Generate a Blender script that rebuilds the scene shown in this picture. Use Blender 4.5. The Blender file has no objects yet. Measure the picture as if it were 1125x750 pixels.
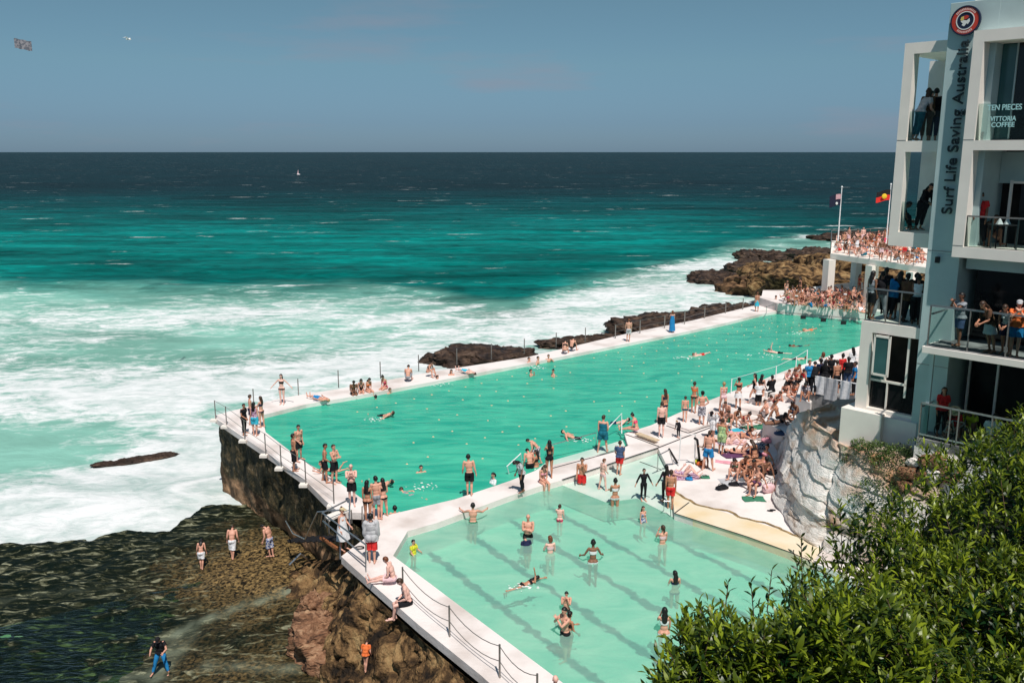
import bpy, bmesh, math, random
import numpy as np
from mathutils import Vector, Matrix, Euler
from mathutils.geometry import tessellate_polygon
R = math.radians
random.seed(7)
rng = np.random.default_rng(11)
scene = bpy.context.scene
C = scene.collection

# ------------------------------------------------------------ camera
FPX = 985.0; PITCH = math.atan(208/FPX); CAMZ = 14.0
cam = bpy.data.cameras.new('camera'); camo = bpy.data.objects.new('camera', cam); C.objects.link(camo)
cam.sensor_fit = 'HORIZONTAL'; cam.sensor_width = 36; cam.lens = 36*FPX/1125
cam.clip_start = 0.1; cam.clip_end = 90000
camo.location = (0, 0, CAMZ); camo.rotation_euler = (math.pi/2-PITCH, 0, 0)
scene.camera = camo
scene.render.resolution_x = 1024; scene.render.resolution_y = 682

# ------------------------------------------------------------ sun and sky
SUN = Vector((0.22*math.cos(R(61)), -0.975*math.cos(R(61)), math.sin(R(61)))).normalized()
EL = math.asin(SUN.z); AZ = math.atan2(SUN.x, SUN.y)
w = bpy.data.worlds.new('World'); scene.world = w; w.use_nodes = True
nt = w.node_tree; nt.nodes.clear()
sky = nt.nodes.new('ShaderNodeTexSky'); sky.sky_type = 'NISHITA'; sky.sun_disc = False
sky.sun_elevation = EL; sky.sun_rotation = AZ; sky.air_density = 1.0; sky.dust_density = 0.3; sky.ozone_density = 1.5
tc = nt.nodes.new('ShaderNodeTexCoord')
mp = nt.nodes.new('ShaderNodeMapping'); mp.inputs['Scale'].default_value = (1.5, 1.5, 9)
nz = nt.nodes.new('ShaderNodeTexNoise'); nz.inputs['Scale'].default_value = 2.2; nz.inputs['Detail'].default_value = 6; nz.inputs['Roughness'].default_value = .55
rp = nt.nodes.new('ShaderNodeValToRGB'); rp.color_ramp.elements[0].position = .58; rp.color_ramp.elements[1].position = .80
rp.color_ramp.elements[0].color = (0, 0, 0, 1); rp.color_ramp.elements[1].color = (.55, .55, .55, 1)
tint = nt.nodes.new('ShaderNodeMix'); tint.data_type = 'RGBA'; tint.blend_type = 'MULTIPLY'; tint.inputs[0].default_value = 1
tint.inputs[7].default_value = (.60, .72, .80, 1)
cl = nt.nodes.new('ShaderNodeMix'); cl.data_type = 'RGBA'; cl.inputs[7].default_value = (3.4, 3.3, 4.0, 1)
bg = nt.nodes.new('ShaderNodeBackground'); bg.inputs['Strength'].default_value = 0.085
out = nt.nodes.new('ShaderNodeOutputWorld')
L = nt.links.new
L(tc.outputs['Generated'], mp.inputs[0]); L(mp.outputs[0], nz.inputs[0]); L(nz.outputs[0], rp.inputs[0])
sx = nt.nodes.new('ShaderNodeSeparateXYZ'); L(tc.outputs['Generated'], sx.inputs[0])
tr_ = nt.nodes.new('ShaderNodeValToRGB'); te = tr_.color_ramp.elements; te[0].position = 0; te[0].color = (.275, .45, .80, 1); te[1].position = .20; te[1].color = (.55, .70, .65, 1)
x_ = te.new(.03); x_.color = (.30, .465, .76, 1); x_ = te.new(.09); x_.color = (.43, .60, .71, 1)
L(sx.outputs['Z'], tr_.inputs[0]); L(tr_.outputs[0], tint.inputs[7])
L(sky.outputs[0], tint.inputs[6]); L(tint.outputs[2], cl.inputs[6]); L(rp.outputs[0], cl.inputs[0])
L(cl.outputs[2], bg.inputs[0]); L(bg.outputs[0], out.inputs[0])
sl = bpy.data.lights.new('sun', 'SUN'); sl.energy = 4.4; sl.angle = R(.6); sl.color = (1, .945, .88)
so = bpy.data.objects.new('sun', sl); C.objects.link(so); so.rotation_euler = SUN.to_track_quat('Z', 'Y').to_euler(); so.location = (20, -20, 60)
scene.view_settings.view_transform = 'Standard'; scene.view_settings.look = 'None'
scene.view_settings.exposure = 0.0; scene.view_settings.gamma = 1
scene.render.engine = 'CYCLES'
scene.cycles.max_bounces = 6; scene.cycles.transparent_max_bounces = 8

# ------------------------------------------------------------ helpers
def at(px, py, z=0.0):
    u = px-562.5; v = 375-py
    Y = FPX*math.cos(PITCH)+v*math.sin(PITCH); Z = -FPX*math.sin(PITCH)+v*math.cos(PITCH)
    t = (z-CAMZ)/Z
    return Vector((u*t, Y*t, z))
def atd(px, py, d):
    u = px-562.5; v = 375-py
    Y = FPX*math.cos(PITCH)+v*math.sin(PITCH); Z = -FPX*math.sin(PITCH)+v*math.cos(PITCH)
    t = d/FPX
    return Vector((u*t, Y*t, CAMZ+Z*t))
def tag(o, label=None, cat=None, group=None, kind=None):
    if label: o['label'] = label
    if cat: o['category'] = cat
    if group: o['group'] = group
    if kind: o['kind'] = kind
    return o
def empty(name, loc=(0, 0, 0), rz=0):
    o = bpy.data.objects.new(name, None); C.objects.link(o); o.location = loc; o.rotation_euler = (0, 0, rz); o.empty_display_size = .2
    return o
def link(name, me, mat=None, parent=None, loc=None):
    o = bpy.data.objects.new(name, me); C.objects.link(o)
    if mat is not None: me.materials.append(mat)
    if parent is not None:
        o.parent = parent
    if loc is not None: o.location = loc
    return o
def mesh_np(name, V, F, smooth=False):
    me = bpy.data.meshes.new(name); V = np.asarray(V, dtype=np.float32)
    if isinstance(F, np.ndarray):
        n, k = F.shape
        me.vertices.add(len(V)); me.vertices.foreach_set('co', V.ravel())
        me.loops.add(n*k); me.loops.foreach_set('vertex_index', F.ravel().astype(np.int32))
        me.polygons.add(n); me.polygons.foreach_set('loop_start', np.arange(0, n*k, k, dtype=np.int32))
        me.polygons.foreach_set('loop_total', np.full(n, k, dtype=np.int32))
        me.update(calc_edges=True)
    else:
        me.from_pydata([tuple(map(float, v)) for v in V], [], F)
    if smooth: me.polygons.foreach_set('use_smooth', np.ones(len(me.polygons), dtype=bool))
    return me
class MB:
    def __init__(s): s.v = []; s.f = []
    def add(s, V, F):
        n = len(s.v); s.v += [tuple(v) for v in V]; s.f += [tuple(i+n for i in f) for f in F]; return s
    def box(s, x0, x1, y0, y1, z0, z1, M=None):
        V = [Vector(p) for p in ((x0,y0,z0),(x1,y0,z0),(x1,y1,z0),(x0,y1,z0),(x0,y0,z1),(x1,y0,z1),(x1,y1,z1),(x0,y1,z1))]
        if M is not None: V = [M @ p for p in V]
        return s.add(V, [(0,3,2,1),(4,5,6,7),(0,1,5,4),(1,2,6,5),(2,3,7,6),(3,0,4,7)])
    def tube(s, pts, r, n=6, taper=None):
        pts = [Vector(p) for p in pts]; V = []; F = []
        for i, p in enumerate(pts):
            d = (pts[min(i+1, len(pts)-1)]-pts[max(i-1, 0)]).normalized()
            a = d.orthogonal().normalized() if i == 0 else (a-d*a.dot(d)).normalized()
            b = d.cross(a); rr = r if taper is None else r*(1+(taper-1)*i/(len(pts)-1))
            for k in range(n):
                t = 2*math.pi*k/n; V.append(p+(a*math.cos(t)+b*math.sin(t))*rr)
        for i in range(len(pts)-1):
            for k in range(n):
                F.append((i*n+k, i*n+(k+1) % n, (i+1)*n+(k+1) % n, (i+1)*n+k))
        F.append(tuple(range(n))[::-1]); F.append(tuple((len(pts)-1)*n+k for k in range(n)))
        return s.add(V, F)
    def ball(s, c, r, nu=10, nv=6, M=None):
        rx, ry, rz = (r, r, r) if not hasattr(r, '__len__') else r
        V = []; F = []
        for j in range(nv+1):
            th = math.pi*j/nv
            for i in range(nu):
                ph = 2*math.pi*i/nu
                p = Vector((rx*math.sin(th)*math.cos(ph), ry*math.sin(th)*math.sin(ph), rz*math.cos(th)))
                if M is not None: p = M @ p
                V.append(p+Vector(c))
        for j in range(nv):
            for i in range(nu):
                F.append((j*nu+i, (j+1)*nu+i, (j+1)*nu+(i+1) % nu, j*nu+(i+1) % nu))
        return s.add(V, F)
    def prism(s, poly, z0, z1):
        n = len(poly); V = [(p[0], p[1], z0) for p in poly]+[(p[0], p[1], z1) for p in poly]
        tris = tessellate_polygon([[Vector((p[0], p[1], 0)) for p in poly]])
        F = [(i, (i+1) % n, n+(i+1) % n, n+i) for i in range(n)]
        F += [tuple(n+i for i in t) for t in tris]+[tuple(t)[::-1] for t in tris]
        return s.add(V, F)
    def build(s, name, mat, parent=None, bevel=0, smooth=False):
        me = bpy.data.meshes.new(name); me.from_pydata([tuple(v) for v in s.v], [], s.f)
        bm = bmesh.new(); bm.from_mesh(me)
        bmesh.ops.recalc_face_normals(bm, faces=bm.faces)
        if bevel: bmesh.ops.bevel(bm, geom=[e for e in bm.edges if len(e.link_faces) == 2 and e.calc_face_angle(0) > .6], offset=bevel, segments=1, affect='EDGES')
        bm.to_mesh(me); bm.free()
        if smooth: me.polygons.foreach_set('use_smooth', np.ones(len(me.polygons), dtype=bool))
        return link(name, me, mat, parent)

# vectorised noise
def _h(ix, iy, iz):
    n = (ix.astype(np.int64)*374761393+iy.astype(np.int64)*668265263+iz.astype(np.int64)*2147483647) & 0xffffffff
    n = ((n ^ (n >> 13))*1274126177) & 0xffffffff
    return ((n ^ (n >> 16)) & 0xffff)/65535.0
def vn(x, y, z=0):
    x, y, z = np.broadcast_arrays(np.asarray(x, float), np.asarray(y, float), np.asarray(z, float))
    ix, iy, iz = np.floor(x), np.floor(y), np.floor(z); fx, fy, fz = x-ix, y-iy, z-iz
    fx, fy, fz = [f*f*(3-2*f) for f in (fx, fy, fz)]
    def c(a, b, d): return _h(ix+a, iy+b, iz+d)
    l = lambda a, b, t: a+(b-a)*t
    return l(l(l(c(0,0,0), c(1,0,0), fx), l(c(0,1,0), c(1,1,0), fx), fy), l(l(c(0,0,1), c(1,0,1), fx), l(c(0,1,1), c(1,1,1), fx), fy), fz)*2-1
def fbm(x, y, z=0, o=5, lac=2.03, g=.5):
    a = 1; s = 0; n = 0
    for i in range(o):
        s = s+a*vn(np.asarray(x)*lac**i+17.3*i, np.asarray(y)*lac**i-9.1*i, np.asarray(z)*lac**i+3.7*i); n += a; a *= g
    return s/n
def ss(a, b, x): t = np.clip((x-a)/(b-a), 0, 1); return t*t*(3-2*t)

# ------------------------------------------------------------ materials
def nodes(m):
    m.use_nodes = True; t = m.node_tree; return t, t.nodes['Principled BSDF'], t.links.new
def mat(name, col, rough=.7, var=.12, scale=6, bump=0, metal=0, col2=None, spec=.4, detail=5, bscale=None, ramp=(.35, .65), coords='Object'):
    m = bpy.data.materials.new(name); t, b, l = nodes(m)
    b.inputs['Roughness'].default_value = rough; b.inputs['Metallic'].default_value = metal; b.inputs['Specular IOR Level'].default_value = spec
    c = t.nodes.new('ShaderNodeTexCoord'); n = t.nodes.new('ShaderNodeTexNoise'); n.inputs['Scale'].default_value = scale; n.inputs['Detail'].default_value = detail
    r = t.nodes.new('ShaderNodeValToRGB'); e = r.color_ramp.elements
    c2 = col2 if col2 else tuple(x*(1-var) for x in col)
    e[0].position, e[1].position = ramp; e[0].color = (*c2, 1); e[1].color = (*(col if col2 else [min(1, x*(1+var*.5)) for x in col]), 1)
    l(c.outputs[coords], n.inputs[0]); l(n.outputs[0], r.inputs[0]); l(r.outputs[0], b.inputs['Base Color'])
    if bump:
        bn = t.nodes.new('ShaderNodeTexNoise'); bn.inputs['Scale'].default_value = bscale or scale*4; bn.inputs['Detail'].default_value = 6
        bp = t.nodes.new('ShaderNodeBump'); bp.inputs['Strength'].default_value = bump; bp.inputs['Distance'].default_value = .05
        l(c.outputs[coords], bn.inputs[0]); l(bn.outputs[0], bp.inputs['Height']); l(bp.outputs[0], b.inputs['Normal'])
    return m
M = {}
M['deck'] = mat('white_deck', (.83, .76, .73), .75, .09, .45, .25, detail=12, col2=(.60, .52, .48), ramp=(.33, .53), bscale=8)
M['white'] = mat('white_render', (.86, .80, .73), .65, .05, 1.2)
M['whitewall'] = mat('white_wall', (.80, .75, .72), .7, .08, 1.5)
M['fin'] = mat('grey_render', (.44, .56, .56), .55, .10, .8)
M['steel'] = mat('steel', (.55, .55, .55), .3, .1, 10, metal=.9)
M['rail'] = mat('rail_metal', (.30, .28, .26), .4, .2, 10, metal=.6)
M['whiterail'] = mat('white_rail', (.85, .85, .85), .35, .05, 5)
M['black'] = mat('black_rubber', (.012, .012, .014), .6, .2, 10)
M['lettering'] = mat('dark_lettering', (.02, .03, .035), .5, .1, 10)
M['orangerust'] = mat('rust', (.30, .11, .04), .8, .4, 8)
M['plantsoil'] = mat('soil', (.016, .022, .008), .95, .4, 3, .5)
M['cyan'] = mat('cyan_letter', (.45, .75, .75), .5, .05, 5)
M['greywall'] = mat('weathered_wall', (.30, .30, .30), .85, .3, 1.2, .3, col2=(.06, .06, .065), ramp=(.38, .6))
M['yellow'] = mat('pool_apron', (.78, .68, .52), .75, .1, .8, .2, col2=(.74, .58, .36), ramp=(.3, .6))
M['tileblack'] = mat('edge_tile', (.015, .015, .018), .5, .2, 10)

def glassm(name, tint, k=.5, rough=.05):
    m = bpy.data.materials.new(name); m.use_nodes = True; t = m.node_tree; t.nodes.clear(); l = t.links.new
    o = t.nodes.new('ShaderNodeOutputMaterial'); tr = t.nodes.new('ShaderNodeBsdfTransparent'); tr.inputs[0].default_value = (*tint, 1)
    g = t.nodes.new('ShaderNodeBsdfGlossy'); g.inputs['Roughness'].default_value = rough
    fr = t.nodes.new('ShaderNodeFresnel'); fr.inputs[0].default_value = 1.22; mx = t.nodes.new('ShaderNodeMixShader')
    l(fr.outputs[0], mx.inputs[0]); l(tr.outputs[0], mx.inputs[1]); l(g.outputs[0], mx.inputs[2]); l(mx.outputs[0], o.inputs[0])
    return m
M['glass'] = glassm('balustrade_glass', (.80, .88, .86))
M['darkglass'] = mat('dark_glazing', (.012, .013, .014), .08, .3, .5, spec=.35)
M['tealglass'] = mat('teal_glazing', (.05, .13, .13), .1, .3, .5, spec=.5)
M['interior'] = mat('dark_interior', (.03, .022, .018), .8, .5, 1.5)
# ------------------------------------------------------------ water materials
SEA = -4.2; WM = -0.22; WK = -0.26
def poolwater(name, tint, scat, k, streak, sc, stretch, bump=.25):
    m = bpy.data.materials.new(name); m.use_nodes = True; t = m.node_tree; t.nodes.clear(); l = t.links.new
    N = t.nodes.new; o = N('ShaderNodeOutputMaterial'); tr = N('ShaderNodeBsdfTransparent'); df = N('ShaderNodeBsdfDiffuse'); gl = N('ShaderNodeBsdfGlossy')
    tr.inputs[0].default_value = (*tint, 1); gl.inputs['Roughness'].default_value = .12
    c = N('ShaderNodeTexCoord'); mp = N('ShaderNodeMapping'); mp.inputs['Rotation'].default_value = (0, 0, -R(43)); mp.inputs['Scale'].default_value = stretch
    n1 = N('ShaderNodeTexNoise'); n1.inputs['Scale'].default_value = sc; n1.inputs['Detail'].default_value = 5; n1.inputs['Distortion'].default_value = 1.2
    r = N('ShaderNodeValToRGB'); e = r.color_ramp.elements; e[0].position = .34; e[1].position = .66; e[0].color = (*streak, 1); e[1].color = (*scat, 1)
    l(c.outputs['Object'], mp.inputs[0]); l(mp.outputs[0], n1.inputs[0]); l(n1.outputs[0], r.inputs[0]); l(r.outputs[0], df.inputs[0])
    n2 = N('ShaderNodeTexNoise'); n2.inputs['Scale'].default_value = 2.6; n2.inputs['Detail'].default_value = 4; n2.inputs['Distortion'].default_value = .8
    l(mp.outputs[0], n2.inputs[0])
    bp = N('ShaderNodeBump'); bp.inputs['Strength'].default_value = bump; bp.inputs['Distance'].default_value = .08
    l(n2.outputs[0], bp.inputs['Height']); l(bp.outputs[0], df.inputs['Normal']); l(bp.outputs[0], gl.inputs['Normal'])
    m1 = N('ShaderNodeMixShader'); m1.inputs[0].default_value = k; l(tr.outputs[0], m1.inputs[1]); l(df.outputs[0], m1.inputs[2])
    fr = N('ShaderNodeFresnel'); fr.inputs[0].default_value = 1.16; l(bp.outputs[0], fr.inputs['Normal'])
    m2 = N('ShaderNodeMixShader'); l(fr.outputs[0], m2.inputs[0]); l(m1.outputs[0], m2.inputs[1]); l(gl.outputs[0], m2.inputs[2]); l(m2.outputs[0], o.inputs[0])
    return m
M['mainwater'] = poolwater('main_pool_water', (.25, .85, .70), (.085, .59, .395), .82, (.025, .41, .29), .6, (.5, 1.6, 1), .6)
M['kidwater'] = poolwater('shallow_pool_water', (.62, .95, .84), (.43, .65, .54), .47, (.29, .55, .46), .7, (.7, 1.3, 1), .3)

def oceanmat():
    m = bpy.data.materials.new('sea_water'); t, b, l = nodes(m); N = t.nodes.new
    b.inputs['Roughness'].default_value = .35; b.inputs['Specular IOR Level'].default_value = .02; b.inputs['IOR'].default_value = 1.12
    ac = N('ShaderNodeAttribute'); ac.attribute_name = 'wcol'; af = N('ShaderNodeAttribute'); af.attribute_name = 'foam'
    c = N('ShaderNodeTexCoord')
    mpa = N('ShaderNodeMapping'); mpa.inputs['Scale'].default_value = (.62, 1, 1); mpa.inputs['Rotation'].default_value = (0, 0, R(-14))
    l(c.outputs['Object'], mpa.inputs[0])
    def noise(sc, det, dist=0, src=mpa.outputs[0], ro=.55):
        n = N('ShaderNodeTexNoise'); n.inputs['Scale'].default_value = sc; n.inputs['Detail'].default_value = det; n.inputs['Distortion'].default_value = dist; n.inputs['Roughness'].default_value = ro
        l(src, n.inputs[0]); return n.outputs[0]
    def math_(op, a, b_=None, clamp=False):
        n = N('ShaderNodeMath'); n.operation = op; n.use_clamp = clamp
        for i, x in enumerate((a, b_)):
            if x is None: continue
            if isinstance(x, (int, float)): n.inputs[i].default_value = x
            else: l(x, n.inputs[i])
        return n.outputs[0]
    n1 = noise(.35, 9, 1.2, ro=.62); n2 = noise(1.7, 7, .6, ro=.65)
    s = math_('ADD', math_('MULTIPLY', n1, .62), math_('MULTIPLY', n2, .38))       # ~.5
    f = math_('ADD', math_('MULTIPLY', math_('SUBTRACT', s, .5), 4.6), math_('SUBTRACT', math_('MULTIPLY', af.outputs['Fac'], 1.9), .85))
    wv = N('ShaderNodeVectorMath'); nzc = N('ShaderNodeTexNoise'); nzc.inputs['Scale'].default_value = .5; nzc.inputs['Detail'].default_value = 5; l(c.outputs['Object'], nzc.inputs[0]); wv.operation = 'MULTIPLY_ADD'; l(nzc.outputs['Color'], wv.inputs[0]); wv.inputs[1].default_value = (3.5, 3.5, 0); l(mpa.outputs[0], wv.inputs[2])
    vo = N('ShaderNodeTexVoronoi'); vo.feature = 'DISTANCE_TO_EDGE'; vo.inputs['Scale'].default_value = .55; l(wv.outputs[0], vo.inputs['Vector'])
    lace = N('ShaderNodeMapRange'); lace.inputs[1].default_value = .0; lace.inputs[2].default_value = .16; lace.inputs[3].default_value = .75; lace.inputs[4].default_value = 0; l(vo.outputs['Distance'], lace.inputs[0])
    lz = math_('MULTIPLY', lace.outputs[0], math_('MULTIPLY', math_('SUBTRACT', af.outputs['Fac'], .30, True), 2.0, True))
    f = math_('ADD', f, math_('MULTIPLY', lz, math_('ADD', math_('MULTIPLY', n2, 1.6), -.35)))
    f = math_('MULTIPLY', math_('ADD', f, 0, True), .93)
    # white caps far out
    wc = N('ShaderNodeMapping'); wc.inputs['Scale'].default_value = (.05, .16, 1); l(c.outputs['Object'], wc.inputs[0])
    n3 = noise(1.0, 8, 0, wc.outputs[0], .72); capm = N('ShaderNodeMapRange'); capm.inputs[1].default_value = .635; capm.inputs[2].default_value = .665; l(n3, capm.inputs[0])
    f2 = math_('MAXIMUM', f, math_('MULTIPLY', capm.outputs[0], .6))
    # ripple darkening of water colour
    rr = N('ShaderNodeMapRange'); rr.inputs[1].default_value = .35; rr.inputs[2].default_value = .65; rr.inputs[3].default_value = .62; rr.inputs[4].default_value = 1.3; l(n1, rr.inputs[0])
    mpb = N('ShaderNodeMapping'); mpb.inputs['Scale'].default_value = (.022, .11, 1); l(c.outputs['Object'], mpb.inputs[0]); n4 = noise(1.0, 9, .5, mpb.outputs[0], .66)
    r4 = N('ShaderNodeMapRange'); r4.inputs[1].default_value = .38; r4.inputs[2].default_value = .62; r4.inputs[3].default_value = .58; r4.inputs[4].default_value = 1.38; l(n4, r4.inputs[0])
    mu = N('ShaderNodeMix'); mu.data_type = 'RGBA'; mu.blend_type = 'MULTIPLY'; mu.inputs[0].default_value = 1; l(ac.outputs['Color'], mu.inputs[6]); am = N('ShaderNodeAttribute'); am.attribute_name = 'milk'
    r5 = N('ShaderNodeMix'); r5.data_type = 'FLOAT'; l(math_('MULTIPLY', am.outputs['Fac'], .72), r5.inputs[0]); l(math_('MULTIPLY', rr.outputs[0], r4.outputs[0]), r5.inputs[2]); r5.inputs[3].default_value = 1.0; l(r5.outputs[0], mu.inputs[7])
    mx = N('ShaderNodeMix'); mx.data_type = 'RGBA'; l(f2, mx.inputs[0]); l(mu.outputs[2], mx.inputs[6]); fr_ = N('ShaderNodeValToRGB'); fe = fr_.color_ramp.elements; fe[0].position = .36; fe[0].color = (.42, .52, .50, 1); fe[1].position = .58; fe[1].color = (.80, .80, .81, 1); l(s, fr_.inputs[0]); l(fr_.outputs[0], mx.inputs[7])
    l(mx.outputs[2], b.inputs['Base Color'])
    ro = N('ShaderNodeMapRange'); ro.inputs[3].default_value = .28; ro.inputs[4].default_value = .8; l(f2, ro.inputs[0]); l(ro.outputs[0], b.inputs['Roughness'])
    bp = N('ShaderNodeBump'); bp.inputs['Strength'].default_value = .55; bp.inputs['Distance'].default_value = .35
    l(math_('ADD', n1, math_('MULTIPLY', n2, .45)), bp.inputs['Height']); l(bp.outputs[0], b.inputs['Normal'])
    return m
M['sea'] = oceanmat()

# ------------------------------------------------------------ the sea: one sheet to the horizon
def build_sea():
    ys = [14.0]
    while ys[-1] < 60000: ys.append(ys[-1]+max(.38, ys[-1]*(.0065 if ys[-1] < 400 else .05)))
    ys = np.array(ys); a = np.linspace(-1.15, 1.25, 520)
    Yg, Ag = np.meshgrid(ys, a, indexing='ij'); Xg = Ag*np.maximum(Yg, 40)
    # shore foam: outer edge of the turbid water, as a curve around the bay
    pts = [(-60,308),(0,309),(120,313),(250,316),(380,314),(450,318),(520,327),(570,328),(640,310),(700,296),(760,284),(810,268),(860,262),(1100,252)]
    P3 = [at(x, y, SEA) for x, y in pts]; aa = np.array([p.x/p.y for p in P3]); yy = np.array([p.y for p in P3])
    ang = Xg/np.maximum(Yg, 1)
    yb = np.interp(ang, aa, yy)+fbm(Xg*.06, Yg*.06, 2, 4)*8
    q = Yg/yb
    milk = 1-ss(.86, 1.07, q+.05*fbm(Xg*.15, Yg*.2, 8, 4))
    deepc = np.array([.001, .014, .017]); mid = np.array([.0, .075, .085]); tur = np.array([.0, .17, .15]); mk = np.array([.21, .41, .35])
    t1 = ss(0, 1, np.clip((np.log(Yg)-math.log(150))/(math.log(480)-math.log(150)), 0, 1))[..., None]
    rightd = ss(.12, .42, ang)[..., None]*.75
    pat = ss(-.1, .55, fbm(Xg*.018+3, Yg*.03, 5, 4))[..., None]
    col = tur*(1-t1)+mid*t1
    t2 = ss(0, 1, np.clip((np.log(Yg)-math.log(210))/(math.log(520)-math.log(210)), 0, 1))[..., None]
    col = col*(1-t2)+deepc*t2
    col = col*(1-rightd)+(deepc*1.4)*rightd
    col = col*(1-.38*pat)
    mk2 = mk*(1-.35*ss(-.2, .5, fbm(Xg*.05, Yg*.09, 9, 4))[..., None])+np.array([.02, .07, .05])
    col = col*(1-milk[..., None])+mk2*milk[..., None]
    # dark reef patches under the surface
    for (px, py, rx, ry) in ((520,330,9,3),(590,276,16,5),(455,300,10,4),(560,345,6,3),(640,290,14,6)):
        p = at(px, py, SEA); dd = ((Xg-p.x)/rx)**2+((Yg-p.y)/ry)**2
        col *= (1-.4*np.exp(-dd))[..., None]
    foam = milk*(.56+.34*fbm(Xg*.04+7, Yg*.08, 1, 4))
    foam += milk*.10*(ss(.86, .97, q)-ss(.97, 1.0, q))
    def blob(px, py, rx, ry, k, rot=0):
        p = at(px, py, SEA); dx, dy = Xg-p.x, Yg-p.y; c, s_ = math.cos(rot), math.sin(rot)
        u, v_ = dx*c+dy*s_, -dx*s_+dy*c
        return k*np.exp(-(u/rx)**2-(v_/ry)**2)
    for b_ in ((60,590,12,3.2,.75,-.05),(180,545,9,4.5,.85,.3),(240,490,5,5,.8,0),(120,575,9,3,.75,.1),(60,420,14,7,.35,0),(120,460,12,5,.3,.1),(200,440,9,4,.35,.3),(215,520,5,5,.5,0),(90,520,10,3,.25,.1),(330,410,16,5,.25,.2),(470,370,14,6,.22,.4),
               (600,372,12,4,.30,.6),(640,350,10,5,.30,.5),(560,360,10,4,.18,.3),(520,398,8,2.5,.45,.5),(740,316,9,6,.35,.4),(790,292,10,6,.35,.2),(660,325,7,4,.2,.3),(780,335,8,5,.35,.3),(850,320,8,6,.3,0),(430,395,9,3,.4,.5),
               (270,425,7,3,.45,.5),(150,350,20,5,.2,0)):
        foam += blob(*b_)
    # less foam in the green pockets
    for b_ in ((30,470,9,4,-.42,0),(200,375,11,4,-.2,0),(330,350,12,5,-.15,0),(20,500,7,2.4,-.4,0),(505,340,12,4,-.3,0)):
        foam += blob(*b_)
    # breaking crests
    for (x0, y0, x1, y1, wd, k) in ((250,318,375,314,1.2,.55),(560,345,690,318,1.4,.5),(690,296,800,292,2.0,.7),(820,250,930,248,3.0,.75),(850,262,985,256,3.4,.8),(905,252,990,250,3,.7),(0,392,120,372,1.4,.35),(380,362,520,336,1.5,.45),(100,262,200,268,1.5,.4),(160,352,330,342,1.6,.3),(1040,238,1125,236,4,.8)):
        A_ = at(x0, y0, SEA); B_ = at(x1, y1, SEA); ab = B_-A_; L2 = ab.x**2+ab.y**2
        tt = np.clip(((Xg-A_.x)*ab.x+(Yg-A_.y)*ab.y)/L2, 0, 1); wob = fbm(Xg*.12, Yg*.12, 3, 3)*2.2
        d = np.hypot(Xg-A_.x-tt*ab.x, Yg+wob-A_.y-tt*ab.y); foam += k*np.exp(-(d/wd)**2)*(.7+.5*vn(Xg*.3, Yg*.3))
    foam = np.clip(foam, 0, 1.3)
    amp = np.clip(1-Yg/900, 0, 1)
    hz = .10*np.sin(Yg*.33+Xg*.05+2*fbm(Xg*.03, Yg*.03, 1, 3))+.22*fbm(Xg*.10, Yg*.22, 4, 5)
    hz += .35*np.exp(-((q-.985)/.018)**2)*ss(-.62, -.5, ang)*1.0
    hz += .07*fbm(Xg*.8, Yg*.9, 6, 4)*np.clip(1-Yg/140, 0, 1)*2
    hz *= amp
    zz = SEA+hz
    V = np.stack([Xg, Yg, zz], -1).reshape(-1, 3); nr, nc = Yg.shape
    idx = np.arange(nr*nc).reshape(nr, nc)
    F = np.stack([idx[:-1, :-1], idx[:-1, 1:], idx[1:, 1:], idx[1:, :-1]], -1).reshape(-1, 4)
    me = mesh_np('sea', V, F, True)
    at_ = me.attributes.new('foam', 'FLOAT', 'POINT'); at_.data.foreach_set('value', foam.ravel().astype(np.float32))
    ma_ = me.attributes.new('milk', 'FLOAT', 'POINT'); ma_.data.foreach_set('value', milk.ravel().astype(np.float32))
    ca = me.attributes.new('wcol', 'FLOAT_COLOR', 'POINT'); cc = np.concatenate([np.clip(col, 0, 1), np.ones(col.shape[:2]+(1,))], -1)
    ca.data.foreach_set('color', cc.ravel().astype(np.float32))
    o = link('sea', me, M['sea']); tag(o, kind='structure')
build_sea()

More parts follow.
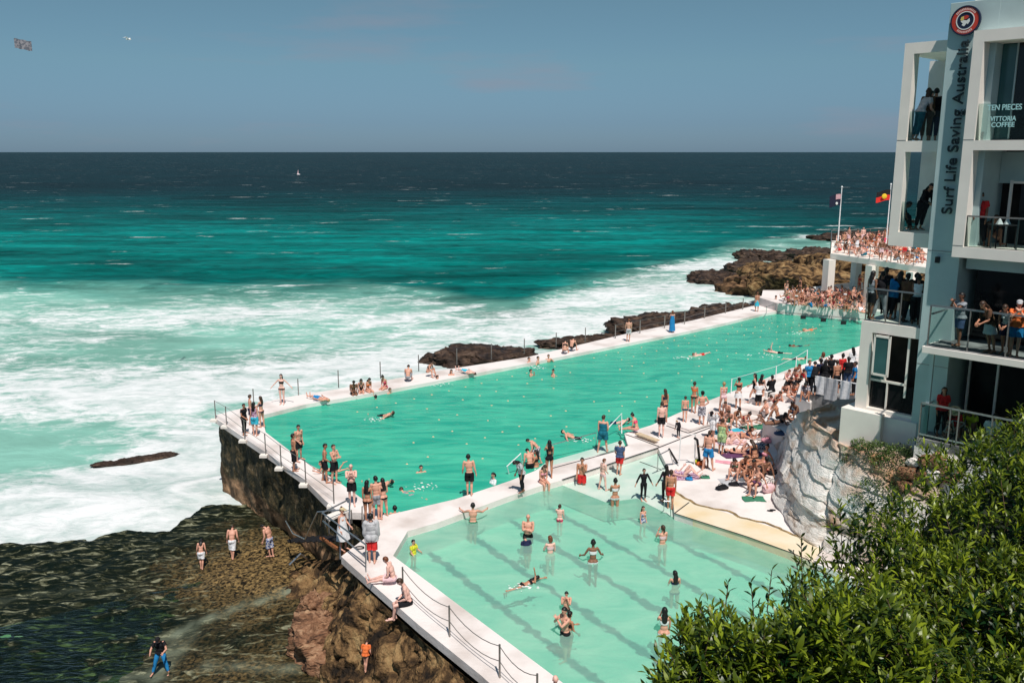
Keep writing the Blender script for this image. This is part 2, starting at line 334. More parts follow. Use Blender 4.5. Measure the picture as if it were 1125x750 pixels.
# ------------------------------------------------------------ tidal platform with pools of water
def platmat():
    m = bpy.data.materials.new('algae_platform'); t, b, l = nodes(m); N = t.nodes.new
    b.inputs['Roughness'].default_value = .5; b.inputs['Specular IOR Level'].default_value = .12
    c = N('ShaderNodeTexCoord'); mp = N('ShaderNodeMapping'); mp.inputs['Rotation'].default_value = (0, 0, R(-28)); mp.inputs['Scale'].default_value = (.55, 1.5, 1)
    l(c.outputs['Object'], mp.inputs[0])
    def nz(sc, d, ds, src=mp.outputs[0]):
        n = N('ShaderNodeTexNoise'); n.inputs['Scale'].default_value = sc; n.inputs['Detail'].default_value = d; n.inputs['Distortion'].default_value = ds; n.inputs['Roughness'].default_value = .62; l(src, n.inputs[0]); return n.outputs[0]
    a = nz(1.9, 8, 1.6); d = nz(.35, 4, .5, c.outputs['Object']); g = nz(7, 6, .4, c.outputs['Object'])
    r1 = N('ShaderNodeValToRGB'); e = r1.color_ramp.elements; e[0].position = .44; e[0].color = (.003, .007, .003, 1); e[1].position = .70; e[1].color = (.36, .36, .24, 1)  # pale end paints highlight streaks of the rippled water into the rock colour
    x = r1.color_ramp.elements.new(.51); x.color = (.006, .010, .005, 1); x = r1.color_ramp.elements.new(.57); x.color = (.045, .048, .024, 1)
    l(a, r1.inputs[0])
    r2 = N('ShaderNodeValToRGB'); e = r2.color_ramp.elements; e[0].position = .42; e[0].color = (.012, .009, .005, 1); e[1].position = .68; e[1].color = (.38, .25, .10, 1); l(g, r2.inputs[0])
    at_ = N('ShaderNodeAttribute'); at_.attribute_name = 'dry'
    mx = N('ShaderNodeMix'); mx.data_type = 'RGBA'; l(at_.outputs['Fac'], mx.inputs[0]); l(r1.outputs[0], mx.inputs[6]); l(r2.outputs[0], mx.inputs[7])
    a2 = N('ShaderNodeAttribute'); a2.attribute_name = 'sand'
    m2 = N('ShaderNodeMix'); m2.data_type = 'RGBA'; l(a2.outputs['Fac'], m2.inputs[0]); l(mx.outputs[2], m2.inputs[6]); m2.inputs[7].default_value = (.22, .25, .18, 1)
    l(m2.outputs[2], b.inputs['Base Color'])
    bp = N('ShaderNodeBump'); bp.inputs['Strength'].default_value = .9; bp.inputs['Distance'].default_value = .12; l(a, bp.inputs['Height'])
    b2 = N('ShaderNodeBump'); b2.inputs['Strength'].default_value = .6; b2.inputs['Distance'].default_value = .05; l(g, b2.inputs['Height']); l(bp.outputs[0], b2.inputs['Normal']); l(b2.outputs[0], b.inputs['Normal'])
    return m
M['plat'] = platmat()
def build_platform():
    x = np.arange(-42, 6, .14); y = np.arange(8, 44, .14); X, Y = np.meshgrid(x, y, indexing='ij')
    edge = [at(px, py, -3.95) for px, py in ((-220,585),(-60,600),(0,600),(55,600),(90,590),(140,580),(185,580),(215,562),(250,548),(275,535),(330,520))]
    ex = np.array([p.x for p in edge]); ey = np.array([p.y for p in edge])
    yb = np.interp(X, ex, ey)+fbm(X*.5, Y*.5, 1, 5)*1.3
    d = yb-Y      # >0 inland
    base = -3.98+.55*ss(2, 13, d)*ss(-15, -8, X)
    h = base+.17*fbm(X*.8, Y*1.6, 3, 7)+.06*fbm(X*3, Y*4, 5, 4)-ss(0, -2.5, d)*1.2
    p = at(300, 600, -3.4); dry = np.exp(-(((X-p.x)/2.8)**2+((Y-p.y)/3.4)**2))*1.2
    for (px, py, rx, ry, k) in ((270,625,2.5,2,.9),(310,650,2.0,2.5,.8),(240,720,3.0,1.5,.25),(300,740,3,1.6,.5)):
        p = at(px, py, -3.5); dry += k*np.exp(-(((X-p.x)/rx)**2+((Y-p.y)/ry)**2))
    dry += (fbm(X*.7, Y*.7, 8, 4))*.5*(dry > .05)
    sand = np.zeros_like(X)
    for (x0, y0, x1, y1, wd, k) in ((175,700,320,655,.28,.7),(320,655,345,648,.2,.5),(175,742,200,700,.42,.6),(0,655,120,640,.25,.15),(90,748,170,735,.35,.5),(230,735,330,745,.3,.4)):
        A_ = at(x0, y0, -3.8); B_ = at(x1, y1, -3.8); ab = B_-A_; t = np.clip(((X-A_.x)*ab.x+(Y-A_.y)*ab.y)/(ab.x**2+ab.y**2), 0, 1)
        dd = np.hypot(X-A_.x-t*ab.x, Y-A_.y-t*ab.y+fbm(X, Y, 2, 3)*.4); sand += k*np.exp(-(dd/wd)**2)*np.clip(.75+1.1*fbm(X*2.2, Y*2.2, 6, 5), 0, 1.2)
    V = np.stack([X, Y, h], -1).reshape(-1, 3); nr, nc = X.shape; idx = np.arange(nr*nc).reshape(nr, nc)
    F = np.stack([idx[:-1, :-1], idx[1:, :-1], idx[1:, 1:], idx[:-1, 1:]], -1).reshape(-1, 4)
    me = mesh_np('tidal_platform', V, F, True)
    for nm, ar in (('dry', dry), ('sand', sand)):
        a_ = me.attributes.new(nm, 'FLOAT', 'POINT'); a_.data.foreach_set('value', np.clip(ar*(.72 if nm == 'dry' else .85), 0, 1).ravel().astype(np.float32))
    tag(link('tidal_platform', me, M['plat']), kind='structure')
build_platform()
def tidewater():
    m = bpy.data.materials.new('tide_water'); m.use_nodes = True; t = m.node_tree; t.nodes.clear(); l = t.links.new; N = t.nodes.new
    o = N('ShaderNodeOutputMaterial'); tr = N('ShaderNodeBsdfTransparent'); tr.inputs[0].default_value = (.55, .72, .50, 1); gl = N('ShaderNodeBsdfGlossy'); gl.inputs['Roughness'].default_value = .12
    c = N('ShaderNodeTexCoord'); mp = N('ShaderNodeMapping'); mp.inputs['Rotation'].default_value = (0, 0, R(-25)); mp.inputs['Scale'].default_value = (.7, 1.8, 1); l(c.outputs['Object'], mp.inputs[0])
    n = N('ShaderNodeTexNoise'); n.inputs['Scale'].default_value = 2.4; n.inputs['Detail'].default_value = 5; n.inputs['Distortion'].default_value = 1; l(mp.outputs[0], n.inputs[0])
    bp = N('ShaderNodeBump'); bp.inputs['Strength'].default_value = .8; bp.inputs['Distance'].default_value = .12; l(n.outputs[0], bp.inputs['Height']); l(bp.outputs[0], gl.inputs['Normal'])
    fr = N('ShaderNodeFresnel'); fr.inputs[0].default_value = 1.33; l(bp.outputs[0], fr.inputs['Normal']); mx = N('ShaderNodeMixShader'); l(fr.outputs[0], mx.inputs[0]); l(tr.outputs[0], mx.inputs[1]); l(gl.outputs[0], mx.inputs[2]); l(mx.outputs[0], o.inputs[0])
    me = mesh_np('tide_water', [(-42, 8, -3.93), (-4.5, 8, -3.93), (-4.5, 24, -3.93), (-9, 33, -3.93), (-13, 35.5, -3.93), (-20, 31.5, -3.93), (-42, 31.5, -3.93)], [(0, 1, 2, 3, 4, 5, 6)])
    tag(link('tide_water', me, m), kind='structure')
tidewater()

# ------------------------------------------------------------ rocks
def rockmat(name, stops, sc=1.2, topcol=None, rough=.85, bump=.8, bs=5, strata=0):
    m = bpy.data.materials.new(name); t, b, l = nodes(m); N = t.nodes.new; b.inputs['Roughness'].default_value = rough; b.inputs['Specular IOR Level'].default_value = .25
    c = N('ShaderNodeTexCoord'); mp = N('ShaderNodeMapping'); mp.inputs['Scale'].default_value = (1, 1, 1+strata); l(c.outputs['Object'], mp.inputs[0])
    n = N('ShaderNodeTexNoise'); n.inputs['Scale'].default_value = sc; n.inputs['Detail'].default_value = 9; n.inputs['Roughness'].default_value = .68; n.inputs['Distortion'].default_value = .6; l(mp.outputs[0], n.inputs[0])
    r = N('ShaderNodeValToRGB'); els = r.color_ramp.elements
    els[0].position = stops[0][0]; els[0].color = (*stops[0][1], 1); els[1].position = stops[-1][0]; els[1].color = (*stops[-1][1], 1)
    for p, cc in stops[1:-1]: x = els.new(p); x.color = (*cc, 1)
    l(n.outputs[0], r.inputs[0]); src = r.outputs[0]
    if topcol:
        a_ = N('ShaderNodeAttribute'); a_.attribute_name = 'top'; mx = N('ShaderNodeMix'); mx.data_type = 'RGBA'; l(a_.outputs['Fac'], mx.inputs[0]); l(src, mx.inputs[6])
        n3 = N('ShaderNodeTexNoise'); n3.inputs['Scale'].default_value = 1.1; n3.inputs['Detail'].default_value = 7; l(c.outputs['Object'], n3.inputs[0])
        r3 = N('ShaderNodeValToRGB'); e = r3.color_ramp.elements; e[0].position = .4; e[0].color = (*topcol[0], 1); e[1].position = .62; e[1].color = (*topcol[1], 1); l(n3.outputs[0], r3.inputs[0])
        l(r3.outputs[0], mx.inputs[7]); src = mx.outputs[2]
    l(src, b.inputs['Base Color'])
    n2 = N('ShaderNodeTexNoise'); n2.inputs['Scale'].default_value = bs; n2.inputs['Detail'].default_value = 8; l(mp.outputs[0], n2.inputs[0])
    bp = N('ShaderNodeBump'); bp.inputs['Strength'].default_value = bump; bp.inputs['Distance'].default_value = .15; l(n2.outputs[0], bp.inputs['Height']); l(bp.outputs[0], b.inputs['Normal'])
    return m
M['wetrock'] = rockmat('wet_dark_rock', [(.35, (.008, .006, .005)), (.52, (.05, .03, .02)), (.68, (.17, .11, .075))], .9, strata=3, rough=.5)
M['brownrock'] = rockmat('brown_rock', [(.35, (.02, .012, .008)), (.5, (.10, .055, .028)), (.66, (.34, .20, .10))], .8, strata=2)
M['tanrock'] = rockmat('tan_rock', [(.38, (.012, .008, .005)), (.47, (.075, .042, .018)), (.55, (.24, .14, .06)), (.64, (.36, .24, .11)), (.76, (.55, .42, .26))], 1.0, bump=1.0, bs=7)
M['boulder'] = rockmat('boulder_rock', [(.34, (.03, .015, .01)), (.48, (.22, .11, .06)), (.60, (.38, .22, .13)), (.72, (.50, .34, .20))], 1.6, strata=3)
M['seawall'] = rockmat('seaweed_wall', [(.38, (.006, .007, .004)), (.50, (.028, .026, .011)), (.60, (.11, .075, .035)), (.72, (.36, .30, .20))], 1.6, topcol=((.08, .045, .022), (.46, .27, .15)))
M['whiterock'] = rockmat('whitewashed_rock', [(.30, (.20, .14, .10)), (.39, (.50, .42, .36)), (.48, (.76, .71, .66)), (.70, (.88, .85, .82))], .9, topcol=((.50, .24, .11), (.62, .50, .40)), strata=2.2, bump=.55, bs=9)
M['ochre'] = rockmat('ochre_sandstone', [(.35, (.30, .16, .08)), (.6, (.60, .30, .15)), (.75, (.62, .42, .28))], 1.3)

def rock(name, c, size, rz, m, label, seed=0, flat=.45, res=56, group=None, terr=.25, cat='rock'):
    u = np.linspace(0, 2*np.pi, res*2, endpoint=False); v = np.linspace(.02, np.pi-.02, res)
    U, Vv = np.meshgrid(u, v, indexing='ij'); x, y, z = np.sin(Vv)*np.cos(U), np.sin(Vv)*np.sin(U), np.cos(Vv)
    z = np.sign(z)*np.abs(z)**flat*.9
    sx, sy, sz = size
    mm = max(.5, min(sx, sy)/2)
    n = fbm(x*2.0+seed*7.1, y*2.0*sy/sx+seed, z*1.2, 7, g=.60); rr = 1+.62*n
    P = np.stack([x*sx*rr, y*sy*rr, z*sz*(1+.55*n)], -1)
    # stepped strata
    st = sz*terr; zq = np.floor(P[..., 2]/st)*st+st*ss(.55, 1, (P[..., 2]/st) % 1); P[..., 2] = P[..., 2]*.45+zq*.55
    P[..., 2] += .30*sz*fbm(P[..., 0]*2.0/mm, P[..., 1]*2.0/mm, seed, 5)
    P[..., 0] += .10*mm*fbm(P[..., 0]/mm*2, P[..., 1]/mm*2, P[..., 2]*3+seed, 5); P[..., 1] += .10*mm*fbm(P[..., 0]/mm*2+9, P[..., 1]/mm*2, P[..., 2]*3+seed, 5)
    nr, nc = U.shape; idx = np.arange(nr*nc).reshape(nr, nc); nx = np.roll(idx, -1, 0)
    F = np.stack([idx[:, :-1], idx[:, 1:], nx[:, 1:], nx[:, :-1]], -1).reshape(-1, 4)
    me = mesh_np(name, P.reshape(-1, 3), F, True); o = link(name, me, m, loc=c); o.rotation_euler = (0, 0, rz)
    return tag(o, label, cat, group)
def rpx(px, py, z, *a, **k): p = at(px, py, z); rock('rock', (p.x, p.y, z), *a, **k)
G1 = 'dark rocks in the sea beyond the pool'
rpx(535, 394, SEA+.2, (4.4, 3.6, .95), .25, M['wetrock'], 'low dark wet rock in the foam behind the middle of the far pool edge', 1, group=G1)
rpx(502, 397, SEA-.1, (3.0, 2.0, .7), .2, M['wetrock'], 'small flat dark rock, seaward tip left of the low wet rock', 2, group=G1)
rpx(728, 363, SEA+.2, (6.0, 5.0, 1.7), .35, M['wetrock'], 'large dark brown rock close behind the walkway where a woman stands in a blue dress', 3, group=G1)
rpx(800, 350, SEA+.3, (4.8, 3.8, 1.5), .3, M['wetrock'], 'dark rock behind the far pool edge, right of the largest dark rock', 4, group=G1)
rpx(650, 378, SEA-.1, (5.0, 2.0, .9), .5, M['wetrock'], 'thin wet rock ledge awash just left of the largest dark rock', 5, group=G1)
rpx(785, 308, SEA-.1, (4.2, 4.5, 1.2), .2, M['wetrock'], 'dark rock with white water around it, leftmost of the outer reef', 6, group=G1)
rpx(840, 299, SEA+.0, (6.5, 6, 1.6), .2, M['wetrock'], 'wide dark rock in the middle of the outer reef', 7, group=G1)
rpx(842, 284, SEA+.0, (5.0, 5, 1.5), .1, M['wetrock'], 'dark hump of rock at the seaward rim of the outer reef', 8, group=G1)
rpx(892, 281, SEA+.1, (4.5, 4, 1.4), .1, M['wetrock'], 'dark rock at the outer reef just left of the column terrace', 9, group=G1)
rpx(850, 318, SEA+.4, (6.5, 6, 1.8), .1, M['brownrock'], 'brown rock shelf between the dark reef and the far pool corner', 10, group=G1)
rpx(885, 312, SEA+1.2, (8.0, 8.5, 2.6), .3, M['tanrock'], 'tan orange rock platform beside the white column terrace', 11, group=G1, terr=.35)
rpx(925, 318, SEA+1.9, (9.0, 9, 3.0), .3, M['tanrock'], 'tan rock outcrop seen between the white terrace columns', 12, group=G1, terr=.35)
rpx(955, 305, SEA+2.4, (9.0, 8, 3.6), .3, M['tanrock'], 'big tan rock behind the right column of the terrace', 13, group=G1, terr=.35)
rpx(872, 322, SEA+.9, (3.2, 3.0, 2.2), .3, M['tanrock'], 'small tan boulder behind the crowded corner of the far deck', 14, group=G1)
rpx(965, 262, SEA+.2, (15, 6, 1.5), .0, M['wetrock'], 'long dark headland rock behind the crowded upper terrace', 15, group=G1)
rpx(142, 508, SEA-.14, (2.2, .55, .32), .50, M['wetrock'], 'wet dark rock barely breaking the surf left of the sea wall', 16, flat=.6)
rpx(25, 540, SEA-.3, (1.9, .9, .45), .1, M['wetrock'], 'dark submerged rock in the surf at the left edge', 17, flat=.6)
pb = at(368, 705, -3.2)
rock('boulder', (pb.x-.25, pb.y+.1, -3.1), (1.45, 1.55, .85), .5, M['boulder'], 'reddish layered boulder below the seated couple', 21, flat=.6, cat='boulder')
pb = at(350, 668, -3.2)
rock('boulder', (pb.x, pb.y, -3.15), (.75, .7, .6), .2, M['boulder'], 'smaller pinkish boulder behind the layered reddish one', 22, flat=.6, cat='boulder')
for i, (px, py, s, lb) in enumerate(((300,735,.5,'squat tan rock in the dark pools at the bottom edge'),(345,742,.45,'low rock at the bottom edge beside the layered boulder'),(272,712,.35,'small rock lying on the algae platform below the pale channel'),(415,748,.6,'tan rock at the bottom edge beside the rock wall'),(248,745,.4,'flat rock at the bottom edge left of the tan rocks'))):
    p = at(px, py, -3.8); rock('rock', (p.x, p.y, -3.8), (s*1.3, s, s*.6), i, M['brownrock'], lb, 30+i, res=30)

# cliff below the lower walkway
def cliff():
    path = [(-8.3, 36.4), (-7.4, 34.6), (-6.1, 32.4), (-5.5, 30.4), (-5.2, 28.6), (-2.5, 24.6), (-.5, 21.9), (3.5, 15.5)]
    topz = [-3.3, -2.5, -1.7, -.9, -.42, -.42, -.42, -.42]
    P = np.array(path); seg = np.r_[0, np.cumsum(np.hypot(*np.diff(P, axis=0).T))]
    t = np.linspace(0, seg[-1], 260); px = np.interp(t, seg, P[:, 0]); py = np.interp(t, seg, P[:, 1]); tz = np.interp(t, seg, topz)
    s = np.linspace(0, 1, 90); T, S = np.meshgrid(np.arange(260), s, indexing='ij')
    ox, oy = -.83, -.56
    outw = 2.0*S**1.25+.15; z = tz[T]-(tz[T]+4.0)*S**1.15
    X = px[T]+ox*outw; Y = py[T]+oy*outw
    n = fbm(X*.9, Y*.9, z*.9, 7, g=.58); bigc = fbm(X*.35+4, Y*.35, z*.3, 3)
    # blocky vertical cracks
    cr = np.abs(fbm(X*1.1+5, Y*1.1, z*.5, 4)); cr = -np.exp(-(cr/.05)**2)*.22
    k = ss(0, .12, S)*(n*.75+bigc*.7+cr)
    X = X+ox*k; Y = Y+oy*k; z = z+ss(0, .12, S)*.35*fbm(X*1.5, Y*1.5, z*2, 6)
    V = np.stack([X, Y, z], -1).reshape(-1, 3); nr, nc = T.shape; idx = np.arange(nr*nc).reshape(nr, nc)
    F = np.stack([idx[:-1, :-1], idx[:-1, 1:], idx[1:, 1:], idx[1:, :-1]], -1).reshape(-1, 4)
    tag(link('cliff', mesh_np('cliff', V, F, True), M['tanrock']), kind='structure')
cliff()
# sea wall of the pool
def seawall():
    path = [(-5.3, 31.6), (-6.1, 32.7), (-7.66, 34.95), (-8.85, 37.0), (-11.05, 40.1), (-15.85, 46.4), (-16.0, 46.9), (-13.4, 50.3), (-9.6, 53.0), (-5.14, 56.7), (1.11, 61.0), (9.17, 69.3), (15.28, 74.8), (23.3, 83.2), (26, 89)]
    P = np.array(path); seg = np.r_[0, np.cumsum(np.hypot(*np.diff(P, axis=0).T))]
    n_ = 420; t = np.linspace(0, seg[-1], n_); px = np.interp(t, seg, P[:, 0]); py = np.interp(t, seg, P[:, 1])
    dx, dy = np.gradient(px), np.gradient(py); l_ = np.hypot(dx, dy); ox, oy = -dy/l_, dx/l_
    sgn = -1 if (ox[60]*-1+oy[60]*-.5) < 0 else 1; ox, oy = ox*sgn, oy*sgn
    s = np.linspace(0, 1, 70); T, S = np.meshgrid(np.arange(n_), s, indexing='ij')
    z = -.2-4.5*S
    side = ss(seg[5]+1, seg[4]-2, t)[T]
    inn = -.5*side*ss(.55, 1, S)+.12*ss(.35, .6, S)*side
    n = fbm(px[T]*1.1, py[T]*1.1, z*1.1, 6)
    X = px[T]+ox[T]*(inn+.22*n*ss(0, .05, S)); Y = py[T]+oy[T]*(inn+.22*n*ss(0, .05, S))
    V = np.stack([X, Y, z], -1).reshape(-1, 3); nr, nc = T.shape; idx = np.arange(nr*nc).reshape(nr, nc)
    F = np.stack([idx[:-1, :-1], idx[:-1, 1:], idx[1:, 1:], idx[1:, :-1]], -1).reshape(-1, 4)
    me = mesh_np('sea_wall', V, F, True)
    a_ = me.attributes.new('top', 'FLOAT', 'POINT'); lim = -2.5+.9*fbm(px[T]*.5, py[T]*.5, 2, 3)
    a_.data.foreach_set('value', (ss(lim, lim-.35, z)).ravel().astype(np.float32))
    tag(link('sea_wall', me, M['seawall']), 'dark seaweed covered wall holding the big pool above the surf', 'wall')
seawall()
# whitewashed rock terraces right of the pools
TOE = [(14.5, 25.0), (13.0, 27.0), (11.5, 29.2), (10.6, 31.3), (10.75, 34), (11.0, 36.0), (11.9, 39.0), (12.9, 41.5), (13.9, 44.3), (16, 47), (22, 50)]
def rockterrace_height():
    P = np.array(TOE); x = np.arange(9.5, 24, .075); y = np.arange(22, 48, .075); X, Y = np.meshgrid(x, y, indexing='ij')
    dmin = np.full(X.shape, 1e9)
    for i in range(len(P)-1):
        a, b = P[i], P[i+1]; ab = b-a; t = np.clip(((X-a[0])*ab[0]+(Y-a[1])*ab[1])/(ab@ab), 0, 1)
        d = np.hypot(X-a[0]-t*ab[0], Y-a[1]-t*ab[1]); cr = ab[0]*(Y-a[1])-ab[1]*(X-a[0])
        dmin = np.where(d < np.abs(dmin), np.where(cr < 0, d, -d), dmin)
    d = dmin+.6*fbm(X*.5, Y*.5, 1, 4)+.06*fbm(X*2.2, Y*2.2, 4, 3)
    d2 = np.clip(d, 0, None)
    h = 3.55*ss(-.2, 2.1, d2)+.7*ss(2.0, 6, d2)
    h *= (1-.62*ss(38.5, 42.5, Y))
    # lower notch towards the camera
    h *= 1
    st = .52; f = (h/st+.5*fbm(X*.4, Y*.4, 7, 3)); hq = (np.floor(f)+ss(.5, .95, f % 1)-.5*fbm(X*.4, Y*.4, 7, 3))*st
    h = np.where(d > 0, h*.2+hq*.8, 0)
    h = h+(.16*fbm(X*1.1, Y*1.1, 3, 4)+.02*fbm(X*5, Y*5, 3, 3))*ss(0, .5, d)
    h = np.where(d < 0, d*1.5-.05, h)
    return X, Y, h
RX, RY, RH = rockterrace_height()
def rockterrace():
    P = np.array(TOE[1:-1]); seg = np.r_[0, np.cumsum(np.hypot(*np.diff(P, axis=0).T))]; n_ = 420
    t = np.linspace(0, seg[-1], n_); px = np.interp(t, seg, P[:, 0]); py = np.interp(t, seg, P[:, 1])
    k = np.ones(25)/25; pxs = np.convolve(np.pad(px, 12, 'edge'), k, 'valid'); pys = np.convolve(np.pad(py, 12, 'edge'), k, 'valid')
    dx, dy = np.gradient(pxs), np.gradient(pys); l_ = np.hypot(dx, dy); ix, iy = dy/l_, -dx/l_       # inward
    ix = np.convolve(np.pad(ix, 30, 'edge'), np.ones(61)/61, 'valid'); iy = np.convolve(np.pad(iy, 30, 'edge'), np.ones(61)/61, 'valid')
    ns, nt_ = 200, 110
    H = 3.6*(1-.80*ss(36.0, 40.5, pys))
    T, S = np.meshgrid(np.arange(n_), np.linspace(0, 1, ns), indexing='ij')
    z = S*H[T]-.05
    # rounded ledges: sandstone beds of uneven thickness, each bulging out and undercut below
    zw = z+.55*vn(z*1.1, t[T]*.07, 2)+.16*vn(z*2.7, t[T]*.15, 7); ph = zw/.6+1.5*fbm(t[T]*.13, z*.5, 2, 4)+.3*fbm(t[T]*.6, z*.6, 4, 3); fr_ = ph % 1; lay = np.floor(ph)
    off = .30*vn(lay*7.3, t[T]*.22, 1.0)+.07*vn(lay*3.1, t[T]*.8, 5)
    bulge = (1-fr_)**.5*ss(0, .10, fr_)
    d = .40*z+.35*off-.13*bulge+.12+.60*fbm(t[T]*.30, z*.22, 3, 3)+.16*fbm(t[T]*.8, z*1.2, 6, 5)+.012*fbm(t[T]*5, z*9, 8, 3)
    crack = np.abs(fbm(t[T]*.30, z*.35, 9, 4)); d += .22*np.exp(-(crack/.022)**2)
    d = d*ss(0, .06, S)
    X = pxs[T]+ix[T]*d; Y = pys[T]+iy[T]*d
    # top surface
    T2, S2 = np.meshgrid(np.arange(n_), np.linspace(0, 1, nt_)[1:], indexing='ij')
    d0 = d[:, -1][T2]; dd = d0+S2**1.5*9; z2 = (H-.05)[T2]+.75*ss(0, .5, S2)*(1-.9*ss(36, 40.5, pys[T2]))+.22*fbm((pxs[T2]+ix[T2]*dd)*.8, (pys[T2]+iy[T2]*dd)*.8, 3, 5)*ss(0, .08, S2)
    z2 = z2+.13*(np.floor(z2/.3)-z2/.3+.5)*ss(0, .1, S2)
    X = np.hstack([X, pxs[T2]+ix[T2]*dd]); Y = np.hstack([Y, pys[T2]+iy[T2]*dd]); Z = np.hstack([z, z2])
    V = np.stack([X, Y, Z], -1).reshape(-1, 3); nr, nc = X.shape; idx = np.arange(nr*nc).reshape(nr, nc)
    F = np.stack([idx[:-1, :-1], idx[:-1, 1:], idx[1:, 1:], idx[1:, :-1]], -1).reshape(-1, 4)
    me = mesh_np('rock_terrace', V, F, True); tp_ = ss(2.5, 3.1, Z+.6*fbm(X*.6, Y*.6, 12, 4))*ss(11.4, 12.1, X+.5*fbm(X, Y, 3, 3))+.7*ss(.05, .35, fbm(X*.7, Y*.7, Z*.9+5, 4))
    a_ = me.attributes.new('top', 'FLOAT', 'POINT'); a_.data.foreach_set('value', tp_.ravel().astype(np.float32))
    tag(link('rock_terrace', me, M['whiterock']), kind='structure')
rockterrace()
def rockz(x, y):
    i = int(round((x-9.5)/.075)); j = int(round((y-22)/.075)); i = max(0, min(RX.shape[0]-1, i)); j = max(0, min(RX.shape[1]-1, j)); return float(RH[i, j])
# ------------------------------------------------------------ pool decks
def pxl(l, z=0): return [at(x, y, z) for x, y in l]
main_pool = [Vector(p+(0,)) for p in [(-13.6, 46.9), (-12.6, 43.9), (-9.87, 39.79), (-8.29, 37.85), (-7.31, 36.51), (-4.97, 33.15), (-2.35, 34.85), (-.1, 36.95), (1.56, 38.8)]] \
    + pxl([(675, 496), (690, 489), (686, 476), (715, 467)]) + [Vector(p+(0,)) for p in [(10.09, 48.49), (15.13, 53.98), (18.37, 57.57), (27, 66), (33.5, 73.8), (23.83, 79.36), (21.99, 77.97), (18.17, 74.08), (14.42, 70.54), (5.74, 63.12), (1.08, 59.13), (-4.91, 54.21), (-9.21, 50.79), (-11.7, 49.05)]]
kid_pool = [Vector(p+(0,)) for p in [(3.6, 18.2), (1.39, 21.75), (-1.44, 25.68), (-4.22, 29.56), (-3.94, 31.67), (-2.9, 32.44), (-.17, 35.15), (1.15, 36.29), (2.21, 37.06)]] \
    + pxl([(723, 492), (733, 512), (738, 535)]) + [Vector(p+(0,)) for p in [(6.43, 33.33), (8.78, 31.1), (9.86, 29.86), (11.6, 27.6), (12, 22), (9, 18)]]
outer = [Vector(p+(0,)) for p in [(-16, 46.38), (-11.21, 40.04), (-8.98, 36.95), (-7.76, 34.85), (-6.9, 33.5), (-5.9, 33.4), (-5.55, 32.3), (-5.35, 31.3), (-6.05, 29.5), (-5.61, 28.84), (-2.83, 24.8), (-.83, 22.1), (3.6, 15.4), (14, 15), (16, 24), (24, 40), (34, 56), (48, 74), (48, 92), (26, 92), (23.35, 83.3), (15.28, 74.91), (9.17, 69.43), (1.11, 61.07), (-5.14, 56.82), (-9.6, 53.09), (-13.43, 50.4), (-16.17, 46.89)]]
def slab_with_holes(name, outer, holes, top, thick, m, holedepth):
    loops = [outer]+holes; tris = tessellate_polygon(loops); allv = [v for l in loops for v in l]
    mb = MB(); mb.add([(v.x, v.y, top) for v in allv], [tuple(t) for t in tris])
    off = 0
    for k, lp in enumerate(loops):
        n = len(lp); dz = thick if k == 0 else holedepth[k-1]
        V = [(v.x, v.y, top) for v in lp]+[(v.x, v.y, top-dz) for v in lp]
        mb.add(V, [(i, (i+1) % n, n+(i+1) % n, n+i) for i in range(n)])
    return mb.build(name, m)
dk = slab_with_holes('pool_deck', outer, [main_pool, kid_pool], 0, .28, M['deck'], [2.2, 1.3]); tag(dk, kind='structure')
def flat(name, poly, z, m, kind='structure'):
    mb = MB(); tris = tessellate_polygon([[Vector((p[0], p[1], 0)) for p in poly]]); mb.add([(p[0], p[1], z) for p in poly], [tuple(t) for t in tris])
    return tag(mb.build(name, m), kind=kind)
def grow(poly, k):
    c = sum((Vector((p[0], p[1], 0)) for p in poly), Vector())/len(poly); return [c+(Vector((p[0], p[1], 0))-c)*k for p in poly]
M['mainfloor'] = mat('main_pool_floor', (.10, .52, .38), .8, .25, .4)
# tiled floor of the shallow pool with dark lane lines, their waver painted in to imitate refraction through the water
def kidfloor():
    m = bpy.data.materials.new('shallow_pool_floor'); t, b, l = nodes(m); N = t.nodes.new; b.inputs['Roughness'].default_value = .8
    c = N('ShaderNodeTexCoord'); mp = N('ShaderNodeMapping'); mp.inputs['Rotation'].default_value = (0, 0, R(56.5)); mp.inputs['Location'].default_value = (.6, 0, 0)
    n = N('ShaderNodeTexNoise'); n.inputs['Scale'].default_value = 1.9; n.inputs['Detail'].default_value = 8; n.inputs['Roughness'].default_value = .65
    vs = N('ShaderNodeVectorMath'); vs.operation = 'SUBTRACT'; vs.inputs[1].default_value = (.5, .5, .5); l(c.outputs['Object'], n.inputs[0]); l(n.outputs['Color'], vs.inputs[0])
    sc = N('ShaderNodeVectorMath'); sc.operation = 'SCALE'; sc.inputs['Scale'].default_value = .8; l(vs.outputs[0], sc.inputs[0])
    ad = N('ShaderNodeVectorMath'); l(c.outputs['Object'], ad.inputs[0]); l(sc.outputs[0], ad.inputs[1]); l(ad.outputs[0], mp.inputs[0])
    sp = N('ShaderNodeSeparateXYZ'); l(mp.outputs[0], sp.inputs[0])
    mo = N('ShaderNodeMath'); mo.operation = 'PINGPONG'; mo.inputs[1].default_value = 1.08; l(sp.outputs['Y'], mo.inputs[0])
    mr = N('ShaderNodeMapRange'); mr.inputs[1].default_value = .11; mr.inputs[2].default_value = .19; mr.inputs[3].default_value = 1; mr.inputs[4].default_value = 0; l(mo.outputs[0], mr.inputs[0])
    mx = N('ShaderNodeMix'); mx.data_type = 'RGBA'; l(mr.outputs[0], mx.inputs[0]); mx.inputs[6].default_value = (.50, .80, .68, 1); mx.inputs[7].default_value = (.03, .18, .18, 1)
    l(mx.outputs[2], b.inputs['Base Color']); return m
M['kidfloor'] = kidfloor()
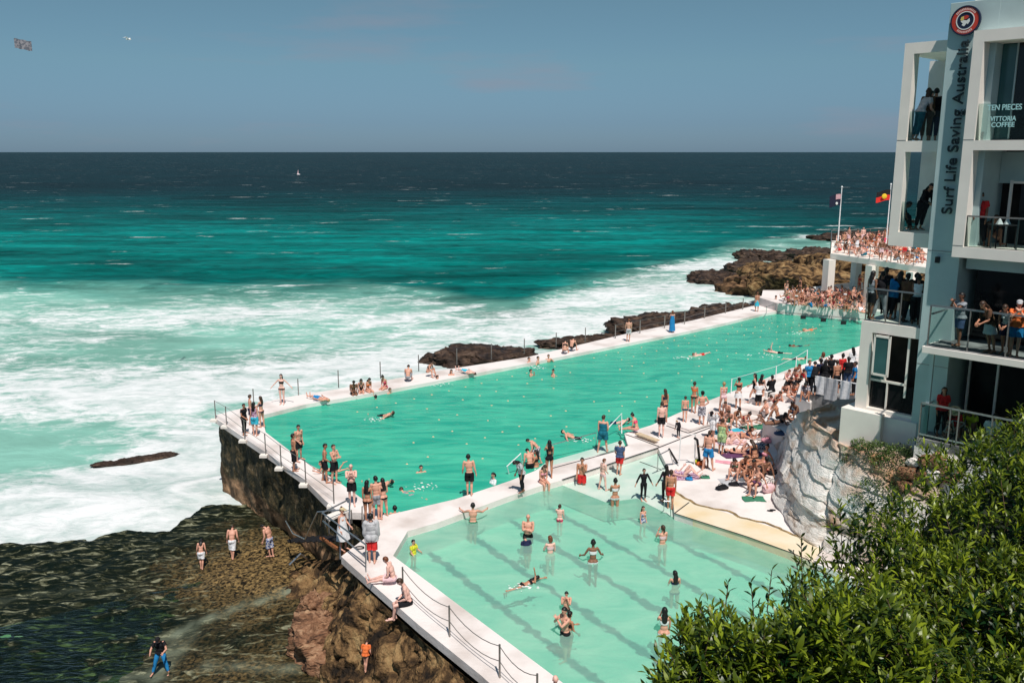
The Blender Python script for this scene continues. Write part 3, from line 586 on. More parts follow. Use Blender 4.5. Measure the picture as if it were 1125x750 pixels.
flat('pool_floor', grow(main_pool, 1.01), -2.1, M['mainfloor']); 
flat('pool_floor', grow(kid_pool, 1.02), -1.15, M['kidfloor'])
M['shelf'] = mat('pale_wet_step', (.66, .74, .66), .45, .12, .8, .1, col2=(.44, .64, .54))
# shallow steps into the pools, under a film of water
def shelf(poly, z0, z1): tag(MB().prism([(p.x, p.y) for p in poly], z0, z1).build('pool_steps', M['shelf']), kind='structure')
shelf(pxl([(618, 527), (722, 493), (732, 512), (737, 535), (741, 562), (700, 541), (665, 545)]), -1.1, -.245)
shelf(pxl([(578, 520), (600, 513), (674, 497), (689, 490), (684, 479), (650, 489), (600, 503)]), -1.6, -.205)
shelf(pxl([(548, 524), (578, 520), (600, 503), (650, 489), (646, 484), (596, 497)]), -1.9, -.75)
# water
def water(name, poly, z, m):
    P = [Vector((p.x, p.y, 0)) for p in poly]; mb = MB(); x0, x1 = min(p.x for p in P), max(p.x for p in P); tris = tessellate_polygon([P])
    ft = [tuple(t) if (P[t[1]]-P[t[0]]).cross(P[t[2]]-P[t[0]]).z > 0 else tuple(t)[::-1] for t in tris]
    me = bpy.data.meshes.new(name); me.from_pydata([(p.x, p.y, z) for p in P], [], ft); me.update(); tag(link(name, me, m), kind='structure')
water('pool_water', grow(main_pool, 1.0), WM, M['mainwater']); water('shallow_pool_water', kid_pool, WK, M['kidwater'])
# pale yellowish apron between the sunbathing shelf and the shallow pool
ap = MB().prism([(p.x, p.y) for p in pxl([(738, 536), (758, 551), (784, 559), (816, 569), (868, 585), (905, 600), (892, 618), (865, 606), (822, 590), (741, 564)])], -.9, .012)
tag(ap.build('pool_apron', M['yellow']), kind='structure')
def strip(pts, wd, z, m, name='edge_line', h=.006):
    mb = MB()
    for a, b in zip(pts[:-1], pts[1:]):
        d = (b-a).normalized(); n = Vector((-d.y, d.x, 0))*wd/2; V = [a-n, b-n, b+n, a+n]
        mb.add([(v.x, v.y, z) for v in V]+[(v.x, v.y, z+h) for v in V], [(4, 5, 6, 7), (0, 1, 5, 4), (1, 2, 6, 5), (2, 3, 7, 6), (3, 0, 4, 7)])
    tag(mb.build(name, m), kind='structure')
strip(pxl([(617.5, 527), (722.5, 492)]), .09, .004, M['tileblack'])
strip(pxl([(722.5, 492), (753, 480), (790, 466), (835, 451), (868, 440)]), .08, .006, M['tileblack'])
strip(pxl([(724, 490.5), (700, 481.5), (687, 477)]), .07, .008, M['tileblack'])
strip(pxl([(732, 467.5), (756, 475.5), (771, 470.5), (795, 463), (833, 452)]), .08, .01, M['tileblack'])
strip(pxl([(606, 514.5), (675, 496), (690, 489)]), .05, .012, M['tileblack'])
strip(pxl([(741, 564), (822, 590), (866, 606), (890, 616)]), .06, .014, M['tileblack'])
M['stain'] = mat('rock_stain', (.42, .28, .12), .85, .5, 3, col2=(.14, .10, .05))
_b = pxl([(738, 537), (748, 545), (758, 551), (770, 555), (784, 559), (800, 562), (816, 569), (840, 575), (868, 585), (890, 594)]); _p = []
for _a, _c in zip(_b[:-1], _b[1:]):
    for _k in range(5): _q = _a.lerp(_c, _k/5); _p.append(_q+Vector((float(vn(_q.x*3, _q.y*3)), float(vn(_q.x*3+9, _q.y*3)), 0))*.13)
strip(_p, .13, .018, M['stain'], 'stain_edge')
strip(pxl([(741, 564), (757, 552)]), .05, .016, M['tileblack'])
strip(pxl([(703, 507), (727, 516)], -.245), .06, -.242, M['tileblack'])
strip(pxl([(681, 480.5), (697, 488), (640, 505)], -.205), .05, -.202, M['tileblack'])
# raised block deck around the platform (slightly raised slab edges)
tag(MB().prism([(p.x, p.y) for p in pxl([(733, 466), (757, 474), (833, 451), (880, 436), (868, 409), (830, 422), (762, 448)])], 0.002, .10).build('raised_deck', M['deck']), kind='structure')
M['wood'] = mat('timber_bench', (.62, .48, .32), .7, .2, 5)
bn = MB(); a, b = at(700, 476.5, .12), at(722, 484.5, .12); d = (b-a).normalized(); n_ = Vector((-d.y, d.x, 0))*.16
for z_ in (0,): bn.add([a-n_, b-n_, b+n_, a+n_]+[v+Vector((0, 0, .06)) for v in (a-n_, b-n_, b+n_, a+n_)], [(0,1,2,3),(4,5,6,7),(0,1,5,4),(1,2,6,5),(2,3,7,6),(3,0,4,7)])
o = bn.build('plank', M['wood']); tag(o, 'narrow tan timber plank on the raised platform by the man in black shorts', 'plank')
# upper deck at the far end
tag(MB().prism([(23.83, 79.36), (33.5, 73.8), (36, 69.5), (48, 74), (48, 86), (33, 88), (28, 87.5), (23.0, 83.2)], -.1, .72).build('upper_deck', M['deck']), kind='structure')
tag(MB().prism([(28.6, 85.6), (36, 80), (48, 82), (48, 89), (34, 89)], .72, 1.25).build('upper_deck', M['deck']), kind='structure')
for k, (px, py) in enumerate(((881, 349), (903, 352), (925, 355))):
    p = at(px, py, .3); tag(MB().box(p.x-.22, p.x+.22, p.y-.35, p.y-.3, .25, .55, ).build('lane_marker', M['black']), ['dark lane marker on the far pool end wall, leftmost of three', 'dark lane marker on the far pool end wall, middle of three', 'dark lane marker on the far pool end wall, rightmost of three'][k], 'marker')

# lane ropes with floats
M['float'] = mat('float_plastic', (.80, .52, .30), .5, .2, 3)
fl0, fl1 = Vector((-11.7, 49.05, 0)), Vector((22.6, 78.6, 0)); nr0, nr1 = Vector((-4.97, 33.15, 0)), Vector((29.0, 74.5, 0))
ws = ['nearest the shallow pool deck', 'second from the near edge', 'third from the near edge', 'fourth from the near edge', 'fifth from the near edge', 'closest to the far sea wall']
FLM = [None]
for i in range(6):
    f = (i+.9)/7; a = nr0.lerp(fl0, f); b = nr1.lerp(fl1, f); a = a.lerp(b, .03); b = a.lerp(b, .985)
    rt = MB(); Ln = (b-a).length; k = int(Ln/3)
    pts = [a.lerp(b, j/k)+Vector((0, .12*math.sin(j*.5+i), WM-.035)) for j in range(k+1)]; rt.tube([p-Vector((0, 0, .02)) for p in pts], .012, 4)
    ro = rt.build('lane_rope', M['whiterail']); tag(ro, f'lane rope with small pale floats in the big pool, {ws[i]}', 'lane rope', 'lane ropes in the big pool')
    nfl = int(Ln/1.3); fme = None
    for j in range(1, nfl):
        if random.random() < .38: continue
        t = j/nfl*k; j0 = int(t); q = pts[j0].lerp(pts[min(j0+1, k)], t-j0); 
        if FLM[0] is None: FLM[0] = MB().ball((0, 0, 0), (.062, .042, .04), 8, 5).build('float', M['float'], ro); fo = FLM[0]
        else: fo = FLM[0].copy(); C.objects.link(fo); fo.parent = ro
        fo.location = q+Vector((0, 0, .02+.012*random.random()))

# ------------------------------------------------------------ railings
def rail_run(name, label, bases, h, wires, m, ends=None, r=.03, base=True, sag=0, group=None):
    root = empty(name, bases[0]); tag(root, label, 'railing', group); o0 = Vector(bases[0])
    for b in bases:
        b = Vector(b); MB().tube([b-o0-Vector((0, 0, .1)), b-o0+Vector((0, 0, h))], r, 6).build('post', m, root)
        if base: MB().box(b.x-o0.x-.26, b.x-o0.x+.10, b.y-o0.y-.22, b.y-o0.y+.12, -.15+b.z-o0.z, -.03+b.z-o0.z).build('post_base', M['white'], root)
    for hh in wires:
        mb = MB()
        for a, b in zip(bases[:-1], bases[1:]):
            a, b = Vector(a)-o0, Vector(b)-o0; pts = [a.lerp(b, t/6)+Vector((0, 0, hh*h-sag*4*(t/6)*(1-t/6))) for t in range(7)]; mb.tube(pts, .012, 4)
        mb.build('wire', m, root)
    return root
rail_run('metal_railing', 'post and wire railing along the top of the dark seaweed wall', [tuple(at(x, y)) for x, y in ((237, 459.5), (249, 466.5), (269, 482), (292, 498), (309, 512), (336, 530), (367, 553))], 1.0, (.98, .5), M['rail'])
far = [(279, 446), (328, 434), (372, 424), (418, 414), (460, 406), (502, 398.5), (540, 393), (576, 387), (611, 380), (643, 374)]
rail_run('metal_railing', 'thin post railing on the far pool edge in front of the foam', [tuple(at(x, y)) for x, y in far], 1.0, (), M['rail'], base=False, r=.035)
far2 = [(676, 371.5), (703, 366), (730, 360.5), (752, 356), (774, 349.5), (797, 344), (816, 340), (829, 337)]
rail_run('metal_railing', 'railing on the far pool edge in front of the large dark rocks', [tuple(at(x, y)) for x, y in far2], 1.05, (.98, .5), M['rail'], base=False, r=.04)
rail_run('metal_railing', 'post and chain railing on the walkway beside the shallow pool', [tuple(at(x, y)) for x, y in ((443, 654), (494, 699), (549, 744), (590, 778))], 1.0, (.95, .5), M['rail'], base=False, sag=.22)
# stairs with tube handrails
def pole(pts, r=.028, name='handrail', m=None, root=None): return MB().tube(pts, r, 8).build(name, m or M['steel'], root)
st = empty('steel_stairs', tuple(at(400, 600)))
tag(st, 'steel stairs with tubular handrails going down from the pool corner to the rocks', 'stairs'); o0 = Vector(st.location)
def P_(px, py, z): return at(px, py, z)-o0
for a, nm in (([(373, 560, 1.0), (349, 562, .75), (335, 592, -.9), (322, 586, -1.4), (314, 572, -1.9)], 0), ([(384, 548, 1.0), (354, 563, .9), (352, 577, .0)], 0), ([(354, 563, .95), (402, 598, .95), (402, 628, 0)], 0), ([(355, 572, .5), (402, 612, .5)], 0), ([(384, 548, 1.0), (384, 582, 0)], 0), ([(374, 583, .3), (374, 614, -.6)], 0), ([(398, 556, .9), (398, 578, 0)], 0)):
    pole([P_(*q) for q in a], .03, root=st)
for k in range(10):
    f_ = k/9; c = P_(383-58*f_, 590+2*f_, -.15-2.4*f_)
    MB().box(-.16, .16, -.35, .35, -.04, 0, Matrix.Translation(c) @ Matrix.Rotation(R(-52), 4, 'Z')).build('step', M['black'], st)
pole([P_(318, 620, -3.0), P_(330, 608, -2.6), P_(345, 619, -3.3)], .05, 'pipe', root=st)
beam = MB().tube([P_(352, 590, -.6), P_(410, 628, -.45)], .07, 4).build('beam', M['orangerust'], st)
# low white bench slab beside the stairs
p0, p1, p2, p3 = at(357, 566, .45), at(383, 556, .45), at(386, 560, .45), at(361, 571, .45)
tb = empty('platform_table', tuple(at(370, 575))); tag(tb, 'small white platform on steel legs beside the stairs', 'platform'); q0 = Vector(tb.location)
V = [p-q0 for p in (p0, p1, p2, p3)]; MB().add(V+[v-Vector((0, 0, .07)) for v in V], [(0,1,2,3),(4,5,6,7),(0,1,5,4),(1,2,6,5),(2,3,7,6),(3,0,4,7)]).build('tabletop', M['white'], tb)
for v in V: MB().tube([v, Vector((v.x, v.y, -.1))], .025, 6).build('leg', M['rail'], tb)
# pool hand rails
def handrail(label, pts, m=M['whiterail'], r=.03):
    rt = MB(); P = [at(*p) for p in pts]; base = Vector((P[0].x, P[0].y, 0)); rt.tube([p-base for p in P], r, 8); o = rt.build('handrail', m); o.location = base; tag(o, label, 'handrail')
handrail('long thin steel handrail over the steps of the big pool', [(600, 500, -.3), (600, 490, .5), (655, 475, .75), (655, 492, -.3)], M['steel'], .022)
handrail('short white handrail by the dark haired girl at the steps', [(560, 524, -.4), (557, 512, .2), (572, 498, .75), (574, 512, .0)])
handrail('white handrail held by the woman in the pink bikini', [(667, 477, -.2), (668, 470, .3), (683, 454, .9), (683, 476, 0.0)])
handrail('tall white frame rail standing in the middle of the sunbathing deck, left one', [(746, 512, 0), (748, 477, 1.5), (764, 477, 1.5), (763, 510, 0)])
handrail('black railing pole leaning over the deck near the man in blue shorts', [(763, 481, 1.4), (766, 483, 1.3), (769, 509, 0)], M['black'], .06)
handrail('black railing pole lying against the white deck frame', [(735, 493, .9), (744, 508, 0.05)], M['black'], .05)
handrail('thin steel rail at the shallow steps left of the boy in the wetsuit', [(722, 518, -.3), (723, 500, .8), (735, 494, .9), (740, 510, 0)], M['steel'])
handrail('steel ladder rail in the far pool corner', [(842, 345, -.2), (842, 337, .9), (852, 334, .9), (852, 340, .72)], M['steel'])
handrail('steel rail beside the shallow pool apron', [(729, 563, -.4), (730, 550, .4), (736, 550, .4), (737, 566, -.2)], M['steel'], .02)
handrail('steel rail between the group in black and the big pool edge', [(840, 445, .1), (841, 431, 1.0), (852, 428, 1.0), (852, 441, .1)], M['whiterail'])
rail_run('metal_railing', 'thin white railing along the big pool edge beside the crowded benches', [tuple(at(x, y)) for x, y in ((803, 434), (852, 419), (874, 408), (886, 400))], 1.0, (.98,), M['whiterail'], base=False)

# ------------------------------------------------------------ white block seats and grey terrace by the building
bl = MB().prism([(p.x, p.y) for p in (at(837, 481), at(866, 498), at(889, 470), at(855, 458))], -.05, .92).build('bench_block', M['whitewall'], bevel=.02)
tag(bl, 'white painted concrete block that sunbathers lie on beside the rocks', 'block')
bl = MB().prism([(p.x, p.y) for p in (at(872, 470), at(888, 478), at(905, 450), at(880, 444))], -.05, 1.7).build('bench_block', M['whitewall'], bevel=.02)
tag(bl, 'taller pale block between the sunbathers and the grey terrace wall', 'block')
E2 = Vector((.69, -.724, 0)); N2 = Vector((-.724, -.69, 0))
tp = at(885, 432, 2.0); tq = tp+E2*9
ter = empty('crowd_terrace', (tp.x, tp.y, 0)); tag(ter, 'grey stained concrete terrace full of shaded onlookers left of the building', 'terrace')
poly = [tp, tq, tq-N2*9, tp-N2*9]
MB().prism([(p.x-tp.x, p.y-tp.y) for p in poly], -.2, 2.0).build('wall', M['greywall'], ter)
mb = MB()
for hh in (1.0,): mb.tube([Vector((0, 0, 3.0)), E2*7+Vector((0, 0, 3.0))], .03, 6)
mb.tube([Vector((0, 0, 3.0)), -N2*8+Vector((0, 0, 3.0))], .03, 6)
for k in range(6): mb.tube([E2*k*1.3+Vector((0, 0, 1.9)), E2*k*1.3+Vector((0, 0, 3.0))], .025, 6)
mb.build('railing', M['whiterail'], ter)

# ------------------------------------------------------------ the club building
SC, QC = -14.09*.69+29.8*.724, 30.76
FP = Vector((14.09, 29.8, 0))
def sm(s, z, q): return s+(SC-s)*q/QC, z+(14-z)*q/QC
def W(s, q, z): p = FP+E2*s+N2*q; return Vector((p.x, p.y, z))
bld = empty('club_building', (FP.x, FP.y, 0)); tag(bld, 'white and grey surf club building with stacked balconies on the right', 'building')
TM = Matrix(((E2.x, N2.x, 0), (E2.y, N2.y, 0), (0, 0, 1))).to_4x4()
def bb(name, m, *boxes, parent=None, bevel=.0):
    mb = MB()
    for (s0, s1, q0, q1, z0, z1) in boxes: mb.box(s0, s1, q0, q1, z0, z1, TM)
    return mb.build(name, m, parent or bld, bevel)
def ff(s0, s1, z0, z1, q, back):   # box whose front face sits on plane q, given by where it shows on the facade
    a, b = sm(s0, z0, q); c, d = sm(s1, z1, q); return (a, c, q-back, q, b, d)
# fin and roof
bb('sign_wall', M['fin'], (-.27, .78, -5, 0, 2.6, 10.7), bevel=.01)
bb('sign_wall', M['fin'], (-.27, 1.22, -5, 0, 10.702, 18.6), bevel=.01)
bb('roof', M['fin'], (1.222, 10, -10, -.004, 17.55, 18.6))
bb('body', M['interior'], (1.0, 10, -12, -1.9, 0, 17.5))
bb('lower_wall', M['fin'], (1.23, 10, -1.88, -.3, 10.72, 10.95))
# left loggia frames
q = -.4
def fr(name, s0, s1, z0, z1, qq=q, back=.45, m=None, parent=None): return bb(name, m or M['white'], ff(s0, s1, z0, z1, qq, back), parent=parent, bevel=.008)
mb = MB()
def addff(mb, s0, s1, z0, z1, qq, back): mb.box(*ff(s0, s1, z0, z1, qq, back), TM)
addff(mb, -1.62, -1.30, 10.85, 17.5, q, .45); addff(mb, -1.30, -.27, 17.15, 17.5, q, 3.4); addff(mb, -1.30, -.27, 14.0, 14.36, q, 3.4); addff(mb, -1.30, -.27, 10.85, 11.33, q, 3.4)
mb.build('loggia_frame', M['white'], bld)
a0, c0 = sm(-1.62, 17.5, q)
bb('slab', M['white'], (a0, a0+.34, q-3.4, q-.453, sm(0, 17.15, q)[1], sm(0, 17.5, q)[1]), (a0, a0+.34, q-3.4, q-.453, sm(0, 14.0, q)[1], sm(0, 14.36, q)[1]), (a0, a0+.34, q-3.4, q-.453, sm(0, 10.85, q)[1], sm(0, 11.33, q)[1]))
# rear column seen through the loggia
mb = MB(); cs = -2.15; mb.box(cs, cs+.55, -3.8, -3.4, 10.9, 17.2, TM); mb.build('column', M['whitewall'], bld)
mb = MB(); mb.box(-2.0, -.3, -3.9, -3.6, 16.3, 17.2, TM); mb.build('beam', M['whitewall'], bld)
for z0 in (11.4, 14.36): bb('balustrade_glass', M['glass'], ff(-1.30, -.28, z0, z0+.95, q-.1, .02))
# left lower block with balcony
q = -.1
mb = MB(); addff(mb, -2.32, -1.9, 4.9, 8.12, q, .5); addff(mb, -1.9, -.27, 7.74, 8.12, q, 4.2); addff(mb, -2.32, -1.9, 7.74, 8.12, q-.503, 3.7); addff(mb, -1.9, -.27, 4.82, 5.0, q, .4)
mb.build('loggia_frame', M['white'], bld)
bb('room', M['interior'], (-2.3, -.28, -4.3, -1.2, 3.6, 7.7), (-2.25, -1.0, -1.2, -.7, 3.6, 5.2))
wf = MB()
for (s0, s1, z0, z1) in ((-1.89, -.55, 6.02, 6.10), (-1.89, -1.83, 5.0, 7.72), (-1.24, -1.19, 5.0, 6.05), (-.62, -.55, 5.6, 7.72), (-1.35, -1.29, 6.1, 7.72)): addff(wf, s0, s1, z0, z1, q-.12, .06)
wfo = wf.build('window', M['white'], bld)
bb('pane', M['tealglass'], ff(-1.83, -1.35, 6.12, 7.66, q-.14, .02), parent=wfo)
aw = MB(); 
for (s0, s1, z0, z1) in ((-1.80, -1.24, 7.60, 7.68), (-1.80, -1.24, 6.22, 6.30), (-1.82, -1.76, 6.22, 7.68), (-1.30, -1.22, 6.22, 7.68)): addff(aw, s0, s1, z0, z1, q+.12, .05)
awo = aw.build('window', M['white'], bld); bb('pane', M['tealglass'], ff(-1.76, -1.30, 6.30, 7.60, q+.1, .02), parent=awo)
bb('pane', M['darkglass'], ff(-1.83, -.30, 5.02, 6.0, q-.2, .02), parent=wfo)
[bb('railing_post', M['rail'], ff(s, s+.035, 8.12, 9.3, q-.05, .04)) for s in (-2.22, -1.5, -1.0, -.32)]
bb('railing_top', M['steel'], ff(-2.25, -.27, 9.27, 9.32, q-.04, .05)); bb('balustrade_glass', M['glass'], ff(-2.2, -.28, 8.2, 9.25, q-.07, .015))
# kinked base block
mb = MB(); mb.box(-2.71, -1.2, -2.5, .25, 1.5, 4.88, TM); mb.build('base', M['white'], bld, .01)
mb = MB(); mb.box(-1.2, -.05, -2.5, .05, 1.5, 4.80, TM); mb.build('base', M['whitewall'], bld, .01)
# right loggias
q = .5
mb = MB(); addff(mb, .52, .85, 10.63, 17.7, q, 2.0); addff(mb, .85, 9, 17.35, 17.7, q, 2.0); addff(mb, .85, 9, 14.05, 14.36, q, 2.2); addff(mb, .85, 9, 10.63, 10.98, q, 2.2)
mb.build('loggia_frame', M['white'], bld)
bb('reveal', M['fin'], (1.23, 9, -1.62, -1.5, 13.0, 14.0))
bb('glazing', M['darkglass'], (1.70, 9, -.60, -.55, 14.4, 17.3)); bb('glazing', M['tealglass'], (1.23, 1.66, -.60, -.55, 14.4, 17.3)); bb('window_frame', M['fin'], (1.66, 1.70, -.58, -.5, 14.4, 17.3))
bb('glazing', M['darkglass'], (1.95, 9, -1.45, -1.4, 11.0, 12.95)); bb('window_frame', M['white'], (1.62, 1.70, -1.42, -1.34, 11.0, 13.1), (1.70, 9, -1.42, -1.34, 13.0, 13.07), (2.3, 9, -1.42, -1.36, 12.35, 12.38))
bb('cushion', mat('red_fabric', (.5, .03, .03), .8), ff(.9, 1.12, 14.36, 14.62, 0, .4))
bb('railing_top', M['rail'], ff(.86, 9, 11.95, 12.0, q-.06, .05)); bb('balustrade_glass', M['glass'], ff(.86, 9, 11.0, 11.94, q-.08, .015)); [bb('railing_post', M['rail'], ff(s, s+.04, 10.98, 11.98, q-.1, .05)) for s in (.86, 1.65, 2.4, 3.2)]
# balcony
q = 1.4
mb = MB(); addff(mb, -.14, 9, 7.30, 7.53, q, 3.2); mb.build('balcony_slab', M['white'], bld, .01)
s0_, z0_ = sm(-.05, 7.55, q)
bb('balcony_floor', M['greywall'], (s0_, 10, q-3.1, q-.04, sm(0, 7.53, q)[1]+.002, sm(0, 7.53, q)[1]+.02))
zf = sm(0, 7.53, q)[1]+.02
bb('railing_top', M['steel'], ff(.0, 9, 8.92, 8.98, q-.1, .06), (sm(0, 0, q)[0], sm(0, 0, q)[0]+.05, q-1.7, q-.16, zf+1.02, zf+1.07))
[bb('railing_post', M['rail'], ff(s, s+.04, 7.53, 8.95, q-.1, .05)) for s in (.0, 1.28, 2.45, 3.6)]; bb('railing_post', M['rail'], (sm(0, 0, q)[0], sm(0, 0, q)[0]+.05, q-1.7, q-1.65, zf, zf+1.05))
bb('balustrade_glass', M['glass'], ff(.03, 9, 7.62, 8.9, q-.13, .012))
bb('glazing', M['darkglass'], (1.05, 9, -1.0, -.9, 7.9, 10.6)); bb('window_frame', M['fin'], (2.95, 3.15, -.9, -.84, 7.9, 10.6)); bb('reveal', M['fin'], (.9, 9, -.9, -.3, 10.25, 10.7))
# lower terrace
q = 1.0
zl = sm(0, 4.30, q)[1]
bb('terrace_floor', M['greywall'], (sm(-.02, 0, q)[0], 10, q-4, q, zl-.3, zl))
bb('base', M['whitewall'], (sm(-.08, 0, q)[0], 10, q-4, q-.01, 2.2, zl-.302))
bb('railing_top', M['steel'], ff(.0, 9, 5.52, 5.58, q-.05, .05), (sm(0, 0, q)[0], sm(0, 0, q)[0]+.05, q-2.5, q-.12, zl+1.05, zl+1.1))
bb('railing_bottom', M['steel'], ff(.0, 9, 4.42, 4.47, q-.05, .05)); [bb('railing_post', M['rail'], ff(s, s+.04, 4.32, 5.55, q-.05, .05)) for s in (.0, .98, 1.25, 2.3, 3.4)]
bb('balustrade_glass', M['glass'], ff(.03, 9, 4.48, 5.5, q-.08, .012))
bb('glazing', M['darkglass'], (.95, 9, -1.4, -1.3, 4, 7.4)); bb('window_frame', M['whitewall'], *[(s, s+.07, -1.3, -1.22, 4.4, 7.4) for s in (1.0, 1.9, 2.9, 3.8)])
bb('window_frame', M['fin'], (.5, .62, .8, .9, 4.7, 7.5))

for z_, s0, s1 in ((10.78, -.27, .51), (6.9, -.27, .78)): bb('joint', M['rail'], (s0, s1, 0, .006, z_, z_+.02))
for z_, s0, s1, q_ in ((14.37, -1.62, -1.32, -.4), (14.37, .52, .84, .5), (10.98+.02, .52, .84, .5)): bb('joint', M['rail'], ff(s0, s1, z_, z_+.018, q_+.005, .02))
# lettering
def text(name, body, size, m, parent, Mx, ext=.04, bold=0, sx=1.0, align='LEFT', sp=1.0):
    cu = bpy.data.curves.new(name, 'FONT'); cu.body = body; cu.size = size; cu.extrude = ext; cu.offset = bold; cu.align_x = align; cu.space_character = sp
    t = bpy.data.objects.new(name, cu); C.objects.link(t); bpy.context.view_layer.update()
    me = bpy.data.meshes.new_from_object(t.evaluated_get(bpy.context.evaluated_depsgraph_get())); bpy.data.objects.remove(t)
    me.transform(Matrix.Diagonal((sx, 1, 1, 1))); me.transform(Mx); me.name = name; me.materials.clear()
    return link(name, me, m, parent)
def facemat(s, q, z, rot=0):   # text plane on the facade: x along E2, y up, z out along N2
    B = Matrix(((E2.x, 0, N2.x, 0), (E2.y, 0, N2.y, 0), (0, 1, 0, 0), (0, 0, 0, 1)))
    return Matrix.Translation(E2*s+N2*q+Vector((0, 0, z))) @ B @ Matrix.Rotation(rot, 4, 'Z')
tx = text('lettering', 'Surf Life Saving Australia', .46, M['lettering'], bld, Matrix.Identity(4), .04, .002)
xs = [v.co.x for v in tx.data.vertices]; wd = max(xs)-min(xs)
tx.data.transform(facemat(.42, .09, 12.0, math.pi/2) @ Matrix.Diagonal((5.42/wd, 1, 1, 1)))
for body, s0, s1, z in (('TEN PIECES', 1.15, 2.14, 15.27), ('VITTORIA', 1.27, 2.02, 14.94), ('COFFEE', 1.31, 1.98, 14.76)):
    a, zz = sm(s0, z, .43); b_, _ = sm(s1, z, .43)
    o = text('lettering', body, .235 if body[0] == 'T' else .2, M['cyan'], bld, Matrix.Identity(4), .004, .004)
    xs = [v.co.x for v in o.data.vertices]; o.data.transform(facemat(a, .435, zz) @ Matrix.Diagonal(((b_-a)/(max(xs)-min(xs)), 1, 1, 1)))
bb('balustrade_glass', M['glass'], ff(.86, 9, 14.37, 15.48, .42, .012))
# round club badge
red = mat('badge_red', (.55, .05, .03), .5, .05); navy = mat('badge_navy', (.01, .018, .05), .5, .05); bw = mat('badge_white', (.75, .75, .72), .5, .05); yl = mat('badge_yellow', (.75, .55, .15), .5, .05); pk = mat('badge_letter', (.80, .5, .45), .5, .05)
sg = empty('round_badge', tuple(W(.26, .02, 18.02))); so_ = Vector(sg.location); tag(sg, 'round red white and navy badge high on the grey sign wall', 'badge')
def disc(nm, r0, r1, q0, q1, m, n=40):
    mb = MB(); V = []; 
    for qq, rr in ((q0, r1), (q1, r1), (q1, r0), (q0, r0)):
        for k in range(n):
            t = 2*math.pi*k/n; V.append(E2*rr*math.cos(t)+N2*qq+Vector((0, 0, rr*math.sin(t))))
    F = []
    for j in range(4 if r0 > 0 else 1):
        for k in range(n): F.append((j*n+k, j*n+(k+1) % n, ((j+1) % 4)*n+(k+1) % n, ((j+1) % 4)*n+k))
    if r0 == 0: F += [tuple(n+k for k in range(n)), tuple(range(n))[::-1]]
    mb.add(V[:2*n] if r0 == 0 else V, F); return mb.build(nm, m, sg)
disc('rim', .41, .45, 0, .10, navy); disc('ring', .28, .408, 0, .085, red); disc('inner_ring', .25, .278, 0, .095, bw); disc('centre', 0, .249, 0, .08, navy)
def patch(nm, pts, m, q_):
    mb = MB(); V = [E2*x+N2*q_+Vector((0, 0, z)) for x, z in pts]; mb.add(V, [tuple(range(len(V)))]); return mb.build(nm, m, sg)
patch('emblem', [(-.13, -.03), (-.15, .06), (-.06, .02), (.04, .0), (.12, .06), (.14, -.03), (.08, -.12), (.05, -.08), (-.02, -.17), (-.10, -.13), (-.07, -.08)], bw, .084)
patch('emblem', [(-.15, .03), (-.13, .11), (-.05, .14), (-.04, .03), (-.10, .0)], yl, .087); patch('emblem', [(-.04, .05), (-.05, .14), (.04, .16), (.11, .12), (.06, .06), (.0, .03)], red, .089)
for a0_, a1_, n_ in ((35, 145, 14), (-130, -50, 10)):
    mb = MB()
    for k in range(n_):
        t = R(a0_+(a1_-a0_)*(k+.5)/n_); c = E2*.345*math.cos(t)+Vector((0, 0, .345*math.sin(t)))+N2*.086
        mb.box(-.016, .016, -.004, .004, -.033, .033, Matrix.Translation(c) @ TM @ Matrix.Rotation(math.pi/2-t, 4, 'Y'))
    mb.build('ring_mark', pk, sg)
bb('roof_vent', M['white'], (.35, .75, -.6, -.3, 18.6, 18.72))
bb('lamp', M['black'], (.05, .17, 0, .12, 10.4, 10.6))

# white column terrace at the far end
ct = empty('column_terrace', (29.1, 81.8, 0)); tag(ct, 'white terrace on columns crowded with people beyond the pool', 'terrace'); c0 = Vector((29.1, 81.8, 0))
tpoly = [Vector(p+(0,)) for p in [(29.1, 81.8), (33.6, 70.5), (48, 77), (43, 98), (33.2, 93.5)]]
MB().prism([((p-c0).x, (p-c0).y) for p in tpoly], 4.45, 4.95).build('slab', M['white'], ct, .02)
dv = (tpoly[1]-tpoly[0]).normalized(); dn = Vector((-dv.y, dv.x, 0))*-1
def col(p, w_, m): 
    p = p-c0; MB().box(-w_, w_, -w_, w_, .7, 4.45, Matrix.Translation(p) @ Matrix.Rotation(math.atan2(dv.y, dv.x), 4, 'Z')).build('column', m, ct)
col(tpoly[0]+dv*.45-dn*-.45, .38, M['white'])
for px in (958, 1003):
    for k in range(60):
        p = tpoly[0].lerp(tpoly[1], k/59)
        d_ = 963+20; 
        if p.x/p.y*983+562.5 > px: break
    col(p+dv*.1, .38, M['white'])
p = at(935, 300, 2.0); col(Vector((32.6, 84.5, 0)), .34, M['fin'])
mb = MB(); pr = [tpoly[1], tpoly[0], tpoly[4], tpoly[3]]
for a, b in zip(pr[:-1], pr[1:]): mb.tube([a-c0+Vector((0, 0, 6.0)), b-c0+Vector((0, 0, 6.0))], .03, 6)
for a, b in zip(pr[:-1], pr[1:]):
    n_ = int((b-a).length/2.2)
    for k in range(n_+1): q_ = a.lerp(b, k/n_)-c0; mb.tube([q_+Vector((0, 0, 4.95)), q_+Vector((0, 0, 6.0))], .03, 6)
mb.build('railing', M['rail'], ct)
a, b = tpoly[0]-c0, tpoly[4]-c0; g = MB(); g.add([a+Vector((0,0,5.0)), b+Vector((0,0,5.0)), b+Vector((0,0,5.95)), a+Vector((0,0,5.95))], [(0,1,2,3)]); g.build('balustrade_glass', M['glass'], ct)
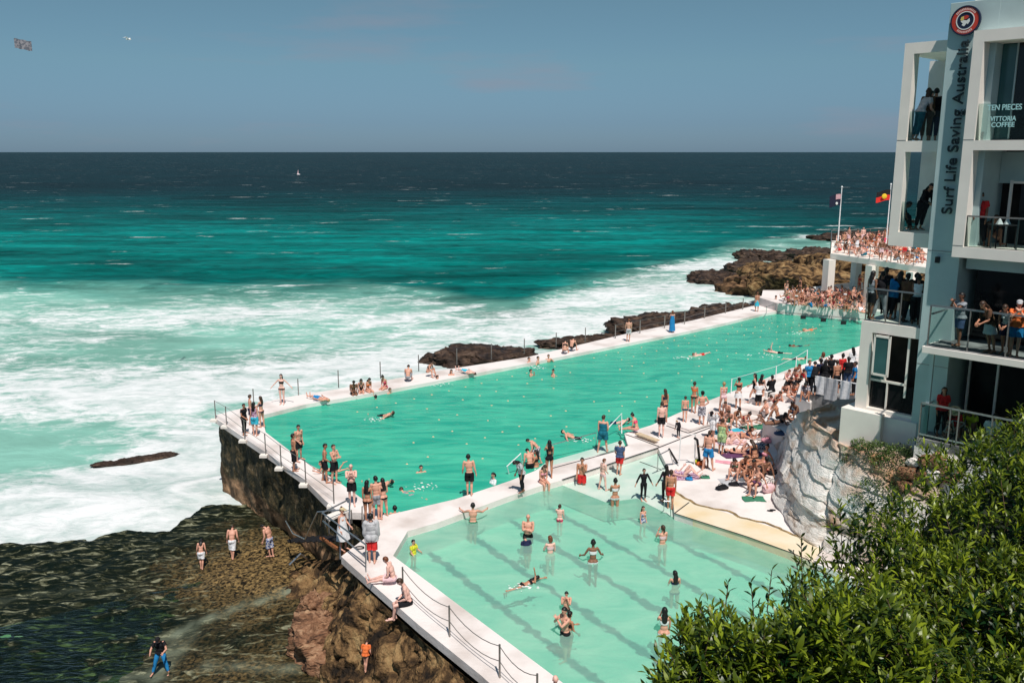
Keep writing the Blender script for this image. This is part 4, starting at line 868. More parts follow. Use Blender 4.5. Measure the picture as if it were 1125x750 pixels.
# flagpoles and flags
def flag(px, top, base, label, cols, draw):
    p = atd(px, base, 92); z0 = 4.95; h = None
    P = at(px, base, 4.95); t = atd(px, top, math.hypot(P.y, 0)); 
    v = 375-top; Yd = FPX*math.cos(PITCH)+v*math.sin(PITCH); Zd = -FPX*math.sin(PITCH)+v*math.cos(PITCH); zt = CAMZ+Zd*P.y/Yd
    root = empty('flagpole', tuple(P)); tag(root, label, 'flagpole')
    MB().tube([Vector((0, 0, 0)), Vector((0, 0, zt-P.z))], .07, 8, .6).build('pole', M['whiterail'], root); MB().ball((0, 0, zt-P.z+.05), .09).build('finial', M['whiterail'], root)
    return root, zt-P.z
black = mat('flag_black', (.01, .01, .012), .8); fred = mat('flag_red', (.75, .03, .02), .8); fyel = mat('flag_yellow', (.85, .55, .03), .8); fnavy = mat('flag_navy', (.012, .015, .04), .8)
def cloth(name, x0, x1, z0, z1, m, parent, off=0):
    n = 14; mb = MB(); V = []; F = []
    for i in range(n+1):
        x = x0+(x1-x0)*i/n
        for j in range(5):
            z = z0+(z1-z0)*j/4; V.append(Vector((-x, .16*math.sin(x*3.2+z*.8)+off, z-.35*x*.5+.07*math.sin(x*4))))
    for i in range(n):
        for j in range(4): F.append((i*5+j, (i+1)*5+j, (i+1)*5+j+1, i*5+j+1))
    mb.add(V, F); return mb.build(name, m, parent)
root, h = flag(973, 203, 272, 'white flagpole with a black and red flag with a yellow disc, right of the two', None, None)
cloth('flag', .05, 1.25, h-1.45, h-.95, fred, root); cloth('flag', .05, 1.25, h-.95, h-.45, black, root)
mb = MB(); mb.ball((-.6, -.14, h-1.08), (.25, .07, .25), 16, 8); mb.build('disc', fyel, root)
root, h = flag(920, 206, 272, 'white flagpole with a drooping dark flag, left of the two', None, None)
cloth('flag', .05, 1.05, h-1.7, h-.6, fnavy, root); cloth('canton', .08, .55, h-1.1, h-.62, mat('flag_pale', (.6, .35, .38), .8), root, -.03); mb = MB(); mb.ball((-.45, -.2, h-1.5), (.12, .03, .14), 8, 5); mb.build('star', bw, root)
# ------------------------------------------------------------ people: one body template per build, bent by a skeleton
J = {}
def rest(kind):
    f = kind == 'w'
    sh = .165 if f else .19; hp = .10 if f else .09
    j = dict(pelvis=(0, 0, .95), spine=(0, 0, 1.06), chest=(0, 0, 1.24), neck=(0, .005, 1.47), head=(0, -.005, 1.53), top=(0, -.01, 1.74))
    a = math.radians(38); sa, ca = math.sin(a), math.cos(a)
    for s, k in ((1, 'l'), (-1, 'r')):
        j['sh'+k] = (s*sh, .0, 1.42); j['el'+k] = (s*(sh+.29*sa), .01, 1.42-.29*ca); j['wr'+k] = (s*(sh+.54*sa), -.01, 1.42-.54*ca); j['ha'+k] = (s*(sh+.70*sa), -.02, 1.42-.70*ca)
        j['hi'+k] = (s*hp, 0, .93); j['kn'+k] = (s*(hp+.015), -.01, .50); j['an'+k] = (s*(hp+.025), .02, .085); j['to'+k] = (s*(hp+.045), -.17, .03)
    return {k: Vector(v) for k, v in j.items()}
BONES = [('pelvis', 'pelvis', 'spine', None, .13), ('spine', 'spine', 'chest', 'pelvis', .12), ('chest', 'chest', 'neck', 'spine', .14), ('head', 'neck', 'top', 'chest', .085)]
for k in 'lr':
    BONES += [('ua'+k, 'sh'+k, 'el'+k, 'chest', .045), ('fa'+k, 'el'+k, 'wr'+k, 'ua'+k, .035), ('hd'+k, 'wr'+k, 'ha'+k, 'fa'+k, .035),
              ('th'+k, 'hi'+k, 'kn'+k, 'pelvis', .075), ('sn'+k, 'kn'+k, 'an'+k, 'th'+k, .05), ('ft'+k, 'an'+k, 'to'+k, 'sn'+k, .04)]
BI = {b[0]: i for i, b in enumerate(BONES)}
TPL = {}
def limb(mb, pts):   # pts: [(pos, r)] chain of tapered round segments
    for (a, ra), (b, rb) in zip(pts[:-1], pts[1:]):
        a, b = Vector(a), Vector(b); n = 12; ax = (b-a).normalized(); o = ax.orthogonal().normalized(); q = ax.cross(o); V = []; F = []
        for i, (p, r) in enumerate(((a, ra), (b, rb))):
            for k in range(n): t = 2*math.pi*k/n; V.append(p+(o*math.cos(t)+q*math.sin(t))*r)
        F = [(k, (k+1) % n, n+(k+1) % n, n+k) for k in range(n)]+[tuple(range(n))[::-1], tuple(range(n, 2*n))]
        mb.add(V, F)
    for p, r in pts: mb.ball(p, r, 12, 8)
def template(kind):
    j = rest(kind); f = kind == 'w'; mb = MB(); big = kind == 'm2'
    # trunk
    mb.ball((0, .0, .955), (.155 if f else .145, .105, .115), 16, 10); mb.ball((0, -.005 if not big else -.05, 1.10), (.118 if f else (.135 if not big else .165), .092 if not big else .14, .15), 16, 10)
    mb.ball((0, 0, 1.28), (.138 if f else .168, .10 if not big else .125, .17), 16, 10); mb.ball((0, .01, 1.39), (.15 if f else .185, .075, .07), 16, 8)
    for s in (1, -1):
        mb.ball((s*.065, .035, .92), (.085, .095, .10), 12, 8)
        if f: mb.ball((s*.065, -.085, 1.285), (.058, .055, .055), 12, 8)
        else: mb.ball((s*.075, -.062, 1.32), (.075, .045, .06), 12, 8)
    limb(mb, [((0, .01, 1.40), .058), ((0, 0, 1.50), .052), ((0, -.008, 1.56), .052)])
    # head
    mb.ball((0, .0, 1.655), (.074, .093, .098), 16, 12); mb.ball((0, -.03, 1.595), (.055, .062, .062), 12, 8); mb.ball((0, -.055, 1.552), (.028, .028, .022), 8, 6)
    mb.ball((0, -.097, 1.628), (.013, .02, .022), 8, 6); mb.ball((0, -.078, 1.585), (.024, .018, .009), 8, 6); mb.ball((0, -.083, 1.678), (.05, .016, .012), 8, 6)
    for s in (1, -1): mb.ball((s*.078, .008, 1.64), (.010, .019, .031), 8, 6)
    for s, k in ((1, 'l'), (-1, 'r')):
        am = .82 if f else 1.0
        sh, el, wr, ha = j['sh'+k], j['el'+k], j['wr'+k], j['ha'+k]; d = (wr-el).normalized()
        limb(mb, [(sh-Vector((s*.02, 0, 0)), .062*am), (sh.lerp(el, .35), .052*am), (el, .039*am), (el.lerp(wr, .3), .042*am), (wr, .027*am)])
        pc = wr.lerp(ha, .38); side = Vector((0, -1, 0)); nrm = d.cross(side)
        mb.ball(pc, (.028, .042, .045), 12, 8); limb(mb, [(wr, .027), (pc, .028)])
        base = wr+d*.085
        for q, ln in ((-1.5, .068), (-.5, .082), (.5, .09), (1.5, .082)):
            b0 = base-side*q*.0215*-1+nrm*0; dd = (d+side*q*.13).normalized(); b1 = b0+dd*ln*.5; b2 = b1+(dd+nrm*s*.45).normalized()*ln*.5
            limb(mb, [(b0, .0102), (b1, .0095), (b2, .008)])
        t0 = wr+d*.035+side*.03; t1 = t0+(side*.8+d*.75).normalized()*.04; t2 = t1+(d+side*.25).normalized()*.032
        limb(mb, [(t0, .014), (t1, .011), (t2, .0095)])
        hi, kn, an, to = j['hi'+k], j['kn'+k], j['an'+k], j['to'+k]
        limb(mb, [(hi-Vector((0, 0, .02)), .092 if f else .088), (hi.lerp(kn, .4), .078), (kn, .053), (kn.lerp(an, .3)+Vector((0, .015, 0)), .055), (kn.lerp(an, .75), .036), (an, .034)])
        mb.ball(an+Vector((0, .02, -.045)), (.034, .045, .04), 10, 6); limb(mb, [(an+Vector((0, -.01, -.03)), .034), (an.lerp(to, .6)+Vector((0, 0, -.012)), .03)])
        mb.ball(to+Vector((0, .0, .0)), (.042, .055, .022), 12, 6)
    me = bpy.data.meshes.new('tpl'); me.from_pydata([tuple(v) for v in mb.v], [], mb.f); ob = bpy.data.objects.new('tpl', me); C.objects.link(ob)
    m = ob.modifiers.new('r', 'REMESH'); m.mode = 'VOXEL'; m.voxel_size = .0068
    m = ob.modifiers.new('s', 'SMOOTH'); m.iterations = 3; m.factor = .5
    m = ob.modifiers.new('d', 'DECIMATE'); m.ratio = .085
    bpy.context.view_layer.update(); me2 = bpy.data.meshes.new_from_object(ob.evaluated_get(bpy.context.evaluated_depsgraph_get())); bpy.data.objects.remove(ob)
    bm = bmesh.new(); bm.from_mesh(me2)
    for z in (.48, .62, .70, .80, .86, .93, .99, 1.22, 1.335):
        bmesh.ops.bisect_plane(bm, geom=bm.verts[:]+bm.edges[:]+bm.faces[:], plane_co=(0, 0, z), plane_no=(0, 0, 1))
    bmesh.ops.triangulate(bm, faces=bm.faces[:]); V = np.array([v.co[:] for v in bm.verts]); bm.verts.index_update(); F = np.array([[v.index for v in fc.verts] for fc in bm.faces]); bm.free()
    # weights
    D = []
    for nm, a, b, p, r in BONES:
        A, B = np.array(j[a]), np.array(j[b]); ab = B-A; t = np.clip(((V-A) @ ab)/(ab @ ab), 0, 1); dd = np.linalg.norm(V-A-t[:, None]*ab, axis=1)/r
        if nm[:2] in ('ua', 'fa', 'hd'):
            s = 1 if nm[2] == 'l' else -1; dd = np.where(s*V[:, 0] < abs(j['sh'+nm[2]].x)-.045, 99, dd)
        if nm[:2] in ('th', 'sn', 'ft'):
            s = 1 if nm[2] == 'l' else -1; dd = np.where((s*V[:, 0] < -.004) | (V[:, 2] > 1.0), 99, dd)
        D.append(dd+.02)
    D = np.array(D).T; Wt = (1/D)**7; Wt /= Wt.sum(1, keepdims=True)
    return dict(j=j, V=V, F=F, W=Wt, dom=Wt.argmax(1))
for k_ in ('m', 'w', 'm2'): TPL[k_] = template(k_)

A = 33
def rotm(e): return Euler([R(a) for a in e], 'XYZ').to_matrix()
def fk(T, pose):
    j = T['j']; Rw, Tw = {}, {}
    for nm, a, b, p, r in BONES:
        e = list(pose.get(nm, (0, 0, 0)))
        if nm[-1] == 'r' and nm not in ('spine',) and nm[:2] in ('ua', 'fa', 'hd', 'th', 'sn', 'ft'): e[1] = -e[1]; e[2] = -e[2]
        if nm[:2] in ('ua', 'fa', 'hd'):
            sg_ = 1 if nm[2] == 'l' else -1; al = rotm((0, sg_*36, 0))
            if nm[:2] == 'ua': e[1] -= sg_*A; Rl = rotm(e) @ al
            else: Rl = al.transposed() @ rotm(e) @ al
        else: Rl = rotm(e)
        h = j[a]
        if p is None: Rw[nm] = rotm(pose.get('root', (0, 0, 0))) @ Rl; Tw[nm] = h.copy()
        else: Rw[nm] = Rw[p] @ Rl; pa = next(x for x in BONES if x[0] == p)[1]; Tw[nm] = Tw[p]+Rw[p] @ (h-j[pa])
    return Rw, Tw
def deform(T, pose, V=None, Wt=None):
    Rw, Tw = fk(T, pose); V = T['V'] if V is None else V; Wt = T['W'] if Wt is None else Wt; out = np.zeros_like(V)
    for i, (nm, a, b, p, r) in enumerate(BONES):
        out += Wt[:, i:i+1]*((V-np.array(T['j'][a])) @ np.array(Rw[nm]).T+np.array(Tw[nm]))
    return out
def normals(V, F):
    n = np.cross(V[F[:, 1]]-V[F[:, 0]], V[F[:, 2]]-V[F[:, 0]]); N = np.zeros_like(V)
    for k in range(3): np.add.at(N, F[:, k], n)
    return N/(np.linalg.norm(N, axis=1, keepdims=True)+1e-9)
ARM = [BI[x+k] for x in ('ua', 'fa', 'hd') for k in 'lr']
def garment_mask(T, g):
    V = T['V']; z = V[:, 2]; x = np.abs(V[:, 0]); arm = np.isin(T['dom'], ARM); head = T['dom'] == BI['head']; b = ~arm & ~head
    e = 1e-4
    if g == 'shorts': return b & (z > .62-e) & (z < .99+e)
    if g == 'boardshorts': return b & (z > .48-e) & (z < .99+e)
    if g == 'trunks': return b & (z > .80-e) & (z < .93+e)
    if g == 'bottoms': return b & (z > .80+.45*(x-.04)) & (z < .93+e)
    if g == 'top': return b & (z > 1.22-e) & (z < 1.335+e)
    if g == 'swimsuit': return b & (z > .80+.45*(x-.04)) & (z < 1.36-.2*(x < .05))
    if g == 'vest': return b & (z > .93-e) & (z < 1.44) & (x < .17)
    if g == 'tshirt': return (b & (z > .93-e) & (z < 1.465)) | (arm & (x < .31))
    if g == 'longshirt': return (b & (z > .80-e) & (z < 1.465)) | (arm & (x < .50))
    if g == 'hoodie': return (b & (z > .80-e) & (z < 1.50)) | (arm & (x < .50))
    if g == 'trousers': return b & (z > .10) & (z < .99+e)
    if g == 'wetsuit': return ((b & (z > .10)) | (arm & (x < .50))) & (z < 1.50)
    if g == 'towel': return b & (z > .62) & (z < 1.38)
    if g == 'hairshort': return head & (((V[:, 2] > 1.695) & (V[:, 1] > -.085)) | ((V[:, 1] > .012) & (V[:, 2] > 1.585)) | ((V[:, 1] > -.03) & (V[:, 2] > 1.67)))
    raise KeyError(g)
GOFF = dict(shorts=(.010, .035), boardshorts=(.012, .05), trunks=(.006, .0), bottoms=(.006, 0), top=(.006, 0), swimsuit=(.006, 0), vest=(.010, 0), tshirt=(.016, .03), longshirt=(.02, .03), hoodie=(.035, .03), trousers=(.014, .01), wetsuit=(.007, 0), towel=(.03, .03), hairshort=(.016, 0))
MC = {}
def body_mesh(kind, pk, pose):
    key = ('b', kind, pk)
    if key in MC: return MC[key]
    T = TPL[kind]; P = deform(T, pose); lo = P[:, 2].min() if 'zref' not in pose else deform(T, pose, np.array([[0, 0, pose['zref']]]), np.eye(len(BONES))[[0]])[0, 2]
    # horizontal anchor: mean of the lowest points or the pelvis
    an = P[P[:, 2] < P[:, 2].min()+.12][:, :2].mean(0) if 'anchor' not in pose else P[np.abs(T['V'][:, 2]-.93) < .03][:, :2].mean(0)
    off = np.array([an[0], an[1], lo]); P = P-off; N = normals(P, T['F'])
    me = mesh_np('person', P, T['F'], True)
    j = T['j']; fc = T['V'][T['F']].mean(1); eye = np.zeros(len(T['F']), dtype=np.int32)
    for s in (1, -1): eye[(np.linalg.norm(fc-np.array([s*.032, -.082, 1.652]), axis=1) < .016)] = 1
    me.materials.append(None); me.materials.append(None); me.polygons.foreach_set('material_index', eye); me.update()
    MC[key] = (me, P, N, off); return MC[key]
def wear_mesh(kind, pk, pose, g):
    key = (g, kind, pk)
    if key in MC: return MC[key]
    T = TPL[kind]; me, P, N, off = body_mesh(kind, pk, pose); m = garment_mask(T, g); F = T['F'][m[T['F']].all(1)]
    o0, o1 = GOFF[g]; z = T['V'][:, 2]; zt = {'shorts': .99, 'boardshorts': .99, 'tshirt': 1.44, 'longshirt': 1.44, 'hoodie': 1.45, 'towel': 1.38}.get(g, 1.0); zb = {'shorts': .62, 'boardshorts': .48, 'tshirt': .93, 'towel': .62}.get(g, .8)
    k = o0+o1*np.clip((zt-z)/(zt-zb), 0, 1)
    if g in ('tshirt', 'longshirt', 'hoodie', 'towel'): k = k+.012*vn(T['V'][:, 0]*14, T['V'][:, 2]*9, T['V'][:, 1]*14)
    if g in ('shorts', 'boardshorts'): k = k*(1+.3*vn(T['V'][:, 0]*18, T['V'][:, 2]*10, T['V'][:, 1]*18))
    if g == 'hairshort': k = k+.004*vn(T['V'][:, 0]*60, T['V'][:, 2]*60, T['V'][:, 1]*60)
    Q = P+N*k[:, None]; u, inv = np.unique(F, return_inverse=True); Q2 = Q[u]; F2 = inv.reshape(F.shape)
    # give the cloth a thickness: inner skin and hem
    me2 = mesh_np(g, Q2, F2, True); MC[key] = me2; return me2
def hair_mesh(kind, pk, pose, style):
    key = ('h'+style, kind, pk)
    if key in MC: return MC[key]
    T = TPL[kind]; base = wear_mesh(kind, pk, pose, 'hairshort'); me0, P, N, off = body_mesh(kind, pk, pose)
    V = np.empty(len(base.vertices)*3); base.vertices.foreach_get('co', V); V = V.reshape(-1, 3); F = [tuple(p.vertices) for p in base.polygons]
    mb = MB()
    if style == 'long':
        mb.ball((0, .045, 1.60), (.085, .062, .11), 14, 10); mb.ball((0, .075, 1.50), (.10, .045, .13), 14, 10); mb.ball((0, .098, 1.40), (.088, .035, .14), 14, 10)
    if style == 'bob': mb.ball((0, .03, 1.62), (.092, .085, .10), 14, 10); mb.ball((0, .045, 1.565), (.09, .07, .07), 14, 8)
    if style == 'bun': mb.ball((0, .045, 1.765), (.045, .045, .042), 12, 8)
    if style == 'pony': mb.ball((0, .105, 1.66), (.03, .03, .03), 10, 6); mb.ball((0, .125, 1.58), (.03, .028, .09), 10, 8)
    if style in ('cap', 'hat'):
        mb.ball((0, .005, 1.70), (.092, .108, .075), 16, 8)
        if style == 'cap': mb.add([(-.07, -.08, 1.705), (.07, -.08, 1.705), (.055, -.17, 1.69), (-.055, -.17, 1.69), (-.07, -.08, 1.715), (.07, -.08, 1.715), (.055, -.17, 1.70), (-.055, -.17, 1.70)], [(0,1,2,3),(4,5,6,7),(0,1,5,4),(1,2,6,5),(2,3,7,6),(3,0,4,7)])
        else:
            n = 20; mb.add([(.1*math.cos(2*math.pi*k/n), .115*math.sin(2*math.pi*k/n), 1.70) for k in range(n)]+[(.19*math.cos(2*math.pi*k/n), .2*math.sin(2*math.pi*k/n), 1.68+.006*math.sin(k)) for k in range(n)], [(k, (k+1) % n, n+(k+1) % n, n+k) for k in range(n)])
    if mb.v:
        E_ = np.array([list(v) for v in mb.v]); Wt = np.zeros((len(E_), len(BONES))); hd = np.clip((E_[:, 2]-1.38)/.16, 0, 1) if style == 'long' else np.ones(len(E_)); Wt[:, BI['head']] = hd; Wt[:, BI['chest']] = 1-hd
        E_ = E_*(1+0*.0); E_ += (.006*vn(E_[:, 0]*50, E_[:, 2]*25, E_[:, 1]*50))[:, None]
        Q = deform(T, pose, E_, Wt)-off; n = len(V); F += [tuple(i+n for i in f) for f in mb.f]; V = np.vstack([V, Q])
    me = mesh_np('hair', V, F, True) if not isinstance(F, np.ndarray) else None; MC[key] = me; return me
def skirt_mesh(kind, pk, pose, zt, zb, flare):
    key = ('s%g' % zb, kind, pk)
    if key in MC: return MC[key]
    T = TPL[kind]; me0, P, N, off = body_mesh(kind, pk, pose); n = 28; rows = 10; V = []; F = []
    for i in range(rows+1):
        t = i/rows; z = zt+(zb-zt)*t
        wid = .155+flare*t+(0 if z < 1.02 else -.02); dep = .12+flare*t
        for k in range(n):
            a = 2*math.pi*k/n; r = 1+.05*math.sin(5*a+2*i*.3)*t; V.append((wid*math.cos(a)*r, dep*math.sin(a)*r, z))
    for i in range(rows):
        for k in range(n): F.append((i*n+k, i*n+(k+1) % n, (i+1)*n+(k+1) % n, (i+1)*n+k))
    V = np.array(V); Wt = np.zeros((len(V), len(BONES))); lw = np.clip((.85-V[:, 2])/.5, 0, .5)
    Wt[:, BI['thl']] = lw*(.5+.5*np.clip(V[:, 0]/.1, -1, 1)); Wt[:, BI['thr']] = lw*(.5-.5*np.clip(V[:, 0]/.1, -1, 1)); up = np.clip((V[:, 2]-1.05)/.2, 0, 1)*(1-lw); Wt[:, BI['chest']] = up; Wt[:, BI['pelvis']] = 1-Wt.sum(1)
    me = mesh_np('skirt', deform(T, pose, V, Wt)-off, F, True); MC[key] = me; return me

A = 33   # arm angle that brings the arms from the rest pose down to the sides
def stand(**k): d = dict(ual=(0, A, 0), uar=(0, A, 0), fal=(-12, 0, 0), far=(-12, 0, 0), thl=(-3, 2, 0), thr=(4, 2, 0)); d.update(k); return d
POSES = {
 'stand': stand(), 'stand2': stand(thl=(-8, 0, 0), snl=(10, 0, 0), thr=(3, 4, 0), ual=(-10, A-6, 0), fal=(-35, 0, -10), head=(8, 0, 15)),
 'stand3': stand(thl=(4, -6, 0), thr=(-4, -6, 0), spine=(4, 0, -8), head=(6, 0, -20), far=(-50, 0, -35), uar=(-5, A-6, 0)),
 'walk': stand(thl=(-24, 0, 0), snl=(12, 0, 0), thr=(16, 0, 0), snr=(22, 0, 0), ual=(20, A, 0), uar=(-22, A, 0), fal=(-20, 0, 0), far=(-25, 0, 0)),
 'hips': stand(ual=(12, A-22, 0), uar=(12, A-22, 0), fal=(-70, 0, -70), far=(-70, 0, -70)),
 'armsout': stand(ual=(0, -8, 0), uar=(0, -8, 0), fal=(0, 0, 0), far=(0, 0, 0), thl=(0, 3, 0), thr=(0, 3, 0)),
 'crossed': stand(ual=(-28, A+2, 0), uar=(-28, A+2, 0), fal=(-88, 0, -75), far=(-80, 0, -75)),
 'handface': stand(ual=(-50, A+4, 0), fal=(-120, 0, -35), uar=(-10, A, 0), far=(-25, 0, 0)),
 'photo': stand(ual=(-60, A+4, 0), fal=(-95, 0, -50), uar=(-60, A+4, 0), far=(-95, 0, -50), head=(8, 0, 0)),
 'handsface': stand(ual=(-45, A+6, 0), fal=(-128, 0, -45), uar=(-45, A+6, 0), far=(-128, 0, -45), head=(12, 0, 0)),
 'lean': stand(spine=(22, 0, 0), chest=(12, 0, 0), ual=(-45, A, 0), uar=(-45, A, 0), fal=(-50, 0, -30), far=(-50, 0, -30), thl=(6, 2, 0), thr=(6, 2, 0), pelvis=(4, 0, 0)),
 'lookdown': stand(spine=(18, 0, 0), chest=(16, 0, 0), head=(38, 0, 0), thl=(-6, 5, 0), snl=(12, 0, 0), thr=(8, 6, 0), ual=(-22, A-8, 0), uar=(-18, A-8, 0), fal=(-25, 0, 0), far=(-30, 0, 0)),
 'bendstep': stand(pelvis=(25, 0, 0), spine=(20, 0, 0), chest=(12, 0, 0), head=(15, 0, 0), thl=(-70, 6, 0), snl=(50, 0, 0), thr=(-22, 0, 0), snr=(18, 0, 0), ual=(-45, A-8, 0), uar=(-40, A-8, 0), fal=(-30, 0, 0), far=(-20, 0, 0)),
 'wide': stand(spine=(8, 0, 0), thl=(-12, -14, 0), thr=(-12, -14, 0), ual=(-35, A-25, 0), uar=(-35, A-25, 0), fal=(-60, 0, -10), far=(-60, 0, -10), head=(30, 0, 0)),
 'pullrail': stand(ual=(-5, 22, 0), fal=(-35, 0, 0), uar=(0, A-5, 0), far=(-12, 0, 0), spine=(0, 4, 0)),
 'holdhand': stand(ual=(0, 8, 0), fal=(-5, 0, 0), uar=(0, 8, 0), far=(-5, 0, 0)),
 'wadeback': stand(ual=(-12, 8, 0), uar=(-12, 8, 0), fal=(-40, 0, 10), far=(-40, 0, 10)),
 'wade': stand(ual=(-22, A-10, 0), uar=(-10, A-4, 0), fal=(-60, 0, -25), far=(-30, 0, -10), head=(6, 0, 10)),
 'edgehold': stand(ual=(-65, A, 35), uar=(-65, A, 35), fal=(-25, 0, 0), far=(-25, 0, 0), anchor=1),
 'sitedge': dict(thl=(-82, 4, 0), thr=(-78, 4, 0), snl=(72, 0, 0), snr=(80, 0, 0), spine=(14, 0, 0), chest=(10, 0, 0), head=(10, 0, 0), ual=(-20, A, 0), uar=(-25, A, 0), fal=(-60, 0, -35), far=(-50, 0, -35), zref=.85, anchor=1),
 'sitknees': dict(thl=(-118, 0, 8), thr=(-112, 0, 8), snl=(105, 0, 0), snr=(98, 0, 0), spine=(26, 0, 0), chest=(18, 0, 0), head=(0, 0, 0), ual=(-62, A-4, 0), uar=(-62, A-4, 0), fal=(-40, 0, -35), far=(-45, 0, -35), anchor=1),
 'sitback': dict(root=(-22, 0, 0), thl=(-66, -6, 0), thr=(-78, -6, 0), snl=(18, 0, 0), snr=(45, 0, 0), spine=(4, 0, 0), ual=(48, A-8, 0), uar=(48, A-8, 0), fal=(-8, 0, 0), far=(-8, 0, 0), head=(18, 0, 0), anchor=1),
 'sitlegs': dict(thl=(-84, -8, 0), thr=(-84, -8, 0), snl=(6, 0, 0), snr=(10, 0, 0), spine=(14, 0, 0), chest=(14, 0, 0), ual=(-30, A, 0), uar=(-30, A, 0), fal=(-40, 0, -25), far=(-40, 0, -25), anchor=1),
 'sitside': dict(thl=(-98, 0, 22), thr=(-92, 0, -14), snl=(92, 0, 0), snr=(88, 0, 0), spine=(6, 8, 0), ual=(20, A-20, 0), uar=(-25, A, 0), fal=(-6, 0, 0), far=(-40, 20, 0), anchor=1),
 'sitcross': dict(thl=(-88, 0, 42), thr=(-88, 0, 42), snl=(105, 0, 60), snr=(105, 0, 60), spine=(18, 0, 0), chest=(12, 0, 0), head=(14, 0, 0), ual=(-25, A, 0), uar=(-25, A, 0), fal=(-55, 0, -40), far=(-55, 0, -40), anchor=1),
 'lieback': dict(root=(-90, 0, 0), ual=(-4, A-12, 0), uar=(-4, A-12, 0), thl=(-12, 0, 0), snl=(18, 0, 0), anchor=1),
 'lieknee': dict(root=(-90, 0, 0), ual=(-6, A-24, 0), uar=(0, A-12, 0), fal=(-40, 0, 0), thl=(-58, 0, 0), snl=(100, 0, 0), thr=(-40, 0, 0), snr=(72, 0, 0), anchor=1),
 'liefront': dict(root=(90, 0, 0), ual=(-150, 10, 0), uar=(-150, 10, 0), fal=(-70, 40, 0), far=(-70, 40, 0), head=(-20, 0, 30), ftl=(50, 0, 0), ftr=(50, 0, 0), anchor=1),
 'lieprop': dict(root=(82, 0, 0), spine=(-16, 0, 0), chest=(-20, 0, 0), head=(-35, 0, 0), ual=(-75, A, 0), uar=(-75, A, 0), fal=(-75, 20, 0), far=(-75, 20, 0), snl=(20, 0, 0), snr=(60, 0, 0), ftl=(50, 0, 0), ftr=(50, 0, 0), anchor=1),
 'swim': dict(root=(84, 0, 0), ual=(-165, 10, 0), uar=(20, 10, 0), fal=(-10, 0, 0), far=(-50, 0, 0), head=(-25, 0, 20), thl=(-10, 0, 0), thr=(10, 0, 0), ftl=(50, 0, 0), ftr=(50, 0, 0), zref=.95, anchor=1),
 'swimup': dict(root=(80, 0, 0), ual=(-175, 5, 0), uar=(120, -10, 0), far=(-30, 0, 0), head=(-30, 0, 20), thl=(-6, 0, 0), thr=(10, 0, 0), zref=.95, anchor=1),
 'floatback': dict(root=(-68, 0, 0), ual=(10, -20, 0), uar=(10, -20, 0), thl=(-14, -6, 0), thr=(-10, -6, 0), head=(14, 0, 0), zref=.95, anchor=1),
 'crouch': dict(pelvis=(30, 0, 0), thl=(-110, -8, 0), thr=(-95, -8, 0), snl=(110, 0, 0), snr=(105, 0, 0), spine=(20, 0, 0), chest=(10, 0, 0), ual=(-40, A-6, 0), uar=(-40, A-6, 0), fal=(-30, 0, 0), far=(-30, 0, 0), ftl=(-25, 0, 0), ftr=(-25, 0, 0)),
}
SK = {'p': mat('skin_pale', (.80, .48, .40), .55, .1, 8), 'l': mat('skin_light', (.68, .35, .25), .55, .1, 8), 't': mat('skin_tan', (.50, .23, .14), .55, .1, 8), 'b': mat('skin_brown', (.24, .11, .065), .55, .1, 8), 'd': mat('skin_dark', (.09, .042, .028), .5, .1, 8)}
EYE = mat('eye_dark', (.03, .02, .02), .3)
CL = {}
def cm(n, c, var=.12, sc=8, c2=None, ramp=(.4, .6)): CL[n] = mat('fabric_'+n, c, .85, var, sc, .15, spec=.2, col2=c2, ramp=ramp)
cm('black', (.012, .012, .015)); cm('navy', (.015, .02, .06)); cm('blue', (.02, .22, .50)); cm('teal', (.01, .14, .20)); cm('turq', (.05, .45, .60)); cm('red', (.62, .03, .03)); cm('white', (.80, .80, .82)); cm('grey', (.28, .30, .33))
cm('ltgrey', (.50, .50, .52)); cm('pink', (.80, .35, .42)); cm('hotpink', (.75, .06, .16)); cm('orange', (.80, .18, .05)); cm('yellow', (.70, .70, .05)); cm('green', (.05, .20, .12)); cm('purple', (.13, .05, .12)); cm('patterned', (.65, .62, .66), 0, 18, (.08, .08, .12), (.46, .54)); cm('floral', (.60, .50, .62), 0, 22, (.35, .12, .22), (.46, .56)); cm('pattblue', (.55, .55, .6), 0, 16, (.05, .1, .3), (.46, .54)); cm('limegreen', (.50, .65, .30), 0, 14, (.2, .35, .2), (.4, .6)); cm('palepink', (.80, .55, .58)); cm('brown', (.12, .06, .035)); cm('jean', (.06, .10, .20)); cm('straw', (.62, .50, .30))
HR = {'k': mat('hair_black', (.010, .008, .008), .5, .3, 40), 'n': mat('hair_brown', (.05, .025, .014), .5, .3, 40), 'r': mat('hair_auburn', (.16, .05, .02), .5, .3, 40), 'y': mat('hair_blond', (.42, .28, .13), .5, .3, 40), 'g': mat('hair_grey', (.3, .29, .28), .6, .3, 40)}
GN = dict(shorts='shorts', boardshorts='shorts', trunks='swim_trunks', bottoms='bikini_bottom', top='bikini_top', swimsuit='swimsuit', vest='vest', tshirt='t_shirt', longshirt='shirt', hoodie='hooded_top', trousers='trousers', wetsuit='wetsuit', towel='towel')
NP = [0]
